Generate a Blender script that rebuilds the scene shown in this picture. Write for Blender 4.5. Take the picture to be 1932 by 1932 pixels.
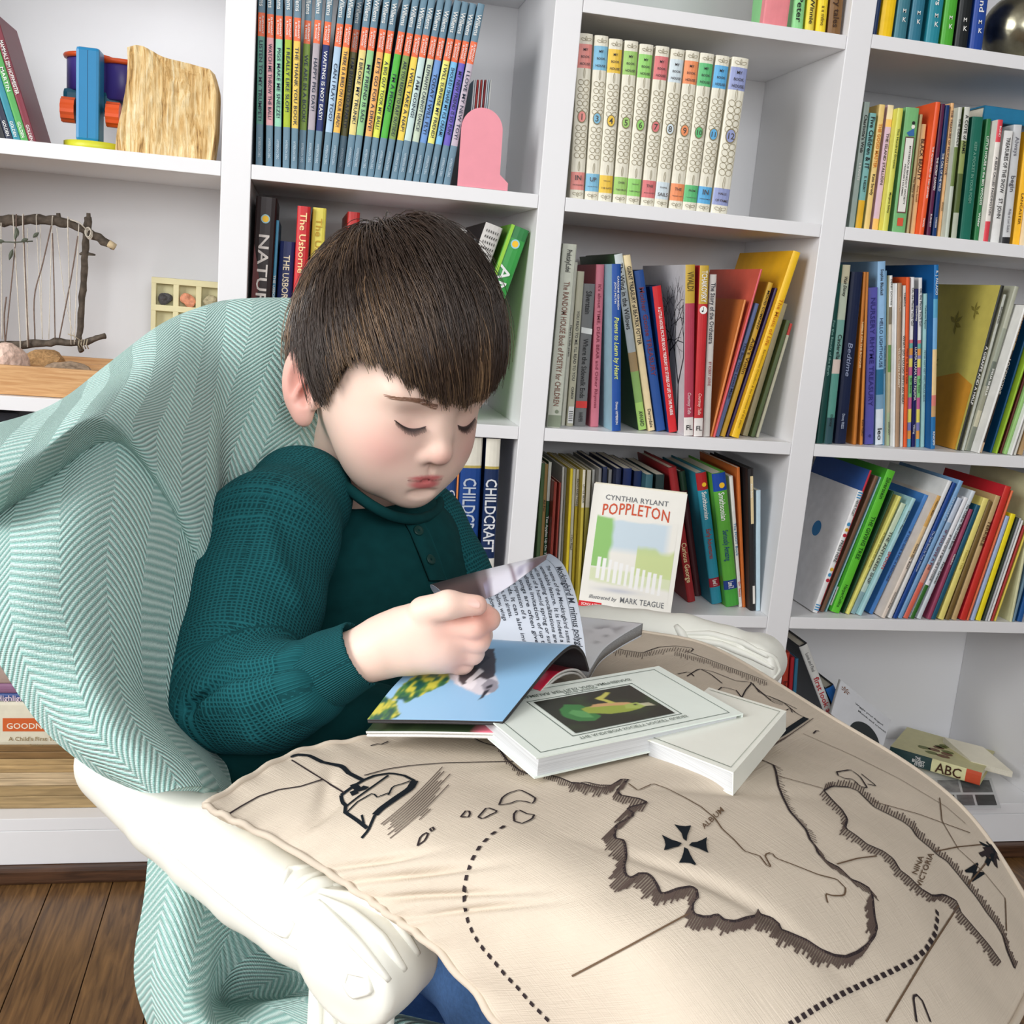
import bpy, bmesh, math, random
import numpy as np
from mathutils import Vector, Matrix
from mathutils.bvhtree import BVHTree
random.seed(7); np.random.seed(7)
for o in list(bpy.data.objects): bpy.data.objects.remove(o)
scn = bpy.context.scene
COL = scn.collection
# ------------------------------------------------------------------ camera
IMG = 1932.0
FPX = 2028.49
YAW, PIT, ROL = 0.210203, 0.200135, 0.085145
CAM = np.array([0.064206, -1.491341, 0.875])
cF = np.array([math.sin(YAW)*math.cos(PIT), math.cos(YAW)*math.cos(PIT), -math.sin(PIT)])
_r = np.cross(cF, [0, 0, 1]); _r /= np.linalg.norm(_r); _u = np.cross(_r, cF)
cR = math.cos(ROL)*_r + math.sin(ROL)*_u
cU = -math.sin(ROL)*_r + math.cos(ROL)*_u
cam = bpy.data.objects.new('camera', bpy.data.cameras.new('camera')); COL.objects.link(cam)
cam.data.sensor_width = 36; cam.data.lens = FPX/IMG*36; cam.data.clip_start = 0.01
M = Matrix.Identity(4)
for i in range(3):
    M[i][0], M[i][1], M[i][2], M[i][3] = cR[i], cU[i], -cF[i], CAM[i]
cam.matrix_world = M
scn.camera = cam
# ------------------------------------------------------------------ world, window light, exposure
w = bpy.data.worlds.new('world'); scn.world = w; w.use_nodes = True
w.node_tree.nodes['Background'].inputs[0].default_value = (0.93, 0.96, 1.0, 1)
w.node_tree.nodes['Background'].inputs[1].default_value = 1.0
def area(name, loc, target, sx, sy, power, col=(1, 1, 1)):
    l = bpy.data.lights.new(name, 'AREA'); l.shape = 'RECTANGLE'; l.size = sx; l.size_y = sy
    l.energy = power; l.color = col
    o = bpy.data.objects.new(name, l); COL.objects.link(o); o.location = loc
    o.rotation_euler = (Vector(target)-Vector(loc)).to_track_quat('-Z', 'Y').to_euler()
    return o
# daylight entering by the window in the left wall and by the window behind the camera
area('window_daylight', (-2.10, -1.75, 1.55), (0.0, -1.55, 1.1), 1.5, 1.5, 44, (1.0, 0.995, 0.985))
area('window_daylight_rear', (0.3, -3.7, 1.75), (0.3, 0, 0.9), 2.2, 1.4, 27, (0.97, 0.985, 1.0))
vs = scn.view_settings
vs.view_transform = 'Standard'; vs.look = 'None'; vs.gamma = 1; vs.use_curve_mapping = False
vs.exposure = 0.72
# ------------------------------------------------------------------ helpers
def ray(px, py):
    return cR*(px-966)/FPX - cU*(py-966)/FPX + cF
def at(px, py, d):            # point on that sight line, d metres in front of the camera plane
    return CAM + ray(px, py)*d
def atY(px, py, Y):
    r = ray(px, py); return CAM + r*(Y-CAM[1])/r[1]
def atZ(px, py, Z):
    r = ray(px, py); return CAM + r*(Z-CAM[2])/r[2]
def proj(P):
    d = np.asarray(P)-CAM; z = d@cF
    return 966+FPX*(d@cR)/z, 966-FPX*(d@cU)/z, z
def lin(c):
    c = np.asarray(c, float)/255.0
    return np.where(c <= 0.04045, c/12.92, ((c+0.055)/1.055)**2.4)
_mc = {}
def mat(rgb, rough=0.55, noise=0.06, scale=60, bump=0, metal=0, spec=0.4, key=None):
    k = (tuple(int(v) for v in rgb), rough, noise, scale, bump, metal, key)
    if k in _mc: return _mc[k]
    m = bpy.data.materials.new('m_%d_%d_%d' % k[0]); m.use_nodes = True
    nt = m.node_tree; b = nt.nodes['Principled BSDF']
    c = lin(rgb); col = (*c, 1)
    b.inputs['Base Color'].default_value = col; b.inputs['Roughness'].default_value = rough
    b.inputs['Metallic'].default_value = metal; b.inputs['Specular IOR Level'].default_value = spec
    m.diffuse_color = col
    if noise or bump:
        tc = nt.nodes.new('ShaderNodeTexCoord'); n = nt.nodes.new('ShaderNodeTexNoise')
        n.inputs['Scale'].default_value = scale; n.inputs['Detail'].default_value = 3
        nt.links.new(tc.outputs['Object'], n.inputs['Vector'])
        if noise:
            mr = nt.nodes.new('ShaderNodeMapRange')
            mr.inputs['From Min'].default_value = 0.3; mr.inputs['From Max'].default_value = 0.7
            mr.inputs['To Min'].default_value = 1-noise; mr.inputs['To Max'].default_value = 1+noise
            mx = nt.nodes.new('ShaderNodeVectorMath'); mx.operation = 'SCALE'
            mx.inputs[0].default_value = tuple(c)
            nt.links.new(n.outputs['Fac'], mr.inputs['Value']); nt.links.new(mr.outputs[0], mx.inputs['Scale'])
            nt.links.new(mx.outputs[0], b.inputs['Base Color'])
        if bump:
            bp = nt.nodes.new('ShaderNodeBump'); bp.inputs['Strength'].default_value = bump
            bp.inputs['Distance'].default_value = 0.002
            nt.links.new(n.outputs['Fac'], bp.inputs['Height']); nt.links.new(bp.outputs[0], b.inputs['Normal'])
    _mc[k] = m
    return m
def vmat(name, rough=0.55, spec=0.4, bump=0, scale=300, sss=0):   # colour from the mesh's colour attribute
    m = bpy.data.materials.new(name); m.use_nodes = True; nt = m.node_tree; b = nt.nodes['Principled BSDF']
    a = nt.nodes.new('ShaderNodeVertexColor'); a.layer_name = 'Col'
    nt.links.new(a.outputs['Color'], b.inputs['Base Color'])
    b.inputs['Roughness'].default_value = rough; b.inputs['Specular IOR Level'].default_value = spec
    if sss:
        b.inputs['Subsurface Weight'].default_value = sss
        b.inputs['Subsurface Radius'].default_value = (0.012, 0.004, 0.002)
        b.inputs['Subsurface Scale'].default_value = 0.5
    if bump:
        tc = nt.nodes.new('ShaderNodeTexCoord'); n = nt.nodes.new('ShaderNodeTexNoise')
        n.inputs['Scale'].default_value = scale; nt.links.new(tc.outputs['Object'], n.inputs['Vector'])
        bp = nt.nodes.new('ShaderNodeBump'); bp.inputs['Strength'].default_value = bump; bp.inputs['Distance'].default_value = 0.001
        nt.links.new(n.outputs['Fac'], bp.inputs['Height']); nt.links.new(bp.outputs[0], b.inputs['Normal'])
    return m
def mesh_np(name, V, faces, smooth=False, mats=None, mi=None, col=None, uv=None):
    """faces: (n,k) int array or list of lists"""
    me = bpy.data.meshes.new(name)
    V = np.asarray(V, np.float32)
    if isinstance(faces, np.ndarray):
        n, k = faces.shape
        me.vertices.add(len(V)); me.vertices.foreach_set('co', V.ravel())
        me.loops.add(n*k); me.loops.foreach_set('vertex_index', faces.astype(np.int32).ravel())
        me.polygons.add(n); me.polygons.foreach_set('loop_start', np.arange(0, n*k, k, dtype=np.int32))
        me.polygons.foreach_set('loop_total', np.full(n, k, np.int32))
        me.update(calc_edges=True); me.validate()
    else:
        me.from_pydata([tuple(map(float, v)) for v in V], [], [list(map(int, f)) for f in faces])
    for m in (mats or []): me.materials.append(m)
    if mi is not None: me.polygons.foreach_set('material_index', np.asarray(mi, np.int32))
    if smooth: me.polygons.foreach_set('use_smooth', np.ones(len(me.polygons), bool))
    if col is not None:
        ca = me.color_attributes.new('Col', 'FLOAT_COLOR', 'POINT')
        c4 = np.ones((len(V), 4), np.float32); c4[:, :3] = col
        ca.data.foreach_set('color', c4.ravel())
    if uv is not None:
        ul = me.uv_layers.new(name='UVMap')
        li = np.zeros(len(me.loops), np.int32); me.loops.foreach_get('vertex_index', li)
        ul.data.foreach_set('uv', np.asarray(uv, np.float32)[li].ravel())
    me.update()
    return me
def link(name, me, parent=None, m=None):
    o = bpy.data.objects.new(name, me); COL.objects.link(o)
    if m is not None and me is not None and not len(me.materials): me.materials.append(m)
    if parent is not None: o.parent = parent
    return o
def thing(name, label, cat, loc=(0, 0, 0), group=None):
    o = bpy.data.objects.new(name, None); COL.objects.link(o); o.location = loc
    o.empty_display_size = 0.03
    o['label'] = label; o['category'] = cat
    if group: o['group'] = group
    return o
def tag(o, label, cat, group=None):
    o['label'] = label; o['category'] = cat
    if group: o['group'] = group
    return o
def struct(o):
    o['kind'] = 'structure'; return o
def wparent(o, root):         # child built in world coordinates
    o.parent = root; o.matrix_parent_inverse = root.matrix_basis.inverted(); return o
class MB:
    """collects verts / faces / material indices"""
    def __init__(s): s.v = []; s.f = []; s.mi = []
    def add(s, v, f, mi=0):
        n = len(s.v); s.v += [tuple(p) for p in v]; s.f += [[i+n for i in q] for q in f]; s.mi += [mi]*len(f)
        return s
    def box(s, lo, hi, mi=0, bev=0.0):
        (x0, y0, z0), (x1, y1, z1) = lo, hi
        if bev <= 0:
            v = [(x, y, z) for x in (x0, x1) for y in (y0, y1) for z in (z0, z1)]
            return s.add(v, [(0, 1, 3, 2), (4, 6, 7, 5), (0, 4, 5, 1), (2, 3, 7, 6), (0, 2, 6, 4), (1, 5, 7, 3)], mi)
        bm = bmesh.new(); bmesh.ops.create_cube(bm, size=1)
        for q in bm.verts:
            q.co = Vector((x0 if q.co.x < 0 else x1, y0 if q.co.y < 0 else y1, z0 if q.co.z < 0 else z1))
        bmesh.ops.bevel(bm, geom=bm.edges[:], offset=bev, segments=2, affect='EDGES', profile=0.6)
        bm.verts.index_update()
        s.add([q.co[:] for q in bm.verts], [[q.index for q in f.verts] for f in bm.faces], mi); bm.free()
        return s
    def tube(s, pts, rad, n=8, mi=0, cap=True):
        pts = [np.asarray(p, float) for p in pts]
        if np.isscalar(rad): rad = [rad]*len(pts)
        V = []; up = None
        for i, p in enumerate(pts):
            t = pts[min(i+1, len(pts)-1)]-pts[max(i-1, 0)]; t = t/(np.linalg.norm(t)+1e-12)
            if up is None:
                up = np.array([0, 0, 1.0]) if abs(t[2]) < 0.9 else np.array([1.0, 0, 0])
            a = np.cross(t, up); a /= np.linalg.norm(a)+1e-12; up = np.cross(a, t)
            for k in range(n):
                th = 2*math.pi*k/n
                V.append(p+rad[i]*(math.cos(th)*a+math.sin(th)*up))
        F = []
        for i in range(len(pts)-1):
            for k in range(n):
                F.append([i*n+k, i*n+(k+1) % n, (i+1)*n+(k+1) % n, (i+1)*n+k])
        if cap:
            F.append(list(range(n))[::-1]); F.append([(len(pts)-1)*n+k for k in range(n)])
        return s.add(V, F, mi)
    def build(s, name, mats, parent=None, smooth=False):
        if not isinstance(mats, (list, tuple)): mats = [mats]
        me = mesh_np(name, s.v, s.f, smooth, mats, s.mi)
        bm = bmesh.new(); bm.from_mesh(me); bmesh.ops.recalc_face_normals(bm, faces=bm.faces[:]); bm.to_mesh(me); bm.free()
        return link(name, me, parent)
def catmull(P, n):
    """resample control rows P (k,...) to n samples, Catmull-Rom"""
    P = np.asarray(P, float); k = len(P)
    if k == 2:
        t = np.linspace(0, 1, n); return P[0]+(P[1]-P[0])*t.reshape((-1,)+(1,)*(P.ndim-1))
    t = np.linspace(0, k-1, n); i = np.minimum(t.astype(int), k-2); f = (t-i).reshape((-1,)+(1,)*(P.ndim-1))
    Q = np.concatenate([[2*P[0]-P[1]], P, [2*P[-1]-P[-2]]])
    p0, p1, p2, p3 = Q[i], Q[i+1], Q[i+2], Q[i+3]
    return 0.5*((2*p1)+(-p0+p2)*f+(2*p0-5*p1+4*p2-p3)*f*f+(-p0+3*p1-3*p2+p3)*f**3)
def net(ctrl, nu, nv):
    """ctrl (r,c,3) -> grid (nu,nv,3) through the control points"""
    A = catmull(ctrl, nu)                         # along rows
    return np.swapaxes(catmull(np.swapaxes(A, 0, 1), nv), 0, 1)
def gridfaces(nu, nv):
    i = np.arange(nu-1)[:, None]*nv+np.arange(nv-1)[None, :]
    return np.stack([i, i+1, i+nv+1, i+nv], -1).reshape(-1, 4)
def gridnormals(G):
    du = np.gradient(G, axis=0); dv = np.gradient(G, axis=1)
    n = np.cross(du, dv); return n/(np.linalg.norm(n, axis=2, keepdims=True)+1e-12)
def arclen(G, axis):
    d = np.linalg.norm(np.diff(G, axis=axis), axis=2)
    s = np.cumsum(d, axis=axis); z = np.zeros_like(np.take(s, [0], axis=axis))
    return np.concatenate([z, s], axis=axis)
# ---- implicit modelling: smooth unions meshed by surface nets
def smin(a, b, k):
    h = np.clip(0.5+0.5*(b-a)/k, 0, 1); return b+(a-b)*h-k*h*(1-h)
def smax(a, b, k): return -smin(-a, -b, k)
def sd_ell(P, c, r):
    q = (P-np.asarray(c, np.float32))/np.asarray(r, np.float32)
    k0 = np.sqrt((q*q).sum(-1)); k1 = np.sqrt(((q/np.asarray(r, np.float32))**2).sum(-1))
    return k0*(k0-1)/(k1+1e-9)
def sd_sph(P, c, r): return np.sqrt(((P-np.asarray(c, np.float32))**2).sum(-1))-r
def sd_cap(P, a, b, ra, rb=None):
    a = np.asarray(a, np.float32); b = np.asarray(b, np.float32); rb = ra if rb is None else rb
    ab = b-a; t = np.clip(((P-a)@ab)/(ab@ab+1e-12), 0, 1)
    return np.sqrt(((P-a-t[..., None]*ab)**2).sum(-1))-(ra+(rb-ra)*t)
def surfnet(fn, lo, hi, h):
    lo = np.asarray(lo, float); hi = np.asarray(hi, float)
    n = np.ceil((hi-lo)/h).astype(int)+1
    ax = [lo[i]+h*np.arange(n[i]) for i in range(3)]
    P = np.stack(np.meshgrid(*ax, indexing='ij'), -1).astype(np.float32)
    v = fn(P).astype(np.float32)
    s = v < 0
    c = np.zeros(np.array(v.shape)-1, np.int8)
    offs = [(i, j, k) for i in (0, 1) for j in (0, 1) for k in (0, 1)]
    def sl(a, o): return a[o[0]:a.shape[0]-1+o[0], o[1]:a.shape[1]-1+o[1], o[2]:a.shape[2]-1+o[2]]
    for o in offs: c += sl(s, o)
    act = (c > 0) & (c < 8)
    idx = -np.ones(act.shape, np.int64); I = np.argwhere(act); idx[act] = np.arange(len(I))
    acc = np.zeros((len(I), 3)); cnt = np.zeros(len(I))
    for a in offs:
        for axk in range(3):
            if a[axk]: continue
            b = list(a); b[axk] = 1
            va = v[I[:, 0]+a[0], I[:, 1]+a[1], I[:, 2]+a[2]]; vb = v[I[:, 0]+b[0], I[:, 1]+b[1], I[:, 2]+b[2]]
            cr = (va < 0) != (vb < 0)
            t = np.where(cr, va/(va-vb+1e-12), 0)
            p = np.tile(np.array(a, float), (len(I), 1)); p[:, axk] += t
            acc += p*cr[:, None]; cnt += cr
    V = lo+(I+acc/np.maximum(cnt, 1)[:, None])*h
    F = []
    for axk in range(3):
        b = [0, 0, 0]; b[axk] = 1
        sa = s[:s.shape[0]-b[0], :s.shape[1]-b[1], :s.shape[2]-b[2]]
        sb = s[b[0]:, b[1]:, b[2]:]
        E = np.argwhere(sa != sb)
        u, w_ = (axk+1) % 3, (axk+2) % 3
        ok = (E[:, u] > 0) & (E[:, w_] > 0) & (E[:, u] < act.shape[u]) & (E[:, w_] < act.shape[w_]); E = E[ok]
        du = np.zeros(3, int); du[u] = 1; dw = np.zeros(3, int); dw[w_] = 1
        q = [idx[tuple((E-x).T)] for x in (0*du, du, du+dw, dw)]
        q = np.stack(q, -1); inside = sa[tuple(E.T)]
        q[~inside] = q[~inside][:, ::-1]
        F.append(q)
    F = np.concatenate(F); F = F[(F >= 0).all(1)]
    return V, F
# ---- lettering from the built-in font
_gl = {}
def _glyphs(chars):
    chars = [c for c in sorted(set(chars)) if c not in _gl]
    if not chars: return
    tmp = []
    def mk(s):
        cu = bpy.data.curves.new('tmp', 'FONT'); cu.body = s; cu.resolution_u = 2; cu.fill_mode = 'FRONT'; cu.offset = 0.012
        o = bpy.data.objects.new('tmp', cu); COL.objects.link(o); tmp.append(o); return o
    ref = mk('||'); A = {c: (mk(c) if c != ' ' else None, mk('|'+c+'|')) for c in chars}
    dg = bpy.context.evaluated_depsgraph_get(); dg.update()
    def wid(o):
        b = [p[0] for p in o.evaluated_get(dg).bound_box]; return max(b)-min(b)
    rw = wid(ref)
    for c, (o, o2) in A.items():
        V, F = np.zeros((0, 2)), []
        if o is not None:
            me = bpy.data.meshes.new_from_object(o.evaluated_get(dg))
            V = np.array([v.co[:2] for v in me.vertices]).reshape(-1, 2); F = [list(p.vertices) for p in me.polygons]
            bpy.data.meshes.remove(me)
        _gl[c] = (V, F, wid(o2)-rw)
    for o in tmp:
        d = o.data; bpy.data.objects.remove(o); bpy.data.curves.remove(d)
_glyphs("ABCDEFGHIJKLMNOPQRSTUVWXYZabcdefghijklmnopqrstuvwxyz0123456789!?&.,'- :/@|")
def text2d(s, shear=0.0, space=1.0):
    """verts (n,2), faces, width; cap height about 0.7"""
    _glyphs(s); V = []; F = []; x = 0
    for c in s:
        v, f, adv = _gl[c]
        n = sum(len(q) for q in V)
        if len(v):
            q = v.copy(); q[:, 0] += x+shear*q[:, 1]; V.append(q); F += [[i+n for i in p] for p in f]
        x += adv*space
    return (np.concatenate(V) if V else np.zeros((0, 2))), F, x
# ------------------------------------------------------------------ room shell
WHT = mat((238, 238, 240), 0.38, 0.012, 8)
WALL = mat((118, 114, 110), 0.7, 0.02, 12, 0.05)
CEIL = mat((206, 205, 202), 0.8, 0.02, 10)
def wood_mat(name, c1, c2, scale=(2, 30, 2), rough=0.4):
    m = bpy.data.materials.new(name); m.use_nodes = True; nt = m.node_tree; b = nt.nodes['Principled BSDF']
    tc = nt.nodes.new('ShaderNodeTexCoord'); mp = nt.nodes.new('ShaderNodeMapping'); mp.inputs['Scale'].default_value = scale
    n = nt.nodes.new('ShaderNodeTexNoise'); n.inputs['Scale'].default_value = 6; n.inputs['Detail'].default_value = 8; n.inputs['Distortion'].default_value = 0.6
    r = nt.nodes.new('ShaderNodeValToRGB'); r.color_ramp.elements[0].color = (*lin(c1), 1); r.color_ramp.elements[1].color = (*lin(c2), 1)
    r.color_ramp.elements[0].position = 0.3; r.color_ramp.elements[1].position = 0.72
    oi = nt.nodes.new('ShaderNodeObjectInfo'); ad = nt.nodes.new('ShaderNodeVectorMath'); ad.operation = 'ADD'
    sc = nt.nodes.new('ShaderNodeVectorMath'); sc.operation = 'SCALE'; sc.inputs['Scale'].default_value = 13
    cb = nt.nodes.new('ShaderNodeCombineXYZ')
    for k in range(3): nt.links.new(oi.outputs['Random'], cb.inputs[k])
    nt.links.new(cb.outputs[0], sc.inputs[0]); nt.links.new(tc.outputs['Object'], ad.inputs[0]); nt.links.new(sc.outputs[0], ad.inputs[1])
    nt.links.new(ad.outputs[0], mp.inputs[0]); nt.links.new(mp.outputs[0], n.inputs['Vector']); nt.links.new(n.outputs['Fac'], r.inputs[0])
    nt.links.new(r.outputs[0], b.inputs['Base Color']); b.inputs['Roughness'].default_value = rough
    bp = nt.nodes.new('ShaderNodeBump'); bp.inputs['Strength'].default_value = 0.15; bp.inputs['Distance'].default_value = 0.001
    nt.links.new(n.outputs['Fac'], bp.inputs['Height']); nt.links.new(bp.outputs[0], b.inputs['Normal'])
    return m
FLOORM = wood_mat('oak_floor', (72, 48, 26), (134, 98, 58), (26, 1.6, 2), 0.33)
DARKW = wood_mat('dark_trim', (44, 27, 17), (92, 62, 42), (2, 26, 26), 0.4)
RX0, RX1, RY0, RY1, RZ = -2.2, 3.0, -3.9, 0.30, 2.55
fl = struct(MB().box((RX0, RY0, -0.04), (RX1, RY1, -0.004)).build('floor', mat((52, 34, 22), 0.6)))
pm = MB().box((-0.0406, 0, -0.004), (0.0406, 1.2, 0.0), 0, 0.0006).build('plank_src', FLOORM).data
bpy.data.objects.remove(bpy.data.objects['plank_src'])
# planks run towards the shelves; built where the camera can see the floor
k = 0
x = -0.86
while x < 1.7:
    off = -1.35+((k*0.37) % 0.9)
    for y in (off-1.2, off, off+1.2):
        lo, hi = max(y, -1.75), min(y+1.2, 0.05)
        if hi-lo < 0.05: continue
        o = link('plank', pm, fl); o.location = (x, lo, 0); o.scale = (1, (hi-lo-0.0012)/1.2, 1)
    x += 0.0825; k += 1
rest = MB()
for a, b in (((RX0, RY0, -0.004), (-0.9015, RY1, 0)), ((1.74, RY0, -0.004), (RX1, RY1, 0)), ((-0.9015, RY0, -0.004), (1.74, -1.752, 0))):
    rest.box(a, b)
rest.build('plank_field', FLOORM, fl)
struct(MB().box((RX0, RY1, -0.02), (RX1, RY1+0.1, RZ)).build('wall_back', WALL))
struct(MB().box((RX1, RY0, -0.02), (RX1+0.1, RY1, RZ)).build('wall_right', WALL))
struct(MB().box((RX0, RY0, RZ), (RX1, RY1, RZ+0.1)).build('ceiling', CEIL))
def wall_open(name, horiz, c, a0, a1, w0, w1, z0, z1):
    b = MB()
    def bx(p0, p1, q0, q1):
        if horiz: b.box((p0, c-0.1, q0), (p1, c, q1))
        else: b.box((c-0.1, p0, q0), (c, p1, q1))
    bx(a0, w0, -0.02, RZ); bx(w1, a1, -0.02, RZ); bx(w0, w1, -0.02, z0); bx(w0, w1, z1, RZ)
    return struct(b.build(name, WALL))
wall_open('wall_left', False, RX0, RY0, RY1, -2.55, -0.95, 0.75, 2.35)
wall_open('wall_front', True, RY0, RX0, RX1, -0.85, 1.45, 1.0, 2.45)
for nme, horiz, c, w0, w1, z0, z1 in (('window_1', False, RX0-0.05, -2.55, -0.95, 0.75, 2.35), ('window_2', True, RY0-0.05, -0.85, 1.45, 1.0, 2.45)):
    b = MB(); t = 0.025
    def wb(p0, p1, q0, q1):
        if horiz: b.box((p0, c-t, q0), (p1, c+t, q1))
        else: b.box((c-t, p0, q0), (c+t, p1, q1))
    m = (w0+w1)/2; zm = (z0+z1)/2
    wb(w0, w0+.05, z0, z1); wb(w1-.05, w1, z0, z1); wb(w0+.05, w1-.05, z0, z0+.05); wb(w0+.05, w1-.05, z1-.05, z1)
    wb(m-.02, m+.02, z0+.05, z1-.05)
    struct(b.build(nme, WHT))
# ------------------------------------------------------------------ built-in bookcase
PITCH = 0.42; UW = 0.0375; SD = 0.27; TH = 0.0185
ZS = {'S0': 1.2725, 'S0a': 1.266, 'S1': 1.0097, 'S2': 0.6903, 'S3': 0.4169, 'S4': 0.0945}
case = thing('bookcase', 'white painted built-in bookcase filled with children\'s books', 'bookcase', (0.4, 0.1, 0))
def cpart(nme, b, m=WHT, smooth=False):
    o = b.build(nme, m); return wparent(o, case)
XU = [-0.95, -0.42-0.12, 0.0, 0.42, 0.84, 1.3875, 1.81]
for X in XU:
    cpart('upright', MB().box((X-UW, 0, 0.078), (X, SD, 2.4), 0, 0.0012))
for k in range(len(XU)-1):
    xa, xb = XU[k]+0.0004, XU[k+1]-UW-0.0004
    zs = [ZS['S1'], ZS['S2'], ZS['S4'], 1.58]
    zs.append(ZS['S3'])
    zs.append(ZS['S0a'] if k == 3 else 1.325 if k in (0, 1, 2) else ZS['S0'])
    if k == 1: zs.remove(ZS['S3'])
    for z in zs:
        cpart('shelf', MB().box((xa, 0.0006, z-TH), (xb, SD, z), 0, 0.0008))
cpart('back_panel', MB().box((XU[0]-UW, SD+0.0004, 0.0), (XU[-1], SD+0.012, 2.4)))
cpart('base_board', MB().box((XU[0]-UW, 0.0, 0.024), (XU[-1], 0.02, 0.0755), 0, 0.001))
struct(MB().box((XU[0]-UW, -0.014, 0.0), (XU[-1], 0.02, 0.0235), 0, 0.004).build('trim_1', DARKW))
# ------------------------------------------------------------------ books
PAGE = mat((232, 226, 208), 0.8, 0.05, 400)
INK = (34, 32, 34); WH = (240, 240, 236)
_names = [('black', (25, 25, 28)), ('charcoal', (65, 62, 62)), ('grey', (125, 125, 125)), ('light grey', (195, 195, 195)), ('white', (240, 240, 236)),
 ('cream', (238, 222, 178)), ('tan', (205, 172, 122)), ('brown', (125, 88, 58)), ('dark brown', (70, 45, 35)), ('red', (205, 40, 40)), ('dark red', (125, 28, 35)),
 ('maroon', (140, 60, 90)), ('orange', (235, 115, 45)), ('amber', (250, 185, 80)), ('yellow', (242, 215, 60)), ('pale yellow', (235, 232, 140)),
 ('lime green', (155, 195, 50)), ('green', (75, 170, 70)), ('light green', (160, 210, 145)), ('dark green', (30, 90, 60)), ('olive', (115, 120, 55)),
 ('sage', (165, 180, 160)), ('teal', (50, 130, 140)), ('dark teal', (20, 80, 80)), ('pale teal', (165, 212, 208)), ('navy', (22, 40, 90)), ('royal blue', (35, 80, 165)),
 ('blue', (90, 150, 215)), ('pale blue', (170, 205, 235)), ('violet', (95, 85, 180)), ('lilac', (200, 180, 205)), ('pink', (225, 150, 160)), ('slate blue', (105, 135, 155))]
def cname(c): return min(_names, key=lambda n: sum((a-b)**2 for a, b in zip(n[1], c)))[0]
_ord = 'first second third fourth fifth sixth seventh eighth ninth tenth eleventh twelfth thirteenth fourteenth fifteenth sixteenth seventeenth eighteenth nineteenth twentieth twenty-first twenty-second twenty-third twenty-fourth twenty-fifth twenty-sixth twenty-seventh twenty-eighth twenty-ninth thirtieth thirty-first thirty-second thirty-third thirty-fourth thirty-fifth thirty-sixth'.split()
def cover_mesh(w, D, h, bands, side, rnd, hard, zc=None):
    """spine at y=0 facing -y, width w in x, depth D, height h; bands: [(frac_from_top_end, rgb)]"""
    r = min(rnd, w*0.45); t = 0.002 if hard else 0.0006
    t = min(t, w*0.2)
    prof = [(-w/2, D), (-w/2, r*0.8)]
    for k in range(1, 6):
        a = math.pi*(k/6.0); prof.append((-math.cos(a)*w/2, r*0.8-math.sin(a)*r*0.8))
    prof += [(w/2, r*0.8), (w/2, D)]
    inn = [(w/2-t, D), (w/2-t, r*0.8+t), (-w/2+t, r*0.8+t), (-w/2+t, D)]
    ring = prof+inn; n = len(ring); np_ = len(prof)
    fr = [0.0]+[b[0] for b in bands]; fr[-1] = 1.0
    zz = [h*(1-f) for f in fr]
    mats = [mat(side, 0.42, 0.05)]; V = []; F = []; MI = []
    for z in zz: V += [(x, y, z) for x, y in ring]
    for i, (e, c) in enumerate(bands):
        m = mat(c, 0.42, 0.05)
        if m not in mats: mats.append(m)
        mi = mats.index(m)
        for k in range(n):
            F.append([i*n+k, (i+1)*n+k, (i+1)*n+(k+1) % n, i*n+(k+1) % n])
            MI.append(mi if 1 <= k < np_-2 else 0)
    top = 0; L = len(zz)-1
    # end caps as quads strips between outer and inner outlines
    def caps(b0, flip):
        q = [[b0+0, b0+1, b0+n-2, b0+n-1], [b0+np_-2, b0+np_-1, b0+np_, b0+np_+1], [b0+k for k in range(1, np_-1)]+[b0+np_+1, b0+np_+2]]
        return [p[::-1] for p in q] if flip else q
    for p in caps(0, False)+caps(L*n, True): F.append(p); MI.append(0)
    return mesh_np('cover', V, F, False, mats, MI)
def page_mesh(w, D, h, r, hard):
    ins = 0.003 if hard else 0.0004; t = min(0.002 if hard else 0.0006, w*0.2)
    b = MB(); b.box((-w/2+t+0.0002, r*0.8+t+0.0003, ins), (w/2-t-0.0002, D-ins, h-ins)); return mesh_np('pages', b.v, b.f, False, [PAGE])
def letters(parent, items, w, h, y=-0.0011, name='lettering'):
    """items: (text, top_frac, bottom_frac, size_frac_of_w, rgb[, x_off_frac, shear, across]); each line is a part"""
    out = []
    for it in items:
        s, f0, f1, sz, c = it[:5]; sz = min(sz*1.22, .8) if not (len(it) > 7 and it[7]) and not (len(it) > 5 and it[5]) else sz; xo = it[5] if len(it) > 5 else 0; sh = it[6] if len(it) > 6 else 0; acr = it[7] if len(it) > 7 else False
        v, f, L = text2d(s, sh)
        if not len(v): continue
        if acr:
            k = sz*w/L; cy = h*(1-(f0+f1)/2); P = np.stack([(v[:, 0]-L/2)*k+xo*w, np.full(len(v), y), cy+(v[:, 1]-0.35)*k], 1)
        else:
            kx = (f1-f0)*h/L; ky = sz*w/0.72
            kx = min(kx, ky*1.45)
            mid = h*(1-(f0+f1)/2)
            P = np.stack([(v[:, 1]-0.36)*ky+xo*w, np.full(len(v), y), mid-(v[:, 0]-L/2)*kx], 1)
        out.append(link(name, mesh_np(name, P, f, False, [mat(c, 0.5, 0)]), parent))
    return out
def spine_shape(parent, polys, w, h, name='emblem', y=-0.0006):
    """flat printed shapes on a spine; polys: (list of (x_frac_of_w, frac_from_top) , rgb)"""
    for i, (P, c) in enumerate(polys):
        link(name, mesh_np(name, [(x*w, y-0.00004*i, h*(1-f)) for x, f in P], [list(range(len(P)))], False, [mat(c, .5, 0)]), parent)
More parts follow.
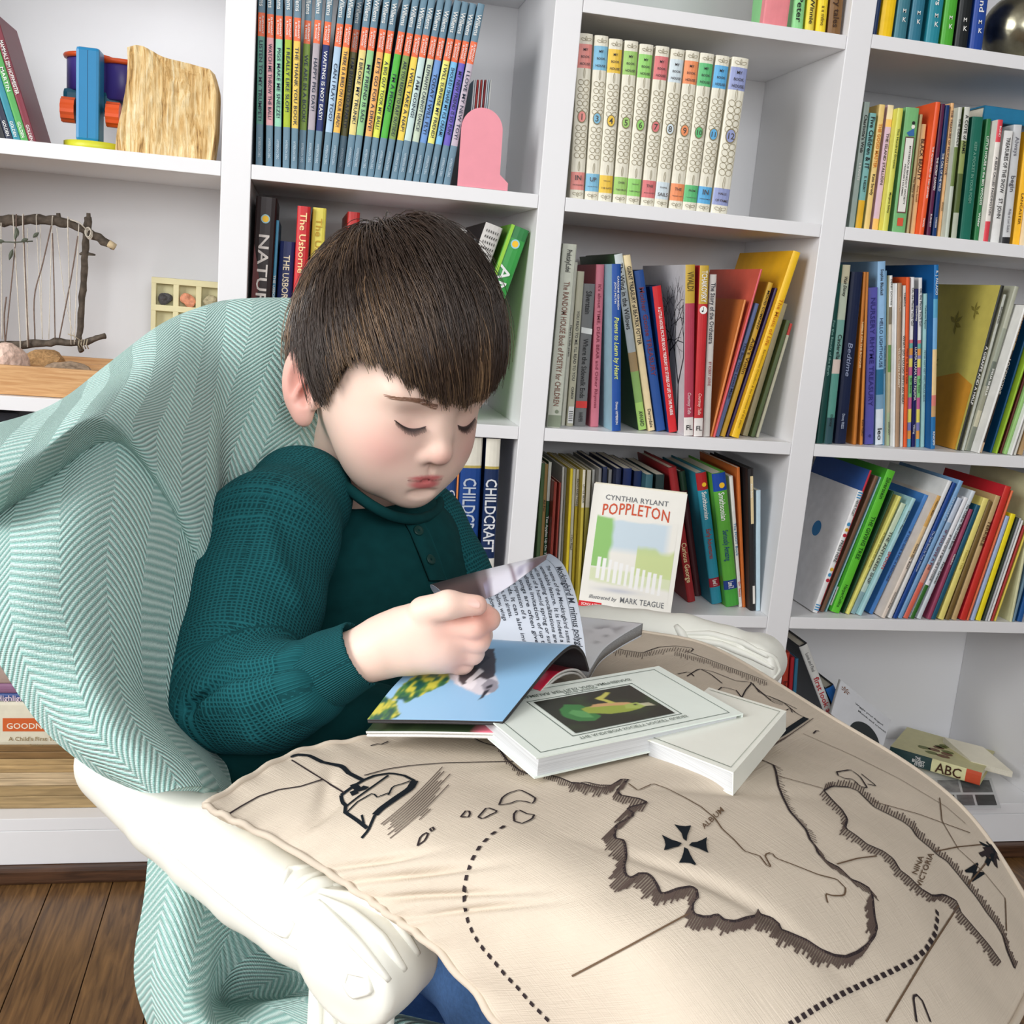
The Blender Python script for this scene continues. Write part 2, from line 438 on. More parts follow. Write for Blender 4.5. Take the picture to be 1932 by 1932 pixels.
def disc(cx, cf, r, w, h, n=18, ay=1.0): return [(cx+r*math.cos(2*math.pi*k/n), cf+ay*r*w/h*math.sin(2*math.pi*k/n)) for k in range(n)]
ALLB = []
def make_row(rowname, group, crop, zs, books, Y0=0.012, D=None, label_fmt=None, cat='book'):
    """books: dict(t=(x,y), b=(x,y|None), w, c=bands or rgb, side, tx=[...], hard, d)"""
    ox, oy, s = crop; B = []
    for q in books:
        q = dict(q); tx, ty = ox+q['t'][0]/s, oy+q['t'][1]/s; bx = ox+q['b'][0]/s
        by = q['b'][1]
        if q.get('Y') is not None or by is None:
            Y = q.get('Y', Y0)
            # bottom centre: on shelf, plane Y, pixel column bx
            lo, hi = -2.0, 3.0
            for _ in range(60):
                m = (lo+hi)/2
                if proj((m, Y, zs))[0] < bx: lo = m
                else: hi = m
            P0 = np.array([lo, Y, zs])
        else:
            P0 = atZ(bx, oy+by/s, zs)
            if not (0.004 <= P0[1] <= 0.2):
                P0 = P0 + 0; Y = min(max(P0[1], 0.004), 0.2); P0 = atY(bx, oy+by/s, Y); P0[2] = zs
        P1 = atY(tx, ty, P0[1])
        dx, dz = P1[0]-P0[0], P1[2]-zs
        if 'h' in q: k_ = q['h']/math.hypot(dx, dz); dx *= k_; dz *= k_
        q['P'] = P0; q['a'] = math.atan2(dx, dz); q['h'] = math.hypot(dx, dz)
        zc = proj(P0)[2]; q['wm'] = q['w']/s*zc/FPX*math.cos(q['a']*0.5)
        B.append(q)
    # keep books between the uprights and below the next shelf
    xm = sum(q['P'][0] for q in B)/len(B); k_ = max(i for i in range(len(XU)-1) if XU[i] < xm); xa_, xb_ = XU[k_]+.0008, XU[k_+1]-UW-.0008
    over = [z-TH-.002 for z in list(ZS.values())+[1.325, 1.58] if z > zs+.1]; zmax = min(over) if over else 9
    if k_ == 5: zmax = 9
    for q in B:
        hz = q['h']*math.cos(q['a'])+q['wm']*abs(math.sin(q['a']))
        if zs+hz > zmax and zs < 1.2: q['h'] *= (zmax-zs)/hz
        e_ = q['wm']/2/math.cos(q['a']); dx_ = q['h']*math.sin(q['a'])
        l_ = min(0, dx_)-e_; r_ = max(0, dx_)+e_
        if q['P'][0]+l_ < xa_: q['P'][0] = xa_-l_
        if q['P'][0]+r_ > xb_: q['P'][0] = xb_-r_
    # keep neighbours from interpenetrating
    B.sort(key=lambda q: q['P'][0])
    for _ in range(4):
        for i in range(len(B)-1):
            p, q = B[i], B[i+1]
            if p.get('free') or q.get('free'): continue
            hz = min(p['h']*math.cos(p['a']), q['h']*math.cos(q['a']))
            gap = min((q['P'][0]+z*math.tan(q['a'])-q['wm']/2/math.cos(q['a']))-(p['P'][0]+z*math.tan(p['a'])+p['wm']/2/math.cos(p['a'])) for z in (0, hz))
            if gap < 0.0003:
                e = 0.0003-gap; c = math.cos(p['a'])
                sp, sq = max(p['wm']-0.0025, 0), max(q['wm']-0.0025, 0)
                e1 = min(e*sp/(sp+sq+1e-9), sp*0.5); e2 = min(e*sq/(sp+sq+1e-9), sq*0.5)
                p['wm'] -= e1*c; p['P'][0] -= e1/2; q['wm'] -= e2*c; q['P'][0] += e2/2
                rem = e-e1-e2
                if rem > 0: q['P'][0] += rem
    for i in range(len(B)-2, -1, -1):
        p, q = B[i], B[i+1]
        hz = min(p['h']*math.cos(p['a']), q['h']*math.cos(q['a']))
        gap = min((q['P'][0]+z*math.tan(q['a'])-q['wm']/2/math.cos(q['a']))-(p['P'][0]+z*math.tan(p['a'])+p['wm']/2/math.cos(p['a'])) for z in (0, hz))
        if gap < 0: p['P'][0] += gap-.0002
    n = len(B)
    for i, q in enumerate(B):
        wm, h = q['wm'], q['h']; hard = q.get('hard', True)
        c = q['c']
        bands = c if isinstance(c, list) else [(1.0, c)]
        side = q.get('side', max(zip([b[0]-a for a, b in zip([0]+[x[0] for x in bands], bands)], [b[1] for b in bands]))[1])
        dep = q.get('d', D if D else min(0.235, max(0.11, h*0.74)))
        dep = min(dep, SD-q['P'][1]-0.004)
        r = q.get('r', 0.004 if hard else 0.0012)
        cn = q.get('cn') or cname(side)
        look = q.get('look', '')
        lab = q.get('lab')
        if not lab:
            thick = 'thin ' if wm < 0.0065 else ('thick ' if wm > 0.024 else '')
            lab = '%s%s book%s, %s from left %s' % (thick, cn, (' '+look) if look else '', _ord[i], rowname)
        root = thing(q.get('name', 'book'), lab, cat, (q['P'][0], q['P'][1], zs+wm/2*abs(math.sin(q['a']))+0.0002), group)
        root.rotation_euler = (0, q['a'], q.get('yaw', 0))
        me = cover_mesh(wm, dep, h, bands, side, r, hard)
        link('cover', me, root)
        link('pages', page_mesh(wm, dep, h, min(r, wm*0.45), hard), root)
        if q.get('tx'): letters(root, q['tx'], wm, h)
        if q.get('sh'): spine_shape(root, q['sh'](wm, h), wm, h)
        q['root'] = root; q['dep'] = dep; ALLB.append(q)
    return B
# --- upper row: the uniform series with slate blue spine ends
SL = (104, 137, 156); OR = (240, 112, 66)
tops = [(195, -20), (262, -12), (325, -5), (392, 0), (455, 2), (530, -4), (603, 5), (677, 10), (767, 5), (828, 10), (880, 65), (945, 50), (1003, 58), (1070, 65), (1127, 70), (1205, 78), (1265, 90), (1322, 95), (1378, 98), (1437, 108), (1492, 112), (1555, 120), (1608, 125), (1662, 132), (1720, 140)]
bots = [175, 252, 310, 370, 425, 478, 530, 580, 640, 693, 745, 800, 850, 910, 960, 1012, 1067, 1125, 1175, 1227, 1280, 1333, 1387, 1443, 1497]
ttl = ['LISTEN TO MY TRUMPET!', 'WATCH ME THROW THE BALL!', 'PIGS MAKE ME SNEEZE!', 'I REALLY LIKE SLOP!', 'THE THANK YOU BOOK', 'WE ARE IN A BOOK!', 'HAPPY PIG DAY!', 'WAITING IS NOT EASY!', 'CAN I PLAY TOO?', 'THERE IS A BIRD ON YOUR HEAD!', 'I AM INVITED TO A PARTY!', 'I BROKE MY TRUNK!', 'MY FRIEND IS SAD', "LET'S GO FOR A DRIVE!", 'A BIG GUY TOOK MY BALL!', "I'M A FROG!", 'ARE YOU READY TO PLAY OUTSIDE?', 'I WILL TAKE A NAP!', 'I AM GOING!', 'ELEPHANTS CANNOT DANCE!', 'TODAY I WILL FLY!', 'I WILL SURPRISE MY FRIEND!', 'SHOULD I SHARE MY ICE CREAM?', 'MY NEW FRIEND IS SO FUN!', 'I LOVE MY NEW TOY!']
tc_ = [(96, 158, 142), (228, 168, 174), (152, 214, 182), (170, 192, 35), (242, 206, 92), (122, 148, 48), (178, 168, 176), (18, 38, 105), (178, 206, 230), (250, 192, 84), (112, 104, 44), (236, 216, 134), (152, 206, 142), (250, 182, 100), (230, 236, 84), (78, 184, 54), (132, 162, 82), (250, 216, 84), (202, 226, 222), (206, 222, 198), (112, 156, 216), (240, 236, 122), (126, 196, 240), (108, 94, 194), (198, 184, 198)]
bk = []
for i in range(25):
    dk = (30, 45, 70) if i != 7 else WH
    bk.append(dict(t=tops[i], b=(bots[i], None), w=46, Y=(0.036 if i == 10 else 0.022 if i == 5 else 0.012+0.002*((i*7) % 3)), d=0.172, h=0.2345, r=0.0012,
        c=[(0.205, SL), (0.325, OR), (0.78, tc_[i]), (1.0, SL)], side=SL,
        look='with a %s title band' % cname(tc_[i]), cn='slate blue',
        tx=[('Willems', 0.06, 0.175, 0.55, WH), ('ELEPHANT', 0.215, 0.318, 0.26, WH, 0.2), ('& PIGGIE', 0.215, 0.318, 0.26, WH, -0.18), (ttl[i], 0.345+0.012*(i % 3), 0.765-0.014*(i % 4), 0.42, dk), ('HYPERION DBG', 0.85, 0.955, 0.3, (190, 208, 220))]))
make_row('in the upper row', 'matching slate-ended picture books', (440, 0, 3.715), ZS['S1'], bk)
# thin stack behind the pink bookend
thin = [dict(t=(1690+13*i, 560), b=(1690+13*i-70, None), w=9, Y=0.10, hard=False, d=0.15, c=[(235, 235, 235), (230, 232, 235), (200, 60, 55), (238, 236, 232), (190, 55, 50), (228, 236, 240), (160, 40, 45), (236, 236, 238), (214, 232, 240), (235, 235, 230)][i]) for i in range(10)]
make_row('behind the pink bookend', 'thin booklets behind the pink bookend', (440, 0, 3.715), ZS['S1'], thin)
# --- the twelve-volume set
cols = [(236, 150, 142), (132, 192, 222), (242, 202, 76), (164, 208, 114), (152, 216, 114), (222, 122, 124), (214, 228, 234), (246, 152, 102), (98, 192, 124), (98, 178, 228), (152, 162, 208)]
nums = ['1', '3', '4', '5', '6', '7', '8', '9', '10', '11', '12']
tb = [((340, 205), 282), ((440, 218), 375), ((525, 238), 455), ((622, 250), 545), ((712, 270), 625), ((812, 282), 715), ((903, 300), 795), ((993, 310), 885), ((1082, 325), 968), ((1177, 340), 1050), ((1285, 352), 1150)]
sub = ['IN THE NURSERY', 'UP ONE PAIR OF STAIRS', 'THROUGH THE GATE', 'OVER THE HILLS', 'THROUGH FAIRY HALLS', 'THE MAGIC GARDEN', 'FLYING SAILS', 'THE TREASURE CHEST', 'FROM THE TOWER WINDOW', 'IN SHINING ARMOR', 'HALLS OF FAME']
IV = (236, 232, 214); GD = (122, 110, 78)
def ring_poly(b, cx, cz, rx, rz, t, y, n=14, mi=0, rot=0.0):
    V = []; F = []
    for k in range(n):
        a = 2*math.pi*k/n
        for q in (0, 1):
            x, z = (rx-q*t)*math.cos(a), (rz-q*t)*math.sin(a)
            V.append((cx+x*math.cos(rot)-z*math.sin(rot), y, cz+x*math.sin(rot)+z*math.cos(rot)))
    for k in range(n):
        j = (k+1) % n; F.append([2*k, 2*j, 2*j+1, 2*k+1])
    b.add(V, F, mi)
bk = []
for i in range(11):
    s3 = sub[i].split(' ', 1)
    bk.append(dict(t=tb[i][0], b=(tb[i][1], None), w=(86 if i < 10 else 104), Y=0.010+0.001*(i % 2), d=0.175, hard=True, r=0.0035,
        c=[(0.062, IV), (0.205, cols[i]), (0.835, IV), (0.945, cols[i]), (1, IV)], side=IV, cn='ivory', lab='ivory storybook volume with %s bands, numbered %s' % (['salmon', 'sky blue', 'golden', 'leaf green', 'bright spring green', 'rose red', 'pale grey', 'orange', 'emerald', 'azure', 'periwinkle'][i], nums[i]),
        tx=[('MY', .07, .12, .34, (70, 66, 70), 0, 0, True), ('BOOK', .115, .16, .62, (70, 66, 70), 0, 0, True), ('HOUSE', .155, .205, .74, (70, 66, 70), 0, 0, True),
            (s3[0], .85, .89, .5, (90, 80, 80), 0, 0, True), (s3[1], .89, .94, .78, (90, 80, 80), 0, 0, True)]))
setB = make_row('of the numbered ivory set', 'numbered ivory storybook set', (1000, 0, 3.22), ZS['S1'], bk)
GOLD = mat((140, 128, 94), 0.45, 0.05)
for i, q in enumerate(setB):
    b = MB(); wm, h = q['wm'], q['h']; y = -0.0006
    for base, f in ((0.29, .236), (0.565, .80)):
        b = MB()
        for k in range(5):
            for sgn in (-1, 1): ring_poly(b, sgn*wm*0.2, h*(1-(base+k*0.042)), wm*0.21, wm*0.185, 0.0006, y, rot=0.5*sgn)
        ring_poly(b, 0, h*(1-f), wm*0.07, wm*0.34, 0.0006, y); b.build('ornament', GOLD, q['root'])
    for f in (0.035, 0.97):
        b = MB()
        for sgn in (-1, 1): ring_poly(b, sgn*wm*0.2, h*(1-f), wm*0.17, wm*0.09, 0.0005, y, rot=0.25*sgn)
        ring_poly(b, 0, h*(1-f)+0.001*(1 if f < .5 else -1), wm*0.06, wm*0.16, 0.0005, y); b.build('ornament', GOLD, q['root'])
    mcx = h*(1-0.497)
    b = MB(); n = 20
    for rr, mi, yy in ((0.34, 0, y-0.0002), (0.28, 1, y-0.0004)):
        b.add([(rr*wm*math.cos(2*math.pi*k/n)*0.92, yy, mcx+rr*wm*1.25*math.sin(2*math.pi*k/n)) for k in range(n)], [list(range(n))], mi)
    b.build('medallion', [GOLD, mat(cols[i], .5, 0)], q['root'])
    letters(q['root'], [(nums[i], .497, .497, .19*len(nums[i])+.1, (80, 74, 66), 0, 0, True)], wm, h, y-0.0007, 'number')
# --- top shelf remnants
crC = (1560, 0, 4.024)
bk = []
for x0, x1, c, t, n2 in ((362, 408, (20, 55, 105), '', 'MK'), (412, 525, (250, 205, 25), 'White Fang', ''), (528, 632, (62, 122, 138), 'The Call of the Wild', 'MK'), (637, 742, (48, 118, 142), 'Pinocchio', 'MK'),
        (768, 880, (40, 140, 158), 'Wind in the Willows', 'MK'), (882, 985, (78, 172, 52), 'The Jungle Book', 'MK'), (988, 1098, (28, 32, 34), 'Black Beauty', 'MK'), (1102, 1212, (34, 72, 158), 'Alice in Wonderland', 'MK')):
    xc = (x0+x1)/2; bk.append(dict(t=(xc+95, -560), b=(xc-22, None), w=x1-x0-6, Y=0.008, c=c, d=0.14, hard=True, r=0.003, h=0.21,
        tx=([(t, 0.12, 0.76, 0.34, WH)] if t else [])+([(n2[0], .80, .84, .3, WH, 0.0, 0, True), (n2[1], .85, .90, .3, WH, 0.06, 0, True)] if n2 and x1-x0 > 60 else [])))
make_row('on the top right shelf', 'novels on the top right shelf', crC, ZS['S0'], bk)
crB = (1000, 0, 3.22)
bk = [dict(t=(1590+s_*0, -540), b=(x_, None), w=w_, Y=y_, c=c_, d=0.15, hard=hd, h=0.2, free=False) for x_, w_, c_, y_, hd, s_ in ((1625, 75, (150, 222, 150), .012, True, 0), (1700, 56, (238, 218, 80), .012, True, 0), (1768, 64, (250, 220, 50), .012, True, 0), (1850, 84, (128, 92, 52), .012, True, 0))]
for q in bk:
    q['t'] = (q['b'][0]+70, -540); q['tx'] = [('storybook classics', .3, .93, .3, (70, 60, 40))]
bk[0]['tx'] = [('Peter', .78, .95, .4, INK)]; bk[1]['tx'] = [('Winnie', .78, .95, .4, INK)]; bk[2]['tx'] = [('a a milne', .82, .95, .3, (120, 100, 30))]; bk[3]['tx'] = [('fairy tales', .7, .95, .36, (60, 36, 20))]
bk.append(dict(t=(1580, -540), b=(1487, None), w=160, Y=0.008, c=(236, 140, 146), d=0.012, hard=False, h=0.2, tx=[]))
make_row('on the topmost visible shelf', 'storybooks on the topmost shelf', crB, ZS['S0a'], bk)
# --- right column, chapter books
D_ = [((310, 775), 188, 45, (168, 186, 178), [("Charlotte's Web", .1, .4, .45, INK), ('E.B.WHITE', .48, .62, .3, WH)]),
 ((355, 860), 240, 54, [(0.75, (134, 194, 190)), (1, (244, 190, 50))], [('Five Children & IT', .03, .48, .55, INK), ('E. NESBIT', .54, .68, .3, INK)]),
 ((425, 795), 302, 46, (250, 216, 136), [('THE GOOD MASTER', .15, .5, .5, (220, 130, 40)), ('Kate Seredy', .55, .72, .4, INK)]),
 ((495, 800), 370, 60, [(.11, (246, 226, 180)), (.17, (250, 200, 110)), (.9, (222, 190, 212)), (1, (250, 196, 110))], [('THE ISLAND STALLION', .22, .63, .36, INK)]),
 ((560, 822), 440, 52, (218, 218, 96), [('The Hundred Dresses', .1, .55, .3, (60, 80, 40)), ('Margaret Sidney', .68, .85, .3, INK)]),
 ((655, 820), 545, 108, (124, 188, 124), []),
 ((720, 870), 615, 24, (192, 172, 124), [('The Story of', .3, .9, .5, INK)]),
 ((745, 945), 655, 48, (228, 192, 134), [('BLACK BEAUTY', .13, .5, .6, INK), ('Anna Sewell', .55, .7, .32, (120, 90, 50))]),
 ((845, 775), 715, 48, (236, 92, 44), [('THE ADVENTURES OF TOM SAWYER', .33, .72, .3, WH), ('TWAIN', .87, .94, .3, WH)]),
 ((885, 790), 772, 34, (96, 32, 72), [('THE SECRET GARDEN', .4, .65, .38, WH), ('BURNETT', .83, .93, .3, WH)]),
 ((920, 800), 815, 36, (18, 58, 118), [('THE CALL OF THE WILD', .36, .65, .38, WH), ('LONDON', .85, .93, .3, WH)]),
 ((963, 785), 855, 38, (242, 188, 130), [('THE TREASURE OF PELICAN COVE', .05, .53, .5, (60, 40, 60)), ('HOWARD', .73, .8, .4, INK)]),
 ((1010, 815), 905, 46, [(.3, (205, 208, 196)), (.6, (110, 130, 70)), (1, (196, 204, 190))], [('THE DEADLY', .08, .3, .45, INK)]),
 ((1070, 815), 965, 46, [(.25, (214, 216, 206)), (.5, (150, 164, 96)), (.8, (90, 106, 56)), (1, (190, 196, 178))], [('A COTE of ARMS', .06, .35, .45, INK)]),
 ((1150, 890), 1050, 88, (28, 108, 90), [('KEEP A POCKET IN YOUR POEM', .2, .7, .22, (120, 170, 150))]),
 ((1240, 905), 1140, 50, (38, 118, 66), [('LITTLE HOUSE in the BIG WOODS', .14, .7, .42, WH), ('Wilder', .76, .88, .4, WH)]),
 ((1315, 910), 1200, 58, [(.18, (226, 72, 84)), (.83, (238, 232, 224)), (1, (226, 72, 84))], [('BOND', .05, .14, .3, WH), ('A BEAR CALLED PADDINGTON', .3, .78, .36, (60, 60, 70))]),
 ((1385, 995), 1275, 72, (240, 240, 238), [('TREASURES OF THE SNOW', .06, .55, .36, INK), ('ST. JOHN', .6, .78, .36, INK)]),
 ((1455, 950), 1360, 66, [(.94, (214, 216, 218)), (1, (40, 40, 44))], [('begin', .42, .56, .45, (90, 90, 100)), ('Always', .1, .26, .4, (120, 120, 130)), ('Philip & Lori Gulick', .7, .9, .24, (120, 120, 130))]),
 ((1550, 1000), 1440, 68, (250, 192, 46), [('LANCASTER', .5, .85, .3, (90, 60, 20))]),
 ((1640, 1000), 1520, 70, (236, 226, 200), [])]
bk = [dict(t=t, b=(b, None), w=w_, c=c, tx=tx, hard=(w_ > 60), Y=0.010+0.004*((i*5) % 4), d=0.13+0.01*((i*3) % 3), r=0.0015) for i, (t, b, w_, c, tx) in enumerate(D_)]
bk[5]['sh'] = lambda w, h: [([(-.34, .23), (.34, .23), (.34, .84), (-.34, .84)], (110, 80, 70)), ([(-.28, .24), (.28, .24), (.28, .83), (-.28, .83)], (238, 236, 228)), ([(-.22, .88), (.22, .88), (.22, .945), (-.22, .945)], (220, 90, 60)), (disc(.15, .15, .14, w, h), (245, 240, 230)), (disc(.15, .12, .12, w, h), (40, 40, 40)), ([(-.3, .2), (.25, .16), (.3, .22), (-.1, .225)], (60, 110, 170))]
bk[5]['tx'] = [('MYSTERIOUS BENEDICT SOCIETY', .26, .81, .13, INK, .1), ("PRISONER'S DILEMMA", .35, .8, .11, INK, -.12)]
rowD = make_row('of the chapter books', 'chapter books on the right shelf', crC, ZS['S1'], bk)
# teal book lying across that row
def lying(nm, label, cat, corner, size, rz, c, group=None, tilt=(0, 0), hard=True, spine_tx=None, bands=None, side=None):
    """book lying flat: size (width along its spine height, depth, thickness)"""
    L, Dp, T = size
    root = thing(nm, label, cat, corner, group); root.rotation_euler = (tilt[0], tilt[1], rz)
    me = cover_mesh(T, Dp, L, bands or [(1.0, c)], side or c, 0.003, hard)
    pm_ = page_mesh(T, Dp, L, 0.003, hard)
    R = np.array([[0, 0, -1], [0, 1, 0], [1, 0, 0]], float)   # local z (height) -> -x ; local x -> +z
    for m_, nm_ in ((me, 'cover'), (pm_, 'pages')):
        v = np.zeros(len(m_.vertices)*3); m_.vertices.foreach_get('co', v); v = v.reshape(-1, 3)@R.T; v[:, 0] += L/2; v[:, 2] += T/2
        m_.vertices.foreach_set('co', v.ravel()); m_.update(); link(nm_, m_, root)
    if spine_tx:
        o = letters(root, spine_tx, T, L)[0]
        v = np.zeros(len(o.data.vertices)*3); o.data.vertices.foreach_get('co', v); v = v.reshape(-1, 3)@R.T; v[:, 0] += L/2; v[:, 2] += T/2
        o.data.vertices.foreach_set('co', v.ravel()); o.data.update()
    return root
topz = max(q['h'] for q in rowD[17:20])+ZS['S1']+0.002
P = atY(1905, 205, 0.03)
lying('book', 'teal book lying flat on top of the chapter books at the right edge', 'book', (P[0]+0.06, 0.03, topz), (0.2, 0.15, 0.022), 0.0, (38, 120, 160))
# --- middle shelf, poetry and music books
E_ = [((262, 140), (155, 1335), 90, (196, 200, 186), [('Prelutsky/Lobel', .03, .15, .3, INK), ('The RANDOM HOUSE Book of POETRY for CHILDREN', .2, .88, .34, (120, 84, 70))]),
 ((300, 258), (216, 1322), 26, (204, 204, 190), [("Here's a little poem", .05, .9, .4, INK)]),
 ((333, 318), (258, 1326), 46, (198, 194, 170), [("YOU READ TO ME, I'LL READ TO YOU", .25, .7, .34, (70, 70, 70)), ('CIARDI', .74, .82, .3, INK)]),
 ((388, 400), (325, 1326), 76, (120, 120, 120), [('Silverstein', .05, .21, .4, INK), ('Where the Sidewalk Ends', .38, .8, .36, INK), ('HARPER', .9, .97, .28, INK)]),
 ((463, 275), (424, 1332), 62, (204, 114, 130), [("It's about TIME, DEAR BEAR and Other Rhymes", .05, .95, .3, (130, 40, 60))]),
 ((560, 272), (560, 1360), 70, (28, 78, 158), [('CAROLINE KENNEDY', .07, .27, .2, WH, .16), ('JON J MUTH', .1, .24, .2, WH, -.16), ('Poems to Learn by Heart', .31, .68, .42, (225, 235, 120), 0, .25), ('Disney HYPERION', .82, .96, .22, WH)]),
 ((575, 212), (733, 1355), 56, [(.2, (206, 214, 214)), (.55, (186, 196, 200)), (.66, (176, 150, 110)), (.84, (150, 190, 110)), (1, (178, 220, 120))], [('The Wind in the Willows', .05, .42, .5, INK), ('AWARD', .89, .98, .4, INK)]),
 ((632, 218), (793, 1360), 44, (238, 218, 172), [('GIANT TREASURY of BEATRIX POTTER', .06, .5, .5, INK), ('Derrydale', .87, .98, .4, INK)]),
 ((708, 320), (853, 1362), 62, (38, 80, 150), [('Mother Goose TREASURY', .1, .65, .42, (120, 50, 70))]),
 ((825, 420), (933, 1370), 58, (204, 34, 40), [('A LITTLE HOUSE PICTURE BOOK TREASURY SIX STORIES OF LIFE ON THE PRAIRIE', .14, .88, .3, WH)]),
 ((1045, 278), (1032, 1399), 64, [(.22, (200, 166, 60)), (.89, (178, 62, 84)), (1, (238, 232, 228))], [('VIVALDI', .04, .15, .55, (90, 74, 20)), ('Courtney Tidle', .74, .87, .3, (230, 200, 205), 0, .25), ('FL', .93, .97, .7, INK, 0, 0, True)]),
 ((1138, 282), (1095, 1399), 60, [(.22, (200, 166, 60)), (.89, (196, 42, 48)), (1, (238, 232, 228))], [('TCHAIKOVSKY', .03, .21, .5, WH), ('Courtney Tidle', .74, .87, .3, (240, 200, 190), 0, .25), ('FL', .93, .97, .7, INK, 0, 0, True)]),
 ((1195, 340), (1150, 1395), 46, (214, 210, 204), [('The Story of the Orchestra', .05, .42, .52, (60, 60, 70)), ('BY ROBERT LEVINE', .53, .68, .34, (150, 60, 70))]),
 ((1405, 505), (1182, 1395), 18, (214, 132, 70), []),
 ((1505, 305), (1198, 1398), 16, (212, 86, 96), []),
 ((1480, 530), (1219, 1396), 28, (104, 120, 166), [('The Boy Who Loved Math', .1, .9, .5, (40, 50, 90))]),
 ((1570, 395), (1255, 1396), 34, (208, 164, 54), [('MOOD COMPANY', .05, .3, .4, INK), ("Ada's Violin", .35, .6, .6, (90, 60, 20))]),
 ((1605, 430), (1287, 1396), 20, (58, 42, 90), []),
 ((1735, 195), (1332, 1404), 60, (242, 194, 36), [('The Music of Life', .25, .5, .4, (200, 120, 20)), ('Bartolomeo Cristofori & the invention of the piano', .52, .95, .22, (150, 110, 20))]),
 ((1660, 530), (1402, 1392), 38, (172, 162, 126), []),
 ((1683, 640), (1450, 1398), 28, (92, 110, 70), []),
 ((1702, 660), (1481, 1400), 20, [(.1, (190, 60, 50)), (1, (190, 188, 164))], [])]
bk = [dict(t=t, b=b, w=w_, c=c, tx=tx, hard=(w_ > 40), r=0.002, d=(0.2 if t[1] < 350 else 0.17)) for t, b, w_, c, tx in E_]
bk[5]['side'] = (150, 190, 205); bk[6]['side'] = (60, 92, 60); bk[9]['side'] = (24, 58, 116); bk[10]['side'] = (206, 204, 208)
bk[10]['h'] = None; del bk[10]['h']
bk[13]['side'] = (196, 112, 52); bk[14]['side'] = (206, 90, 70); bk[18]['side'] = (232, 176, 30)
bk[3]['sh'] = lambda w, h: [([(-.5, .82), (.48, .82), (.48, .87), (-.5, .87)], (220, 60, 55)), ([(-.46, .3), (.48, .31), (.48, .35), (-.46, .34)], (235, 235, 232))]
bk[2]['sh'] = lambda w, h: [([(-.4, .87), (.4, .87), (.4, .98), (-.4, .98)], (238, 238, 236))]+[([(-.3, .9+k*.012), (.3, .9+k*.012), (.3, .905+k*.012), (-.3, .905+k*.012)], INK) for k in range(6)]
bk[0]['sh'] = lambda w, h: [([(-.48, .93), (.48, .93), (.48, .995), (-.48, .995)], (130, 140, 120)), (disc(.1, .91, .14, w, h), (120, 130, 110))]
bk[11]['sh'] = lambda w, h: [(disc(0, .255, .42, w, h), (242, 240, 236)), (disc(-.08, .262, .1, w, h, 10), INK), ([(-.01, .262), (.04, .262), (.04, .238), (-.01, .238)], INK)]
rowE = make_row('of the poetry and music row', 'poetry and music books', (1000, 420, 3.45), ZS['S2'], bk)
# bare winter trees on the cover of the grey-white music book
q = [r_ for r_ in rowE if r_['tx'] and r_['tx'][0][0] == 'VIVALDI'][0]
b = MB(); rnd = random.Random(3)
def branch(y, z, a, L, t, dep):
    y2, z2 = y+L*math.cos(a), z+L*math.sin(a)
    y2 = min(max(y2, 0.006), q['dep']-0.004); z2 = min(max(z2, 0.004), q['h']-0.004)
    nx, nz = -math.sin(a)*t/2, math.cos(a)*t/2; X = -q['wm']/2-0.0004
    b.add([(X, y+nx, z+nz), (X, y2+nx*.6, z2+nz*.6), (X, y2-nx*.6, z2-nz*.6), (X, y-nx, z-nz)], [[0, 1, 2, 3]])
    if dep:
        for s_ in (-1, 1): branch(y2, z2, a+s_*rnd.uniform(.25, .7), L*rnd.uniform(.6, .8), t*.65, dep-1)
for y_, a_ in ((0.03, 1.6), (0.09, 1.5), (0.14, 1.75), (0.06, 1.4)):
    branch(y_, 0.004, a_, 0.07, 0.006, 5)
b.build('cover_print', mat((45, 42, 48), .5, 0), q['root'])
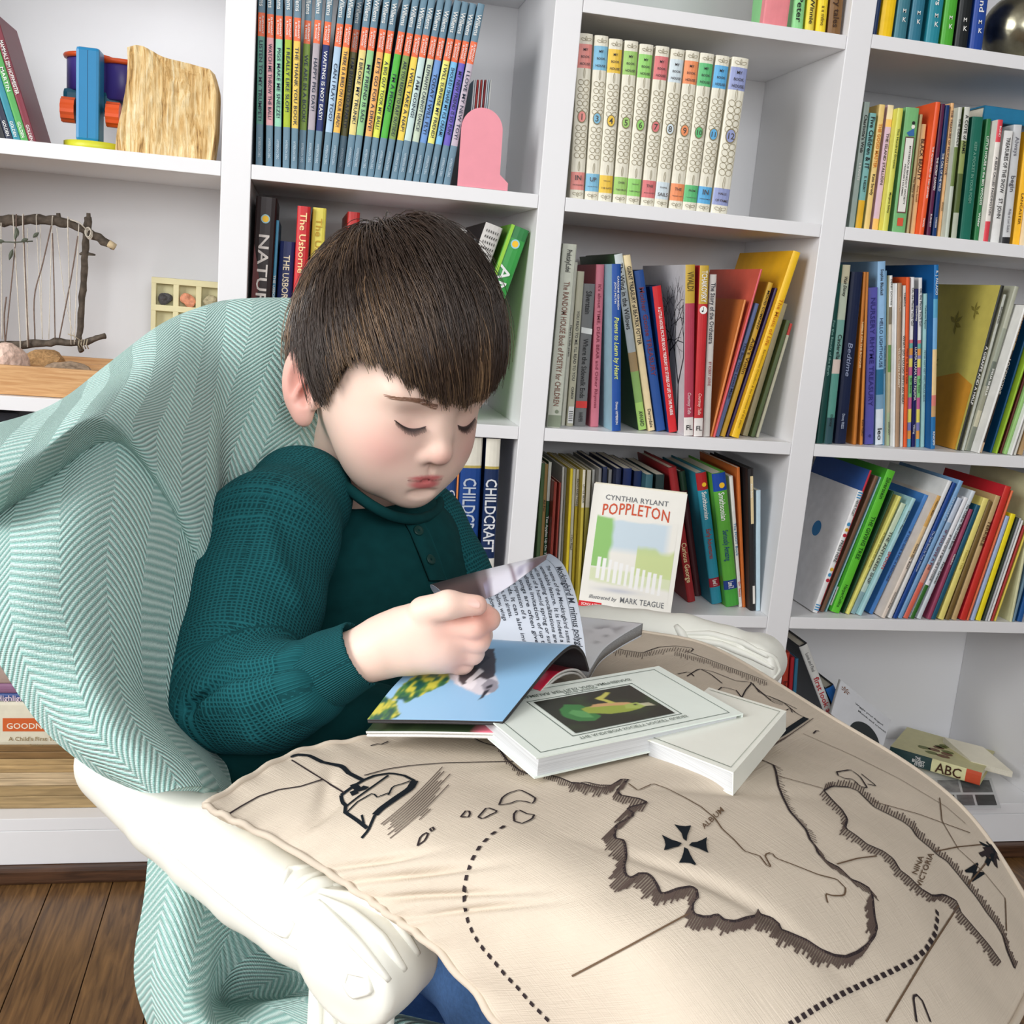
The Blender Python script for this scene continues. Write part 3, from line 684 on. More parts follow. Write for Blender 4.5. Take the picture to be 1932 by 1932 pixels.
# --- right column, picture books on the middle shelf
sx = 4.472
def F(t, b, w, c, tx=[], **k): return dict(t=t, b=b, w=w, c=c, tx=tx, hard=k.pop('hard', w > 44), r=0.0018, **k)
F_ = [F((362, 330), (206, 1686), 58, (24, 80, 74), [('For the Beauty of the Earth', .2, .6, .3, (140, 190, 180))]),
 F((438, 180), (282, 1690), 72, [(.1, (206, 200, 170)), (.3, (190, 200, 180)), (.52, (120, 168, 158)), (.6, (220, 200, 190)), (.85, (90, 152, 140)), (1, (50, 84, 92))], [('Walt Disney', .06, .17, .34, INK, 0, .3), ('Cinderella', .38, .52, .42, INK), ('Disney', .83, .9, .24, INK)]),
 F((528, 240), (383, 1690), 100, (22, 34, 66), [('Bedtime', .36, .64, .34, (140, 150, 180), 0, .2), ('Disney PRESS', .82, .91, .2, (170, 180, 200))]),
 F((600, 240), (512, 1696), 40, (190, 116, 46), [("NIBBLE ON THE BOUGHS", .28, .55, .5, (240, 210, 160))]),
 F((604, 240), (552, 1697), 36, (205, 132, 58), [('Kate Feiffer', .84, .96, .5, INK)]),
 F((660, 375), (625, 1697), 82, (92, 90, 176), [('NURSERY RHYME TREASURY', .06, .75, .4, (50, 48, 120)), ('e', .94, .94, .3, (50, 48, 120), 0, 0, True)]),
 F((735, 155), (712, 1700), 72, [(.35, (150, 192, 230)), (.58, (140, 188, 226)), (.72, (40, 110, 150)), (.8, (120, 160, 190)), (1, (222, 232, 240))], [('Sophie Blackall', .04, .18, .3, INK), ('HELLO LIGHTHOUSE', .3, .57, .36, (40, 60, 90)), ('leo', .9, .98, .5, INK)]),
 F((768, 230), (748, 1700), 26, (128, 178, 214), [('The Little Book Barn', .4, .6, .5, (60, 80, 110))]),
 F((815, 270), (788, 1706), 44, [(.18, (232, 232, 228)), (.28, (120, 110, 90)), (.4, (200, 190, 170)), (.56, (96, 136, 70)), (.8, (176, 172, 140)), (1, (160, 176, 140))], [('DERBY DOWNS', .02, .17, .5, INK), ('LOSCANT', .84, .95, .4, INK)]),
 F((850, 335), (829, 1714), 20, (236, 236, 234)),
 F((885, 335), (861, 1716), 42, (176, 144, 116), [('WILLIAMS', .05, .2, .3, (220, 200, 180)), ('VELVETEEN RABBIT', .32, .7, .42, (236, 220, 200))]),
 F((925, 355), (899, 1716), 28, (236, 230, 222), [('YAMADA', .04, .13, .4, INK), ('WHAT DO YOU DO WITH AN IDEA?', .28, .75, .5, INK)]),
 F((957, 285), (932, 1718), 32, (228, 94, 46), [('How to Raise a Lion', .41, .62, .5, (110, 20, 20))]),
 F((995, 285), (963, 1718), 34, [(.36, (238, 238, 238)), (.38, (220, 120, 130)), (.41, (110, 180, 170)), (.45, (230, 160, 80)), (.47, (150, 140, 190)), (.52, (240, 225, 110)), (.57, (210, 110, 150)), (.7, (130, 200, 130)), (.77, (200, 100, 150)), (.85, (235, 220, 100)), (.9, (130, 130, 190)), (.95, (235, 160, 80)), (1, (90, 170, 200))], [("Oh, the Places You'll Go!", .06, .28, .5, INK), ('Dr. Seuss', .58, .68, .4, (40, 70, 40))]),
 F((1030, 385), (1000, 1716), 36, (32, 34, 106), [('Dewdney', .1, .2, .4, WH), ('LLAMA LLAMA RED PAJAMA', .36, .7, .5, WH), ('Viking', .85, .92, .4, WH)]),
 F((1060, 290), (1036, 1718), 34, [(.36, (238, 238, 238)), (.38, (220, 120, 130)), (.41, (110, 180, 170)), (.45, (230, 160, 80)), (.47, (150, 140, 190)), (.52, (240, 225, 110)), (.57, (210, 110, 150)), (.7, (130, 200, 130)), (.77, (200, 100, 150)), (.85, (235, 220, 100)), (.9, (130, 130, 190)), (.95, (235, 160, 80)), (1, (90, 170, 200))], [("Oh, the Places You'll Go!", .06, .28, .5, INK), ('Dr. Seuss', .58, .68, .4, (40, 70, 40))], lab='thin white book with coloured stripes, between the navy and pale teal ones'),
 F((1112, 425), (1086, 1719), 58, (168, 212, 208), [('Catherine Rayner', .06, .24, .3, INK), ('PETER NOT GET WET, POLAR BEAR', .34, .72, .3, (90, 110, 120))]),
 F((1185, 180), (1155, 1734), 64, [(.18, (24, 112, 178)), (.28, (90, 164, 200)), (.45, (120, 176, 220)), (.7, (236, 206, 150)), (.76, (220, 130, 120)), (.82, (200, 160, 110)), (1, (40, 116, 176))], [('R. J. PALACIO', .03, .16, .4, WH), ('KNOPF', .9, .98, .4, WH)], side=(18, 88, 150)),
 F((1755, 355), (1382, 1746), 34, (40, 42, 36), [('A GIRAFFE AND A HALF', .36, .72, .55, WH)], side=(206, 192, 96), d=0.25, look='with a yellow rabbit cover'),
 F((1775, 430), (1419, 1746), 30, (202, 206, 196), [('Silverstein', .06, .2, .5, INK)]),
 F((1885, 365), (1472, 1752), 74, [(.25, (176, 178, 160)), (.45, (150, 156, 140)), (.6, (100, 108, 96)), (.75, (150, 150, 130)), (.85, (190, 186, 160)), (1, (120, 126, 112))], [('DELIA BRIELLA', .45, .7, .36, WH)]),
 F((1932, 520), (1535, 1768), 26, (236, 236, 232)),
 F((1950, 520), (1566, 1764), 32, [(.3, (226, 190, 130)), (.93, (66, 48, 46)), (1, (240, 206, 170))], [('BRIAN FLOCA', .02, .26, .6, (110, 60, 30)), ('LOCOMOTIVE', .34, .62, .6, (240, 236, 226))]),
 F((1990, 560), (1620, 1748), 46, [(.3, (40, 100, 150)), (.62, (216, 222, 220)), (1, (110, 160, 186))], [('OCEAN MEETS SKY', .33, .58, .5, INK)]),
 F((2010, 600), (1655, 1764), 22, (20, 84, 130)),
 F((2040, 680), (1690, 1772), 34, (154, 192, 52), [('DRAGONS', .3, .6, .5, (90, 130, 30))]),
 F((2070, 700), (1728, 1772), 30, (100, 42, 36)),
 F((2110, 760), (1778, 1778), 44, (150, 196, 118)),
 F((2150, 800), (1826, 1786), 22, (238, 238, 236)),
 F((2170, 800), (1856, 1786), 22, (226, 224, 214)),
 F((2210, 800), (1900, 1784), 46, (206, 170, 120))]
rowF = make_row('on the right middle shelf', 'picture books on the right middle shelf', (1500, 460, sx), ZS['S2'], F_)
# rabbit silhouette and leaves printed on the yellow cover
q = [r_ for r_ in rowF if r_.get('look') == 'with a yellow rabbit cover'][0]; X = -q['wm']/2-0.0005; h = q['h']; dd = q['dep']
b = MB()
def cprint(poly, mi, off=0): b.add([(X-0.00015*off, (1-u)*dd+0.001, v*h) for u, v in poly], [list(range(len(poly)))], mi)
cprint([(.02, .0), (.98, .0), (.98, .40), (.8, .46), (.5, .40), (.3, .42), (.02, .46)], 1)
cprint([(.12, .02), (.4, .02), (.42, .1), (.38, .2), (.36, .24), (.44, .25), (.46, .28), (.4, .31), (.46, .40), (.42, .40), (.37, .33), (.4, .41), (.36, .4), (.32, .31), (.24, .27), (.16, .16)], 0, 1)
for lx, lz, ls in ((.3, .66, .09), (.62, .76, .08), (.15, .60, .1), (.8, .84, .06), (.5, .5, .05)):
    for a in (-1.2, -.3, .6, 1.5, 2.6):
        c_, s_ = math.cos(a), math.sin(a)
        cprint([(lx, lz), (lx+ls*(.5*c_-.18*s_), lz+ls*(.5*s_+.18*c_)), (lx+ls*c_, lz+ls*s_), (lx+ls*(.5*c_+.18*s_), lz+ls*(.5*s_-.18*c_))], 2, 1)
b.build('cover_print', [mat((58, 40, 26), .5, 0), mat((214, 150, 50), .5, .05), mat((150, 138, 60), .5, 0)], q['root'])
# --- right column, leaning picture books on the lower shelf
G_ = [F((725, 345), (385, 1246), 40, (240, 240, 240), [('HERVE TULLET', .07, .2, .4, INK), ('PRESS HERE', .4, .58, .5, INK)], side=(240, 240, 242), d=0.21, look='with coloured dots'),
 F((800, 190), (402, 1240), 16, (190, 40, 60), side=(50, 90, 160)),
 F((845, 235), (436, 1238), 30, (124, 90, 70)),
 F((872, 240), (466, 1236), 12, (150, 190, 200)),
 F((950, 195), (532, 1240), 72, (98, 198, 54), [('Silverstein', .05, .2, .4, (30, 70, 30)), ('THE GIVING TREE', .32, .62, .4, (30, 80, 30)), ('HarperCollins', .8, .96, .3, (30, 80, 30))], side=(74, 172, 48), Y=.025),
 F((968, 345), (598, 1250), 14, (36, 74, 46)),
 F((1016, 385), (626, 1256), 30, (230, 224, 120), [('A New Dress for Anna', .2, .7, .45, (150, 140, 60))]),
 F((1045, 440), (668, 1256), 46, [(.6, (204, 218, 190)), (.8, (190, 210, 200)), (1, (140, 170, 176))], [('THE ANTLERED SHIP', .25, .72, .46, (60, 60, 60))]),
 F((1120, 400), (715, 1266), 34, (170, 214, 220), [('Rosenthal / Magoon', .1, .3, .3, INK), ('SPOON', .45, .6, .6, (200, 40, 50))]),
 F((1222, 375), (806, 1270), 54, (70, 130, 200), [('IF YOU GIVE A PIG A PANCAKE', .3, .72, .36, (20, 30, 90))], Y=.025),
 F((1285, 380), (866, 1296), 60, [(.25, (214, 166, 90)), (.5, (226, 196, 150)), (1, (236, 222, 208))], [('Hesse / Muth', .04, .16, .3, INK), ('Come On, Rain!', .36, .62, .4, (30, 20, 30)), ('Scholastic Press', .76, .94, .26, INK)]),
 F((1385, 270), (935, 1296), 38, (230, 232, 232)),
 F((1422, 285), (975, 1302), 32, (24, 70, 146), [('The Quilt Story by Tony Johnston', .35, .65, .4, (200, 215, 235))]),
 F((1472, 270), (1010, 1310), 34, (126, 170, 214), [('OH WHAT A', .1, .3, .4, (200, 220, 240))]),
 F((1462, 400), (1052, 1312), 40, [(.2, (200, 210, 226)), (.55, (150, 180, 210)), (.7, (220, 150, 130)), (1, (226, 110, 90))], [('IF YOU GIVE A PIG', .25, .6, .4, (120, 50, 70))]),
 F((1512, 395), (1102, 1322), 40, [(.72, (236, 236, 240)), (1, (50, 110, 40))], [('IF YOU GIVE A MOUSE A COOKIE', .3, .68, .36, INK)]),
 F((1560, 345), (1146, 1326), 40, (214, 222, 228), [('The Children Who Loved Books', .1, .45, .5, INK), ('Peter Carnavas', .55, .72, .44, INK)]),
 F((1545, 480), (1226, 1312), 30, (156, 70, 100), [('Madeline', .4, .5, .4, WH)]),
 F((1600, 450), (1262, 1300), 40, (30, 90, 116)),
 F((1655, 400), (1312, 1328), 56, (238, 224, 128), [('Yellow Tale', .4, .6, .3, (190, 170, 70))]),
 F((1685, 420), (1362, 1316), 36, (124, 100, 54)),
 F((1745, 380), (1412, 1314), 40, (200, 170, 120), [('TERRIBLE', .2, .4, .5, (80, 50, 30))]),
 F((1820, 310), (1478, 1312), 50, (208, 54, 44), side=(200, 40, 50)),
 F((1850, 340), (1514, 1316), 16, (230, 120, 80)),
 F((1815, 530), (1546, 1332), 32, (170, 190, 224)),
 F((1858, 515), (1590, 1332), 40, (246, 226, 36)),
 F((1890, 540), (1628, 1334), 16, (60, 70, 60)),
 F((1910, 545), (1648, 1334), 16, (196, 198, 200)),
 F((1925, 560), (1668, 1334), 16, (230, 230, 226)),
 F((1940, 600), (1692, 1334), 18, (176, 60, 56)),
 F((1960, 620), (1716, 1336), 18, (226, 206, 90)),
 F((2010, 240), (1790, 1334), 52, (218, 218, 176)),
 F((2040, 600), (1850, 1322), 30, (110, 140, 160)),
 F((2100, 600), (1900, 1322), 40, (36, 92, 156))]
rowG = make_row('on the lower right shelf', 'leaning picture books on the lower right shelf', (1440, 840, 3.927), ZS['S3'], G_)
q = rowG[0]; X = -q['wm']/2-0.0005; h = q['h']; dd = q['dep']
b = MB()
for u, v, c in ((.30, .58, 1), (.62, .60, 0)):
    b.add([(X, (1-u)*dd+0.017*math.cos(2*math.pi*k/20)*.8, v*h+0.013*math.sin(2*math.pi*k/20)) for k in range(20)], [list(range(20))], c)
b.build('cover_print', [mat((50, 130, 190), .5, 0), mat((220, 190, 60), .5, 0)], q['root'])
b = MB()
for f, c in ((.27, 0), (.315, 1), (.36, 2), (.64, 1), (.685, 0), (.73, 2)):
    b.add([(q['wm']*.36*math.cos(2*math.pi*k/14), -0.0007, h*(1-f)+q['wm']*.36*math.sin(2*math.pi*k/14)) for k in range(14)], [list(range(14))], c)
for k in range(3):
    for f in (.01, .93):
        z = h*(1-f-.02*k); b.add([(-q['wm']*.48, -.0006, z), (q['wm']*.48, -.0006, z), (q['wm']*.48, -.0006, z-.002), (-q['wm']*.48, -.0006, z-.002)], [[0, 1, 2, 3]], 0)
b.build('emblem', [mat((70, 150, 200), .5, 0), mat((226, 180, 70), .5, 0), mat((190, 40, 60), .5, 0)], q['root'])
# price sticker with bar code on the green cover
q = [r_ for r_ in rowG if r_['tx'] and r_['tx'][1][0] == 'THE GIVING TREE'][0] if False else [r_ for r_ in rowG if any('GIVING' in t_[0] for t_ in r_['tx'])][0]
X = -q['wm']/2-0.0005; b = MB(); b.add([(X, .006, .008), (X, .04, .008), (X, .04, .04), (X, .006, .04)], [[0, 1, 2, 3]], 0)
for k in range(8): y_ = .01+k*.0034; b.add([(X-.0002, y_, .012), (X-.0002, y_+.0016, .012), (X-.0002, y_+.0016, .034), (X-.0002, y_, .034)], [[0, 1, 2, 3]], 1)
b.build('sticker', [mat((225, 225, 222), .5, 0), mat(INK, .5, 0)], q['root'])
# --- lower middle shelf, easy readers
cH = (840, 800, 3.019)
H_ = [((560, 225), 515, 22, (70, 96, 60), []), ((578, 230), 533, 20, (150, 120, 70), [('All For', .1, .5, .5, INK)]), ((603, 218), 560, 26, [(.28, (206, 208, 196)), (1, (40, 84, 56))], [('Ten Apples Up On Top', .3, .8, .6, WH)]),
 ((622, 330), 582, 10, (150, 60, 50), []), ((633, 332), 594, 10, (172, 84, 70), []), ((644, 332), 606, 10, (140, 50, 46), []), ((656, 335), 618, 10, (160, 70, 60), []),
 ((672, 245), 636, 16, (196, 196, 190), []), ((690, 250), 655, 14, (150, 150, 146), []), ((715, 255), 680, 20, (230, 206, 50), []), ((737, 258), 704, 16, (206, 206, 190), [('I Can Read', .3, .8, .5, INK)]),
 ((760, 260), 727, 22, [(.28, (226, 220, 200)), (1, (206, 184, 60))], [('FROG AND TOAD', .05, .3, .5, INK)]), ((788, 262), 755, 22, [(.28, (226, 220, 200)), (1, (196, 178, 70))], [('LITTLE BEAR', .05, .3, .5, INK)]),
 ((820, 265), 785, 24, [(.28, (220, 214, 196)), (1, (180, 170, 80))], []), ((850, 262), 815, 22, (200, 200, 196), []), ((880, 255), 845, 24, (120, 120, 120), []), ((912, 245), 875, 26, (50, 60, 90), []), ((945, 262), 905, 26, (160, 160, 158), []), ((985, 255), 940, 40, (26, 36, 66), []), ((1040, 255), 990, 48, (30, 48, 100), []), ((1100, 270), 1050, 46, (24, 44, 90), []), ((1165, 290), 1120, 40, (60, 100, 110), []), ((1225, 290), 1185, 50, (40, 60, 60), [])]
bk = [dict(t=t, b=(b_, None), w=w_, c=c, tx=tx, hard=False, Y=0.05+0.01*((i*7) % 3), d=0.16) for i, (t, b_, w_, c, tx) in enumerate(H_)]
make_row('among the thin readers', 'thin readers on the lower middle shelf', cH, ZS['S3'], bk)
bk = [dict(t=(1295, 255), b=(1405, 1020), w=48, c=(150, 36, 40), tx=[('Curious George', .55, .85, .5, (230, 210, 160)), ('A Treasury', .2, .4, .4, (200, 120, 110))]),
 dict(t=(1355, 275), b=(1450, 985), w=50, c=[(.15, (40, 70, 50)), (1, (70, 30, 34))], tx=[]),
 dict(t=(1448, 285), b=(1540, 1030), w=84, c=[(.13, (176, 34, 40)), (.8, (44, 140, 164)), (.87, (150, 30, 50)), (1, (44, 140, 164))], tx=[('Smithsonian', .14, .35, .36, WH), ('Early Adventures', .42, .65, .36, (160, 50, 40)), ('Level 1', .81, .86, .34, WH)], sh=lambda w, h: [(disc(.1, .09, .2, w, h), (240, 190, 40))]),
 dict(t=(1560, 290), b=(1640, 1046), w=82, c=[(.13, (26, 70, 160)), (.8, (92, 168, 60)), (.87, (30, 60, 130)), (1, (70, 160, 60))], tx=[('Smithsonian', .14, .35, .36, WH), ('Seriously Amazing', .42, .65, .34, (20, 60, 110)), ('Level 2', .81, .86, .34, WH)], sh=lambda w, h: [(disc(.1, .09, .2, w, h), (240, 190, 40))]),
 dict(t=(1630, 300), b=(1684, 1044), w=22, c=(232, 230, 224), tx=[('The FOOT Book', .35, .6, .6, (60, 130, 170)), ('Dr. Seuss', .8, .92, .5, (200, 50, 50))]),
 dict(t=(1672, 250), b=(1706, 1046), w=28, c=(206, 110, 50), tx=[]),
 dict(t=(1728, 258), b=(1742, 1066), w=60, c=(34, 32, 34), tx=[('Amelia Bedelia', .1, .2, .3, WH)], sh=lambda w, h: [([(-.2, .05), (.3, .05), (.3, .38), (-.2, .38)], (226, 206, 160)), ([(-.1, .82), (.3, .82), (.3, .95), (-.1, .95)], (226, 222, 214))]),
 dict(t=(1788, 380), b=(1785, 1066), w=26, c=(190, 214, 226), tx=[])]
for q_ in bk: q_['hard'] = q_['w'] > 45; q_['d'] = 0.16
make_row('right of the standing book', 'taller books at the end of the lower middle shelf', cH, ZS['S3'], bk)
# --- encyclopedias behind the boy
cI = (440, 360, 3.22)
def vert(x, y, k=0.036): return (x, y)
I_ = [((185, 38), 120, 148, (34, 18, 18), [('NATURAL', .16, .62, .42, (214, 206, 200)), ('HISTORY', .66, .95, .42, (214, 206, 200))]),
 ((270, 180), 214, 20, (84, 160, 196), [('THE USBORNE INTERNET LINKED FIRST ENC', .1, .95, .6, WH)]),
 ((337, 310), 285, 98, (30, 44, 100), [('THE USBORNE GEOGRAPHY', .08, .7, .34, (236, 230, 200))]),
 ((428, 95), 372, 84, (206, 42, 46), [('The Usborne', .03, .32, .42, (250, 220, 160)), ('science', .4, .6, .4, (250, 220, 160))]),
 ((527, 105), 466, 78, (236, 222, 96), [('The Usborne', .05, .35, .36, (190, 150, 30))]),
 ((735, 130), 670, 70, (186, 44, 42), [])]
bk = [dict(t=t, b=(b_-10, None), w=w_, c=c, tx=tx, Y=0.02+.01*(i % 3), d=0.2) for i, (t, b_, w_, c, tx) in enumerate(I_)]
bk[0]['sh'] = lambda w, h: [([(-.46, .22), (-.1, .4), (-.46, .6)], (92, 22, 22)), (disc(0, .1, .22, w, h, 16), (150, 190, 200)), (disc(0, .1, .16, w, h, 16), (240, 190, 40))]
make_row('above the throw', 'encyclopedias on the second shelf', cI, ZS['S2'], bk)
bk = [dict(t=(1385, 240), b=(965, None), w=80, c=(236, 236, 234), tx=[]),
 dict(t=(1432, 290), b=(1035, None), w=34, c=(26, 26, 28), tx=[('World Atlas', .05, .5, .5, (210, 90, 130))]),
 dict(t=(1478, 300), b=(1083, None), w=34, c=(28, 28, 30), tx=[('World War', .05, .5, .5, (210, 90, 130))]),
 dict(t=(1588, 225), b=(1175, None), w=108, c=[(.2, (205, 202, 198)), (1, (30, 28, 30))], tx=[], side=(30, 30, 32)),
 dict(t=(1745, 240), b=(1335, None), w=116, c=[(.06, (40, 120, 60)), (1, (52, 150, 66))], side=(120, 190, 60), tx=[('ANIMAL', .2, .6, .5, (226, 230, 226)), ('ENCYCLOPEDIA', .62, .95, .4, (226, 230, 226))])]
for q_ in bk: q_['Y'] = 0.03; q_['d'] = 0.19; q_['lab'] = None
bk[3]['sh'] = lambda w, h: [(disc(-.05, .33, .2, w, h, 16), (150, 190, 200)), (disc(-.05, .33, .15, w, h, 16), (240, 190, 40))]+[([(-.35+.13*k+.04*(j % 2), .03+.028*j), (-.31+.13*k+.04*(j % 2), .03+.028*j), (-.29+.13*k, .045+.028*j), (-.35+.13*k, .04+.028*j)], (50, 48, 46)) for k in range(6) for j in range(6)]
bk[4]['sh'] = lambda w, h: [(disc(.02, .085, .24, w, h, 16), (150, 200, 210)), (disc(.02, .085, .17, w, h, 16), (240, 190, 40))]+[([(-.5, .0), (-.32, .0), (-.36, .9), (-.5, .9)], (150, 206, 60))]
make_row('right of the boy\'s hair', 'reference books behind the boy\'s head', cI, ZS['S2'], bk)
bk = [dict(t=(150, 92), b=(108, 800), w=128, c=[(.16, (232, 228, 214)), (.175, (190, 170, 90)), (.7, (24, 68, 140)), (.86, (232, 230, 222)), (1, (60, 140, 190))], tx=[('CHILDCRAFT', .23, .66, .5, (190, 200, 214))]),
 dict(t=(276, 115), b=(232, 800), w=80, c=[(.16, (232, 228, 214)), (.175, (190, 170, 90)), (.7, (18, 42, 84)), (.86, (232, 230, 222)), (1, (130, 190, 60))], tx=[('CHILDCRAFT', .23, .66, .7, (224, 226, 230)), ('Guide', .72, .75, .5, INK, 0, 0, True), ('13', .83, .85, .26, INK, 0, 0, True)]),
 dict(t=(48, 230), b=(8, 800), w=56, c=[(.1, (230, 226, 214)), (.7, (22, 60, 120)), (1, (232, 230, 222))], tx=[('CHILDCRAFT', .2, .66, .6, (200, 206, 214))]),
 dict(t=(78, 240), b=(38, 800), w=10, c=(226, 140, 80), tx=[])]
for q_ in bk: q_['Y'] = 0.008; q_['b'] = (q_['b'][0]-5, None); q_['h'] = 0.255
bk[2]['h'] = 0.22; bk[3]['h'] = 0.215
make_row('beside the boy\'s chin', 'blue and white encyclopedias', cH, ZS['S3'], bk)
# ------------------------------------------------------------------ armchair
MID = np.array([0.315, -0.826]); LC = np.array([0.647, 0.763]); FC = np.array([0.763, -0.647])
def lp(f, l, z): p = MID+f*FC+l*LC; return np.array([p[0], p[1], z])
def bvh_of(V, F): return BVHTree.FromPolygons([tuple(map(float, v)) for v in V], [list(map(int, f)) for f in F])
def cast(bvh, px, py):
    r = ray(px, py); r = r/np.linalg.norm(r)
    h = bvh.ray_cast(Vector(CAM), Vector(r))
    return (np.array(h[0]), np.array(h[1])) if h[0] is not None else None
def resample(P, step):
    P = np.asarray(P, float); d = np.r_[0, np.cumsum(np.linalg.norm(np.diff(P, axis=0), axis=1))]
    n = max(2, int(d[-1]/step)+1); t = np.linspace(0, d[-1], n)
    return np.stack([np.interp(t, d, P[:, 0]), np.interp(t, d, P[:, 1])], 1)
def ribbon(b, bvh, P, width, off=0.0005, step=7, mi=0, taper=False):
    """printed line following the surface"""
    pts = []; runs = []
    for x, y in resample(P, step):
        h = cast(bvh, x, y)
        if h is None:
            if len(pts) > 1: runs.append(pts)
            pts = []
        else: pts.append(h)
    if len(pts) > 1: runs.append(pts)
    for R in runs:
        V = []; n = len(R)
        for i, (p, nn) in enumerate(R):
            if nn@(CAM-p) < 0: nn = -nn
            t = R[min(i+1, n-1)][0]-R[max(i-1, 0)][0]; t = t/(np.linalg.norm(t)+1e-9)
            s = np.cross(nn, t); s /= np.linalg.norm(s)+1e-9
            wd = width*(0.45+0.55*math.sin(math.pi*i/(n-1))) if taper else width
            V += [p+nn*off+s*wd/2, p+nn*off-s*wd/2]
        b.add(V, [[2*i, 2*i+1, 2*i+3, 2*i+2] for i in range(n-1)], mi)
def patch(b, bvh, P, off=0.0005, mi=0, step=10):
    """printed filled shape (convex-ish) following the surface"""
    C = np.mean(P, axis=0); Q = resample(list(P)+[P[0]], step)[:-1]
    rings = [1.0, 0.66, 0.33]; V = []; n = len(Q)
    for r in rings:
        for q in Q:
            h = cast(bvh, *(C+(q-C)*r))
            if h is None: return
            p, nn = h
            if nn@(CAM-p) < 0: nn = -nn
            V.append(p+nn*off)
    h = cast(bvh, *C)
    if h is None: return
    nn = h[1] if h[1]@(CAM-h[0]) > 0 else -h[1]
    V.append(h[0]+nn*off); F = []
    for k in range(len(rings)-1):
        for i in range(n): j = (i+1) % n; F.append([k*n+i, k*n+j, (k+1)*n+j, (k+1)*n+i])
    k = len(rings)-1
    for i in range(n): F.append([k*n+i, k*n+(i+1) % n, len(V)-1])
    b.add(V, F, mi)
PAINT = mat((240, 240, 230), 0.35, 0.03, 25, 0.06)
chair = thing('armchair', 'antique white carved wooden armchair the boy sits in', 'armchair', tuple(lp(-0.2, 0, 0)))
def armsdf(path, r0, r1, end, er, eh, axis):
    path = [np.asarray(p, np.float32) for p in path]
    def fn(P):
        d = None; n = len(path)-1
        for i in range(n):
            c = sd_cap(P, path[i], path[i+1], r0+(r1-r0)*i/n, r0+(r1-r0)*(i+1)/n)
            d = c if d is None else smin(d, c, 0.004)
        q = P-np.asarray(end, np.float32); ax = np.asarray(axis, np.float32); a = q@ax
        rad = np.sqrt(np.maximum((q*q).sum(-1)-a*a, 0))-er
        cyl = smax(rad, np.abs(a)-eh, 0.006)
        return smin(d, cyl, 0.010)
    return fn
def make_arm(path, r0, r1, end, er, eh, carv):
    axis = np.array([LC[0], LC[1], 0]); allp = np.array(path+[end])
    V, F = surfnet(armsdf(path, r0, r1, end, er, eh, axis), allp.min(0)-0.06, allp.max(0)+0.06, 0.0022)
    o = wparent(link('arm', mesh_np('arm', V, F, True, [PAINT])), chair)
    bv = bvh_of(V, F); b = MB()
    for P, w_ in carv:
        pts = [h for h in (cast(bv, x, y) for x, y in resample(P, 9)) if h is not None]
        if len(pts) < 2: continue
        n = len(pts)
        b.tube([p-nn*w_*0.15 for p, nn in pts], [w_*1.15*(0.45+0.55*math.sin(math.pi*(i+0.5)/n)) for i in range(n)], 7)
    c = b.build('carving', PAINT, None, True); c.parent = o
    return o, bv
pa = [atZ(225, 1440, 0.568), atZ(325, 1535, 0.563), atZ(400, 1600, 0.56), atZ(480, 1665, 0.558), atZ(573, 1728, 0.558), atZ(660, 1783, 0.557), atZ(705, 1812, 0.556)]
armL, bvL = make_arm(pa, 0.0265, 0.0215, atZ(708, 1815, 0.553), 0.0245, 0.022,
    [([(600, 1690), (660, 1720), (720, 1770), (765, 1830)], 0.003), ([(605, 1680), (670, 1692), (740, 1730), (790, 1800)], 0.003), ([(620, 1668), (690, 1675), (760, 1720), (800, 1780)], 0.0028),
     ([(600, 1700), (640, 1745), (690, 1800), (735, 1850)], 0.0028), ([(560, 1690), (590, 1672), (640, 1660)], 0.004), ([(545, 1680), (575, 1660), (620, 1645)], 0.0025),
     ([(530, 1672), (545, 1640), (600, 1632)], 0.0018), ([(300, 1590), (380, 1655), (480, 1735), (560, 1790)], 0.0012), ([(500, 1745), (540, 1765), (555, 1740)], 0.0018),
     ([(655, 1835), (690, 1840), (700, 1870), (665, 1880), (648, 1855), (655, 1835)], 0.0016)])
pb = [atZ(1060, 1190, 0.555), atZ(1130, 1188, 0.555), atZ(1210, 1196, 0.555), atZ(1290, 1205, 0.556), atZ(1370, 1228, 0.552), atZ(1420, 1248, 0.548)]
armR, bvR = make_arm(pb, 0.024, 0.024, atZ(1425, 1252, 0.546), 0.026, 0.024,
    [([(1290, 1195), (1340, 1195), (1400, 1212), (1450, 1240)], 0.003), ([(1295, 1205), (1360, 1215), (1420, 1240), (1460, 1262)], 0.003), ([(1300, 1222), (1370, 1240), (1440, 1270)], 0.0026),
     ([(1275, 1180), (1290, 1200), (1292, 1222)], 0.004), ([(1430, 1225), (1462, 1240), (1472, 1265), (1455, 1285)], 0.0022)])
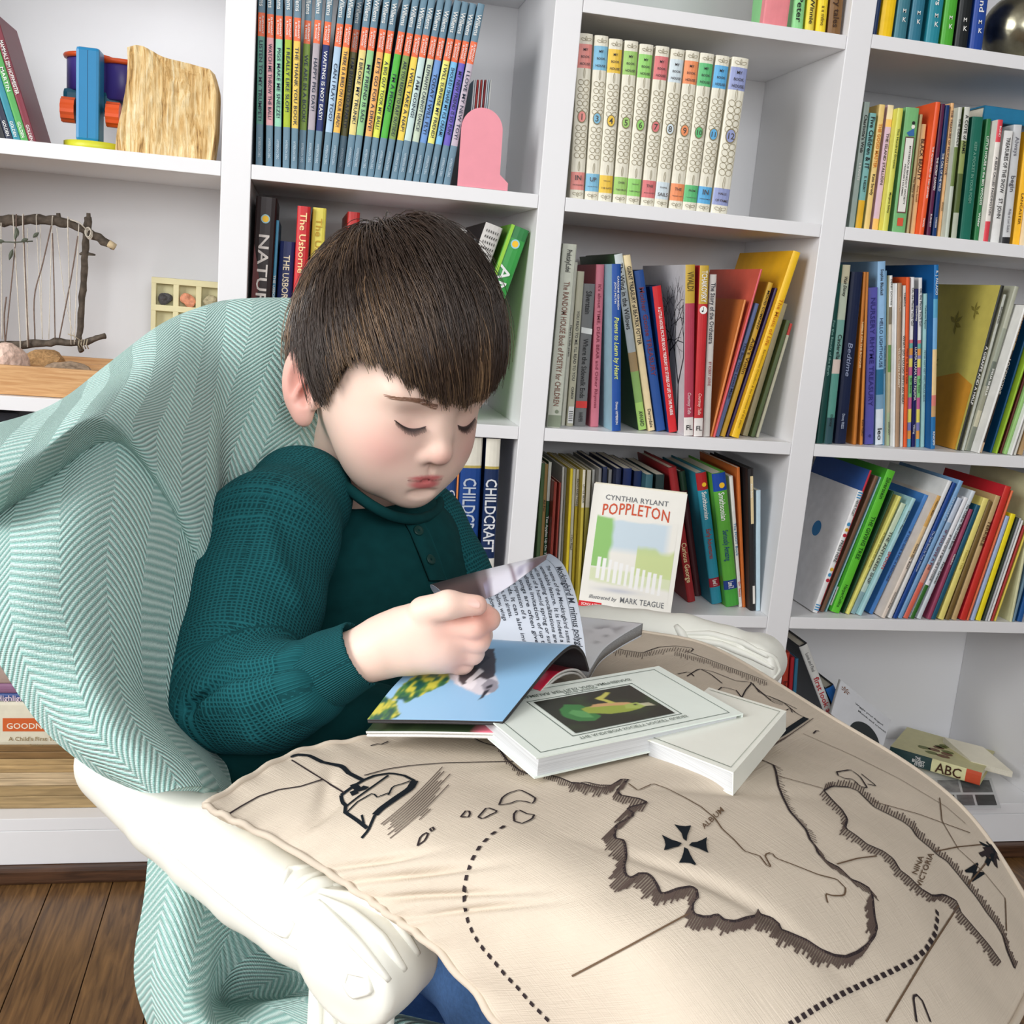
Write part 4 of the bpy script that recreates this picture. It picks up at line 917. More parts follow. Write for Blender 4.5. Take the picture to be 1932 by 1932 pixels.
# fluted post below the near arm, mirrored far post, seat rails, legs, seat, back
def obox(f0, f1, l0, l1, z0, z1, bev=0.002):
    b = MB().box((f0, l0, z0), (f1, l1, z1), 0, bev)
    b.v = [tuple(lp(x, y, z)) for x, y, z in b.v]; return b
pc = atZ(668, 1905, 0.52); pf, pl = (pc[:2]-MID)@FC, (pc[:2]-MID)@LC
for side, (cf, cl) in (('n', (pf-0.004, pl+0.004)), ('f', (pf-0.03, 0.27))):
    b = obox(cf-0.016, cf+0.016, cl-0.016, cl+0.016, 0.40, 0.545)
    p = wparent(b.build('arm_post', PAINT), chair)
    b = MB()
    for k in (-1, 0, 1):
        for (a0, a1) in (((0.0165, k*0.009), None), ((k*0.009, -0.0165), None)):
            x, y = a0; b.tube([lp(cf+x, cl+y, 0.41), lp(cf+x, cl+y, 0.53)], 0.0032, 6)
    g = b.build('fluting', PAINT, None, True); g.parent = p
    b = obox(cf-0.02, cf+0.02, cl-0.02, cl+0.02, 0.0, 0.40, 0.004)
    wparent(b.build('leg', PAINT), chair)
for cl in (-0.105, 0.105):
    wparent(obox(-0.30, -0.265, cl-0.018, cl+0.018, 0, 0.40, 0.004).build('leg', PAINT), chair)
def trapz(f0, f1, h0, h1, z0, z1, bev):
    b = MB().box((f0, -1, z0), (f1, 1, z1), 0, bev)
    b.v = [tuple(lp(x, y*(h0+(h1-h0)*(x-f0)/(f1-f0)), z)) for x, y, z in b.v]; return b
wparent(trapz(-0.31, -0.02, 0.13, 0.22, 0.34, 0.40, 0.006).build('seat_rail', PAINT), chair)
CUSH = mat((70, 110, 170), 0.85, 0.08, 200, 0.2)
wparent(trapz(-0.30, -0.02, 0.125, 0.21, 0.402, 0.425, 0.010).build('seat', CUSH), chair)
ctrl = np.array([[lp(-0.25-0.135*math.cos(a), 0.20*math.sin(a), z) for a in np.linspace(-0.3, 1.2, 7)] for z in (0.40, 0.55, 0.66, 0.74)])
G = net(ctrl, 16, 24); N = gridnormals(G); n = G.shape[0]*G.shape[1]
G2 = G-N*0.02
V = np.concatenate([G.reshape(-1, 3), G2.reshape(-1, 3)]); fa = gridfaces(16, 24)
wparent(link('backrest', mesh_np('backrest', V, np.concatenate([fa, fa[:, ::-1]+n]), True, [PAINT])), chair)
# ------------------------------------------------------------------ herringbone throw
def herring():
    m = bpy.data.materials.new('herringbone_wool'); m.use_nodes = True; nt = m.node_tree; b = nt.nodes['Principled BSDF']
    def nd(t, **k):
        x = nt.nodes.new(t)
        for a, v in k.items(): setattr(x, a, v)
        return x
    def mth(op, a, bb=None, c=None):
        x = nd('ShaderNodeMath', operation=op)
        for i, v in enumerate((a, bb, c)):
            if v is None: continue
            if isinstance(v, (int, float)): x.inputs[i].default_value = v
            else: nt.links.new(v, x.inputs[i])
        return x.outputs[0]
    uv = nd('ShaderNodeUVMap', uv_map='UVMap'); tcn = nd('ShaderNodeTexCoord')
    nz = nd('ShaderNodeTexNoise'); nz.inputs['Scale'].default_value = 25; nt.links.new(tcn.outputs['Object'], nz.inputs['Vector'])
    sp = nd('ShaderNodeSeparateXYZ'); nt.links.new(uv.outputs[0], sp.inputs[0])
    u, v = sp.outputs[0], sp.outputs[1]
    wob = mth('MULTIPLY', mth('SUBTRACT', nz.outputs['Fac'], 0.5), 0.006)
    u2 = mth('ADD', u, wob)
    W_, PER = 0.028, 0.0050
    tri = mth('PINGPONG', u2, W_)
    t = mth('DIVIDE', mth('ADD', v, mth('MULTIPLY', tri, 0.85)), PER)
    s = mth('SINE', mth('MULTIPLY', t, 2*math.pi))
    # twisted yarn ticks across each stripe
    tk = mth('SINE', mth('MULTIPLY', mth('SUBTRACT', mth('MULTIPLY', u2, 1.0), mth('MULTIPLY', v, 1.6)), 2*math.pi/0.0021))
    n2 = nd('ShaderNodeTexNoise'); n2.inputs['Scale'].default_value = 900; nt.links.new(tcn.outputs['Object'], n2.inputs['Vector'])
    h = mth('ADD', mth('ADD', s, mth('MULTIPLY', tk, 0.22)), mth('MULTIPLY', mth('SUBTRACT', n2.outputs['Fac'], 0.5), 1.2))
    fac = nd('ShaderNodeMapRange'); fac.inputs['From Min'].default_value = -1.05; fac.inputs['From Max'].default_value = 1.05
    nt.links.new(h, fac.inputs['Value'])
    mx = nd('ShaderNodeMix', data_type='RGBA'); nt.links.new(fac.outputs[0], mx.inputs['Factor'])
    mx.inputs['A'].default_value = (*lin((134, 184, 176)), 1); mx.inputs['B'].default_value = (*lin((210, 235, 228)), 1)
    nt.links.new(mx.outputs['Result'], b.inputs['Base Color'])
    b.inputs['Roughness'].default_value = 0.95; b.inputs['Specular IOR Level'].default_value = 0.1
    b.inputs['Sheen Weight'].default_value = 0.25
    bp = nd('ShaderNodeBump'); bp.inputs['Strength'].default_value = 0.7; bp.inputs['Distance'].default_value = 0.0014
    nt.links.new(h, bp.inputs['Height']); nt.links.new(bp.outputs[0], b.inputs['Normal'])
    return m
WOOL = herring()
TV, TF, TU = [], [], []
def sheet_px(rows): return np.array([[at(*p) for p in r] for r in rows])
def add_sheet(rows, nu, nv, skew=0.0, thick=0.004, amp=0.0016, seed=0):
    G = net(sheet_px(rows), nu, nv); N = gridnormals(G)
    if np.sum(N[nu//2, nv//2]*(CAM-G[nu//2, nv//2])) < 0: N = -N
    U = arclen(G, 1); Vv = arclen(G, 0)
    # smooth metric so columns stay even
    U = np.tile(U.mean(0, keepdims=True), (nu, 1))*0.5+U*0.5; Vv = np.tile(Vv.mean(1, keepdims=True), (1, nv))*0.5+Vv*0.5
    rr = np.random.RandomState(seed); D = np.zeros((nu, nv))
    for k in range(7):
        a = rr.uniform(-1, 1); fq = rr.uniform(20, 60); D += np.sin((U*math.cos(a)+Vv*math.sin(a)*0.6)*fq+rr.uniform(0, 6))/7
    G = G+N*(amp*2*D)[..., None]
    base = sum(len(x) for x in TV); n = nu*nv
    edge = np.ones((nu, nv)); 
    G2 = G-N*thick
    TV.append(G.reshape(-1, 3)); TV.append(G2.reshape(-1, 3))
    uv = np.stack([(U+skew*Vv).ravel(), Vv.ravel()], 1); TU.append(uv); TU.append(uv)
    fa = gridfaces(nu, nv)
    # rim
    idx = np.arange(n).reshape(nu, nv); per = np.r_[idx[0, :], idx[1:, -1], idx[-1, -2::-1], idx[-2:0:-1, 0]]
    p2 = np.roll(per, -1); rim = np.stack([per, p2, p2+n, per+n], 1)
    TF.append(np.concatenate([fa, fa[:, ::-1]+n, rim])+base)
lower = [[(-60, 960, .665), (60, 905, .685), (200, 822, .71), (300, 835, .745), (385, 980, .765), (425, 1150, .775)],
 [(-60, 1060, .625), (45, 1005, .635), (160, 950, .655), (270, 990, .69), (352, 1100, .72), (425, 1230, .75)],
 [(-40, 1180, .60), (45, 1150, .603), (150, 1120, .625), (240, 1150, .655), (325, 1225, .69), (415, 1320, .73)],
 [(18, 1290, .60), (85, 1280, .595), (170, 1260, .605), (240, 1285, .632), (312, 1330, .67), (400, 1400, .71)],
 [(85, 1385, .60), (145, 1385, .588), (210, 1368, .588), (275, 1372, .608), (338, 1392, .64), (430, 1440, .69)],
 [(172, 1456, .60), (215, 1452, .586), (268, 1440, .582), (320, 1435, .595), (370, 1445, .615), (440, 1478, .65)],
 [(236, 1488, .605), (262, 1494, .590), (300, 1495, .583), (340, 1488, .588), (382, 1488, .60), (440, 1505, .63)]]
add_sheet(lower, 110, 90, 0.08, seed=1)
upper = [[(-40, 900, .76), (110, 830, .86), (230, 760, .92), (345, 690, .97), (420, 650, 1.0), (480, 640, 1.02), (600, 640, 1.04)],
 [(-50, 818, .72), (92, 768, .79), (195, 693, .85), (310, 612, .895), (390, 576, .92), (450, 564, .93), (580, 562, .95)],
 [(-50, 822, .665), (85, 785, .71), (210, 715, .775), (325, 665, .83), (395, 660, .865), (455, 650, .885), (590, 640, .92)],
 [(-50, 862, .628), (75, 818, .655), (190, 755, .70), (320, 760, .775), (398, 770, .825), (450, 770, .865), (600, 760, .91)],
 [(-45, 925, .612), (58, 868, .632), (185, 785, .67), (310, 835, .735), (402, 880, .79), (445, 890, .85), (610, 880, .91)],
 [(-40, 975, .628), (62, 905, .648), (205, 815, .69), (335, 935, .725), (408, 1010, .765), (440, 1020, .845), (610, 1000, .92)],
 [(-40, 1000, .66), (75, 930, .68), (225, 840, .715), (365, 1030, .735), (416, 1130, .76), (438, 1150, .84), (610, 1120, .93)],
 [(-40, 1010, .70), (85, 940, .72), (240, 855, .745), (385, 1110, .755), (422, 1230, .775), (440, 1260, .84), (610, 1240, .93)]]
add_sheet(upper, 120, 130, 0.32, seed=2)
hang = [[(285, 1560, .625), (335, 1580, .61), (410, 1640, .60), (500, 1720, .59), (620, 1810, .585)],
 [(272, 1690, .61), (330, 1700, .59), (400, 1745, .60), (480, 1800, .635), (610, 1860, .62)],
 [(254, 1790, .605), (318, 1815, .58), (392, 1850, .588), (440, 1880, .65), (600, 1890, .61)],
 [(254, 1860, .605), (318, 1890, .578), (385, 1905, .575), (450, 1905, .61), (590, 1880, .565), (760, 1905, .56)][:5],
 [(275, 1930, .605), (330, 1960, .58), (400, 1960, .565), (480, 1950, .57), (640, 1925, .555)],
 [(330, 2050, .605), (380, 2080, .59), (440, 2080, .58), (540, 2060, .57), (860, 2030, .55)]]
add_sheet(hang, 90, 80, 0.1, seed=3)
fold2 = [[(560, 1920, .60), (640, 1905, .595), (740, 1905, .59), (860, 1935, .58)], [(560, 1950, .575), (640, 1935, .57), (750, 1930, .565), (880, 1965, .56)], [(560, 2060, .57), (640, 2060, .565), (760, 2060, .56), (900, 2070, .555)]]
add_sheet(fold2, 30, 40, 0.1, seed=5)
throw = link('throw_blanket', mesh_np('throw_blanket', np.concatenate(TV), np.concatenate(TF), True, [WOOL], uv=np.concatenate(TU)))
tag(throw, 'mint green herringbone throw draped over the armchair back and arm', 'throw')
# ------------------------------------------------------------------ map cushion
PZ = [[(385, 1520, .600), (560, 1420, .606), (760, 1378, .604), (985, 1300, .592), (1205, 1190, .575)],
 [(545, 1600, .592), (745, 1520, .615), (950, 1455, .616), (1160, 1345, .605), (1345, 1222, .572)],
 [(715, 1712, .586), (935, 1630, .628), (1160, 1550, .636), (1385, 1440, .624), (1545, 1340, .578)],
 [(855, 1825, .583), (1130, 1785, .624), (1395, 1715, .634), (1640, 1620, .618), (1800, 1510, .570)],
 [(1070, 2110, .550), (1390, 2120, .585), (1680, 2080, .592), (1880, 1980, .575), (1985, 1775, .535)]]
ctrl = np.array([[atZ(*p) for p in r] for r in PZ])
NU = 150; G = net(ctrl, NU, NU); N = gridnormals(G)
if N[70, 70, 2] < 0: N = -N
uu, vv = np.meshgrid(np.linspace(0, 1, NU), np.linspace(0, 1, NU), indexing='ij')
edge = np.minimum(np.minimum(uu, 1-uu), np.minimum(vv, 1-vv))
rr = np.random.RandomState(4); D = np.zeros((NU, NU))
for k in range(10):
    a = rr.uniform(0, math.pi); fq = rr.uniform(8, 34); D += np.sin((uu*math.cos(a)+vv*math.sin(a))*fq+rr.uniform(0, 6)+1.2*np.sin(3*uu+4*vv+k))*rr.uniform(.3, 1)/10
puck = np.sin(uu*95+3*np.sin(uu*13))*np.exp(-vv/0.035)*0.5+np.sin(vv*80)*np.exp(-uu/0.03)*0.3
wr = np.zeros((NU, NU))
for (cu, cv, ang, ln, sg, hgt) in ((.45, .12, 1.2, .10, .012, 1.2), (.52, .10, 1.1, .12, .012, 1.0), (.38, .09, 1.25, .08, .010, 1.0), (.6, .13, 1.3, .1, .012, .8), (.2, .12, 1.9, .08, .012, .8), (.13, .2, 2.2, .08, .012, .7), (.7, .5, .4, .14, .014, .6), (.3, .62, 1.0, .12, .014, .6), (.55, .7, .8, .1, .014, .6)):
    x = (uu-cu)*math.cos(ang)+(vv-cv)*math.sin(ang); y = -(uu-cu)*math.sin(ang)+(vv-cv)*math.cos(ang)
    wr += hgt*np.exp(-(x/ln)**2-(y/sg)**2)
disp = 0.0030*D*np.minimum(1, edge/0.08)+0.0022*puck-0.0040*wr
G = G+N*disp[..., None]
# Coons patch of the seam gives the middle surface; underside mirrors the top
top = G; A0, A1, B0, B1 = G[0], G[-1], G[:, 0], G[:, -1]
Cn = (1-uu)[..., None]*A0[None]+uu[..., None]*A1[None]+(1-vv)[..., None]*B0[:, None]+vv[..., None]*B1[:, None]-((1-uu)*(1-vv))[..., None]*G[0, 0]-((1-uu)*vv)[..., None]*G[0, -1]-(uu*(1-vv))[..., None]*G[-1, 0]-(uu*vv)[..., None]*G[-1, -1]
bot = Cn-(top-Cn)*0.8; bot[..., 2] -= 0.022*np.minimum(1, edge/0.10)**0.6
def linen():
    m = mat((206, 193, 176), 0.9, 0.05, 30, 0, key='linen'); nt = m.node_tree; b = nt.nodes['Principled BSDF']
    uvn = nt.nodes.new('ShaderNodeUVMap'); uvn.uv_map = 'UVMap'
    hs = []
    for ang in (0, 1):
        mp = nt.nodes.new('ShaderNodeMapping'); mp.inputs['Scale'].default_value = (900, 40, 1) if ang == 0 else (40, 900, 1)
        nz = nt.nodes.new('ShaderNodeTexNoise'); nz.inputs['Scale'].default_value = 1; nz.inputs['Detail'].default_value = 1
        nt.links.new(uvn.outputs[0], mp.inputs[0]); nt.links.new(mp.outputs[0], nz.inputs['Vector']); hs.append(nz.outputs['Fac'])
    ad = nt.nodes.new('ShaderNodeMath'); ad.operation = 'ADD'; nt.links.new(hs[0], ad.inputs[0]); nt.links.new(hs[1], ad.inputs[1])
    bp = nt.nodes.new('ShaderNodeBump'); bp.inputs['Strength'].default_value = 0.35; bp.inputs['Distance'].default_value = 0.0008
    nt.links.new(ad.outputs[0], bp.inputs['Height']); nt.links.new(bp.outputs[0], b.inputs['Normal'])
    b.inputs['Specular IOR Level'].default_value = 0.15
    return m
LINEN = linen()
cush = thing('map_cushion', 'large beige linen cushion printed with an antique sea map', 'cushion', tuple(G[NU//2, NU//2]-np.array([0, 0, .06])))
n = NU*NU; fa = gridfaces(NU, NU)
if np.cross(top[71, 70]-top[70, 70], top[70, 71]-top[70, 70])[2] < 0: fa = fa[:, ::-1]
uvp = np.stack([uu.ravel()*0.5, vv.ravel()*0.5], 1)
V = np.concatenate([top.reshape(-1, 3), bot.reshape(-1, 3)])
PF = np.concatenate([fa, fa[:, ::-1]+n])
wparent(link('cover', mesh_np('cover', V, PF, True, [LINEN], uv=np.concatenate([uvp, uvp]))), cush)
bvP = bvh_of(top.reshape(-1, 3), fa)
per = [G[i, 0] for i in range(0, NU, 2)]+[G[-1, j] for j in range(2, NU, 2)]
b = MB(); b.tube(per, 0.0019, 8); wparent(b.build('welt', LINEN, None, True), cush)
per = [G[0, j] for j in range(0, NU, 2)]+[G[i, -1] for i in range(2, NU, 2)]
b = MB(); b.tube(per, 0.0019, 8); wparent(b.build('welt', LINEN, None, True), cush)
# printed map
INKM = mat((52, 44, 46), 0.9, 0, spec=0.1); INK2 = mat((104, 84, 66), 0.9, 0, spec=0.1); INK3 = mat((24, 30, 36), 0.9, 0, spec=0.1)
def c3(P): return [(1080+x/2.2676, 1140+y/2.2676) for x, y in P]
def c2(P): return [(360+x/2.415, 1340+y/2.415) for x, y in P]
pr = MB()
coast = c3([(0, 765), (45, 770), (75, 780), (130, 790), (165, 780), (210, 752), (240, 752), (215, 775), (190, 800), (205, 820), (260, 830), (285, 835), (320, 850), (300, 858), (250, 870), (235, 880), (260, 895), (262, 905), (230, 925), (190, 945), (180, 985), (180, 1005), (215, 1010), (225, 1030), (230, 1080), (220, 1120), (225, 1160), (250, 1175), (270, 1165), (285, 1155), (320, 1155), (340, 1170), (365, 1210), (375, 1240), (400, 1240), (450, 1220), (510, 1210), (530, 1225), (535, 1255), (515, 1275), (510, 1305), (520, 1330), (560, 1340), (590, 1340), (620, 1330), (650, 1355), (700, 1360), (740, 1345), (790, 1335), (795, 1310), (800, 1330), (850, 1345), (880, 1370), (890, 1395), (930, 1410), (1000, 1440), (1060, 1480), (1120, 1505), (1170, 1510), (1220, 1490), (1260, 1460), (1290, 1420), (1300, 1380), (1290, 1340), (1285, 1290), (1280, 1240), (1265, 1215), (1230, 1195), (1190, 1180), (1140, 1130), (1090, 1105), (1050, 1070), (1040, 1040), (1015, 1010), (1000, 970), (970, 935), (930, 890), (900, 830), (880, 780), (870, 720), (860, 690), (800, 665)])
ribbon(pr, bvP, coast, 0.0013)
def hatch(P, vec, step, w_=0.0005, jit=0.3, seed=0):
    r_ = random.Random(seed)
    for x, y in resample(P, step):
        k = 1+r_.uniform(-jit, jit); ribbon(pr, bvP, [(x, y), (x+vec[0]*k, y+vec[1]*k)], w_, step=8, mi=3)
hatch(coast[:13], (-9, 15), 5.0, .0007, seed=1); hatch(coast[13:33], (-23, 23), 5.2, .0007, seed=2); hatch(coast[32:66], (-13, 22), 5.2, .0007, seed=3)
hatch(coast[65:74], (15, 17), 5.2, .0007, seed=4); hatch(coast[73:], (13, 6), 5.2, .0007, seed=5)
c_b = c3([(1075, 800), (1110, 780), (1180, 785), (1220, 800), (1250, 830), (1290, 870), (1350, 900), (1410, 930), (1450, 960), (1475, 1000), (1530, 1045), (1560, 1075), (1600, 1100), (1650, 1160), (1690, 1210), (1730, 1260), (1770, 1320), (1810, 1370), (1840, 1420), (1860, 1490), (1890, 1560)])
c_c = c3([(1075, 800), (1110, 840), (1150, 880), (1175, 920), (1165, 960), (1210, 990), (1260, 1030), (1330, 1060), (1370, 1090), (1400, 1140), (1440, 1170), (1490, 1220), (1540, 1250), (1590, 1245), (1640, 1270), (1660, 1320), (1720, 1390), (1780, 1460), (1830, 1530)])
for P in (c_b, c_c): ribbon(pr, bvP, P, 0.0012)
hatch(c_b, (4, -11), 5.2, .0006, seed=6); hatch(c_c, (-9, 10), 5.2, .0006, seed=7)
for P in ([(0, 1590), (240, 1465), (500, 1325)], [(1130, 1115), (1220, 1090), (1300, 1080)], [(870, 735), (980, 765), (1070, 790)], [(985, 555), (1200, 650), (1400, 750), (1600, 870), (1680, 940)], [(1280, 845), (1480, 900), (1700, 980)], [(1550, 1060), (1650, 1040), (1750, 1030)], [(1340, 1790), (1430, 1640), (1520, 1490), (1650, 1290)], [(1570, 830), (1580, 930), (1650, 1050), (1760, 1150), (1850, 1260), (1855, 1400)], [(1690, 1200), (1750, 1130), (1790, 1080)],
          [(240, 770), (280, 800), (345, 770), (400, 790), (480, 830), (550, 870), (610, 920), (640, 965), (690, 1010), (735, 1060), (800, 1080), (830, 1120), (850, 1130), (820, 1075), (850, 1065), (870, 1090), (950, 1120), (1050, 1160), (1130, 1180), (1170, 1220), (1160, 1250), (1110, 1250), (1080, 1240), (1090, 1280)]):
    ribbon(pr, bvP, c3(P), 0.0008, mi=1)
for P in ([(1130, 720), (1190, 710), (1230, 740), (1262, 790), (1230, 782), (1200, 752), (1165, 748), (1135, 735), (1130, 720)], [(1235, 728), (1300, 780), (1262, 772)], [(455, 1790), (455, 1680), (470, 1670), (495, 1700), (530, 1790)] and [(1470, 1790), (1455, 1680), (1470, 1672), (1495, 1700), (1530, 1790)],
          [(180, 190), (230, 200), (300, 210), (340, 195), (370, 185), (440, 180), (520, 190), (510, 205), (480, 200), (560, 230), (640, 260), (720, 290), (830, 330)], [(490, 310), (540, 278), (600, 290), (700, 330), (770, 335), (740, 370), (720, 410)], [(600, 390), (640, 355), (700, 370), (730, 410)], [(550, 280), (590, 300), (640, 340)], [(770, 340), (800, 380), (850, 400), (920, 430), (960, 450)], [(720, 400), (760, 420), (800, 430)], [(450, 300), (500, 290), (520, 310)], [(840, 395), (900, 420), (960, 470), (1000, 490)], [(940, 465), (930, 445), (915, 455)], [(1030, 555), (1045, 540), (1055, 545)]):
    ribbon(pr, bvP, c3(P), 0.0011)
hatch(c3([(180, 195), (300, 212), (330, 205)]), (-2, 9), 4, seed=8); hatch(c3([(440, 205), (560, 235), (700, 285), (830, 335)]), (-1, 8), 4, seed=9); hatch(c3([(340, 200), (440, 185), (500, 195)]), (-4, 9), 5, seed=19)
ribbon(pr, bvP, c3([(830, 595), (900, 555), (1000, 488)]), 0.0042, mi=2); hatch(c3([(860, 600), (930, 560), (1030, 490)]), (-16, 12), 4, seed=10)
for k in range(4): ribbon(pr, bvP, c3([(770+14*k, 345+12*k), (830+10*k, 400+8*k), (900, 425+3*k)]), 0.0007)
for T in ([(435, 945), (472, 955), (510, 950), (492, 985), (488, 1018), (476, 1018), (468, 985)], [(575, 1000), (570, 1035), (582, 1070), (545, 1050), (498, 1036), (498, 1024), (540, 1020)], [(455, 1110), (495, 1108), (535, 1125), (508, 1085), (490, 1042), (478, 1042), (472, 1080)], [(382, 990), (400, 1025), (390, 1060), (430, 1045), (468, 1036), (468, 1024), (425, 1012)]):
    patch(pr, bvP, np.array(c3(T)), mi=2)
def dashes(P, on, off, w_):
    Q = resample(P, 2.0); k = 0; L = int(on/2); g = int(off/2)
    while k+L < len(Q): ribbon(pr, bvP, Q[k:k+L+1], w_, step=4); k += L+g
dashes(c2([(1430, 530), (1370, 570), (1320, 620), (1285, 680), (1260, 750), (1247, 820), (1250, 890), (1265, 960), (1290, 1020), (1330, 1080), (1390, 1150), (1440, 1210), (1490, 1260), (1550, 1330), (1640, 1420)]), 10, 10, 0.0019)
dashes(c3([(900, 1818), (945, 1790), (1040, 1730), (1150, 1670), (1260, 1620), (1370, 1570), (1450, 1530), (1510, 1480), (1550, 1410), (1560, 1340), (1555, 1290)]), 8, 6, 0.0022)
for P in ([(1405, 435), (1420, 400), (1450, 380), (1500, 365), (1540, 385), (1572, 405), (1560, 430), (1530, 420), (1490, 415), (1450, 430), (1405, 435)], [(1475, 510), (1470, 480), (1490, 455), (1530, 475), (1565, 480), (1555, 500), (1510, 520), (1475, 510)], [(1310, 490), (1350, 445), (1400, 465), (1365, 480), (1330, 500), (1310, 490)], [(1230, 490), (1255, 460), (1275, 465), (1270, 490), (1230, 490)], [(1035, 620), (1045, 585), (1065, 563), (1085, 560), (1070, 595), (1035, 620)], [(1090, 545), (1100, 535), (1112, 540), (1108, 555), (1094, 556), (1090, 545)],
          [(820, 165), (850, 155), (865, 160), (900, 145)], [(1290, 130), (1330, 150), (1400, 170), (1440, 230), (1500, 280), (1540, 295), (1600, 290), (1680, 310), (1750, 340), (1800, 330), (1860, 345), (1932, 345)]):
    ribbon(pr, bvP, c2(P), 0.0011)
hatch(c2([(1400, 150), (1440, 220), (1500, 275), (1600, 285), (1740, 335), (1930, 345)]), (-3, 9), 4, seed=11)
ribbon(pr, bvP, c2([(455, 215), (490, 205), (540, 210), (600, 240), (690, 258), (720, 290), (780, 320)]), 0.0030, mi=2)
for P in ([(460, 230), (540, 280), (620, 330), (700, 380)], [(140, 495), (230, 440), (310, 395), (400, 365), (500, 350), (600, 318)], [(790, 300), (900, 270), (1000, 255), (1150, 243), (1290, 240), (1500, 235)]): ribbon(pr, bvP, c2(P), 0.0010)
for P, w_ in (([(685, 390), (740, 350), (790, 320), (840, 300), (910, 290), (970, 300), (1020, 325)], .0022), ([(1020, 325), (1000, 360), (940, 400), (870, 450), (840, 480)], .0042), ([(840, 480), (810, 550), (780, 585)], .0018), ([(685, 390), (690, 420), (710, 440), (700, 465), (760, 505), (805, 540)], .002), ([(710, 440), (760, 400), (830, 350), (900, 300)], .0014), ([(710, 470), (760, 420), (830, 380), (850, 400), (900, 380)], .001), ([(900, 390), (920, 350), (960, 340), (1000, 325)], .001), ([(780, 480), (790, 520)], .0012), ([(740, 340), (770, 370), (800, 350)], .004), ([(730, 385), (760, 372)], .005)):
    ribbon(pr, bvP, c2(P), w_, mi=2)
rh = random.Random(21)
for k in range(11):
    t0, t1 = rh.uniform(0, .06+.04*k), 1-rh.uniform(.0, .08+.06*k); ox_, oy_ = 6.5*k, 7*k
    def q_(t): return (1150-300*t+ox_, 258+278*t+oy_+14*math.sin(math.pi*t))
    ribbon(pr, bvP, c2([q_(t0+(t1-t0)*i/6) for i in range(7)]), 0.0006, mi=3)
# compass rose and lettering
for k in range(9):
    a = k*0.7; ribbon(pr, bvP, c3([(1800+60*math.cos(a), 1050+75*math.sin(a)), (1800, 1050), (1800-40*math.cos(a), 1050-50*math.sin(a))]), 0.003, mi=2 if k % 2 else 0)
for s_, (tx_, ty_), ang, sz in (('ALBIUM', (600, 918), -0.75, 34), ('NINA', (1478, 1120), -1.2, 34), ('VICTORIA', (1508, 1140), -1.2, 34), ('M', (1722, 1150), 1.0, 90)):
    v, f, L = text2d(s_); V = []
    ok = True
    for x, y in v:
        X, Y_ = (x-L/2)*sz, -(y-0.35)*sz
        h = cast(bvP, *c3([(tx_+X*math.cos(ang)-Y_*math.sin(ang), ty_+X*math.sin(ang)+Y_*math.cos(ang))])[0])
        if h is None: ok = False; break
        V.append(h[0]+np.array([0, 0, 0.0006]))
    if ok: pr.add(V, f, 1 if s_ != 'M' else 2)
ob = link('map_print', mesh_np('map_print', pr.v, pr.f, False, [INKM, INK2, INK3, mat((92, 78, 72), .9, 0, spec=.1)], pr.mi)); wparent(ob, cush)
ob['kind'] = 'stuff'
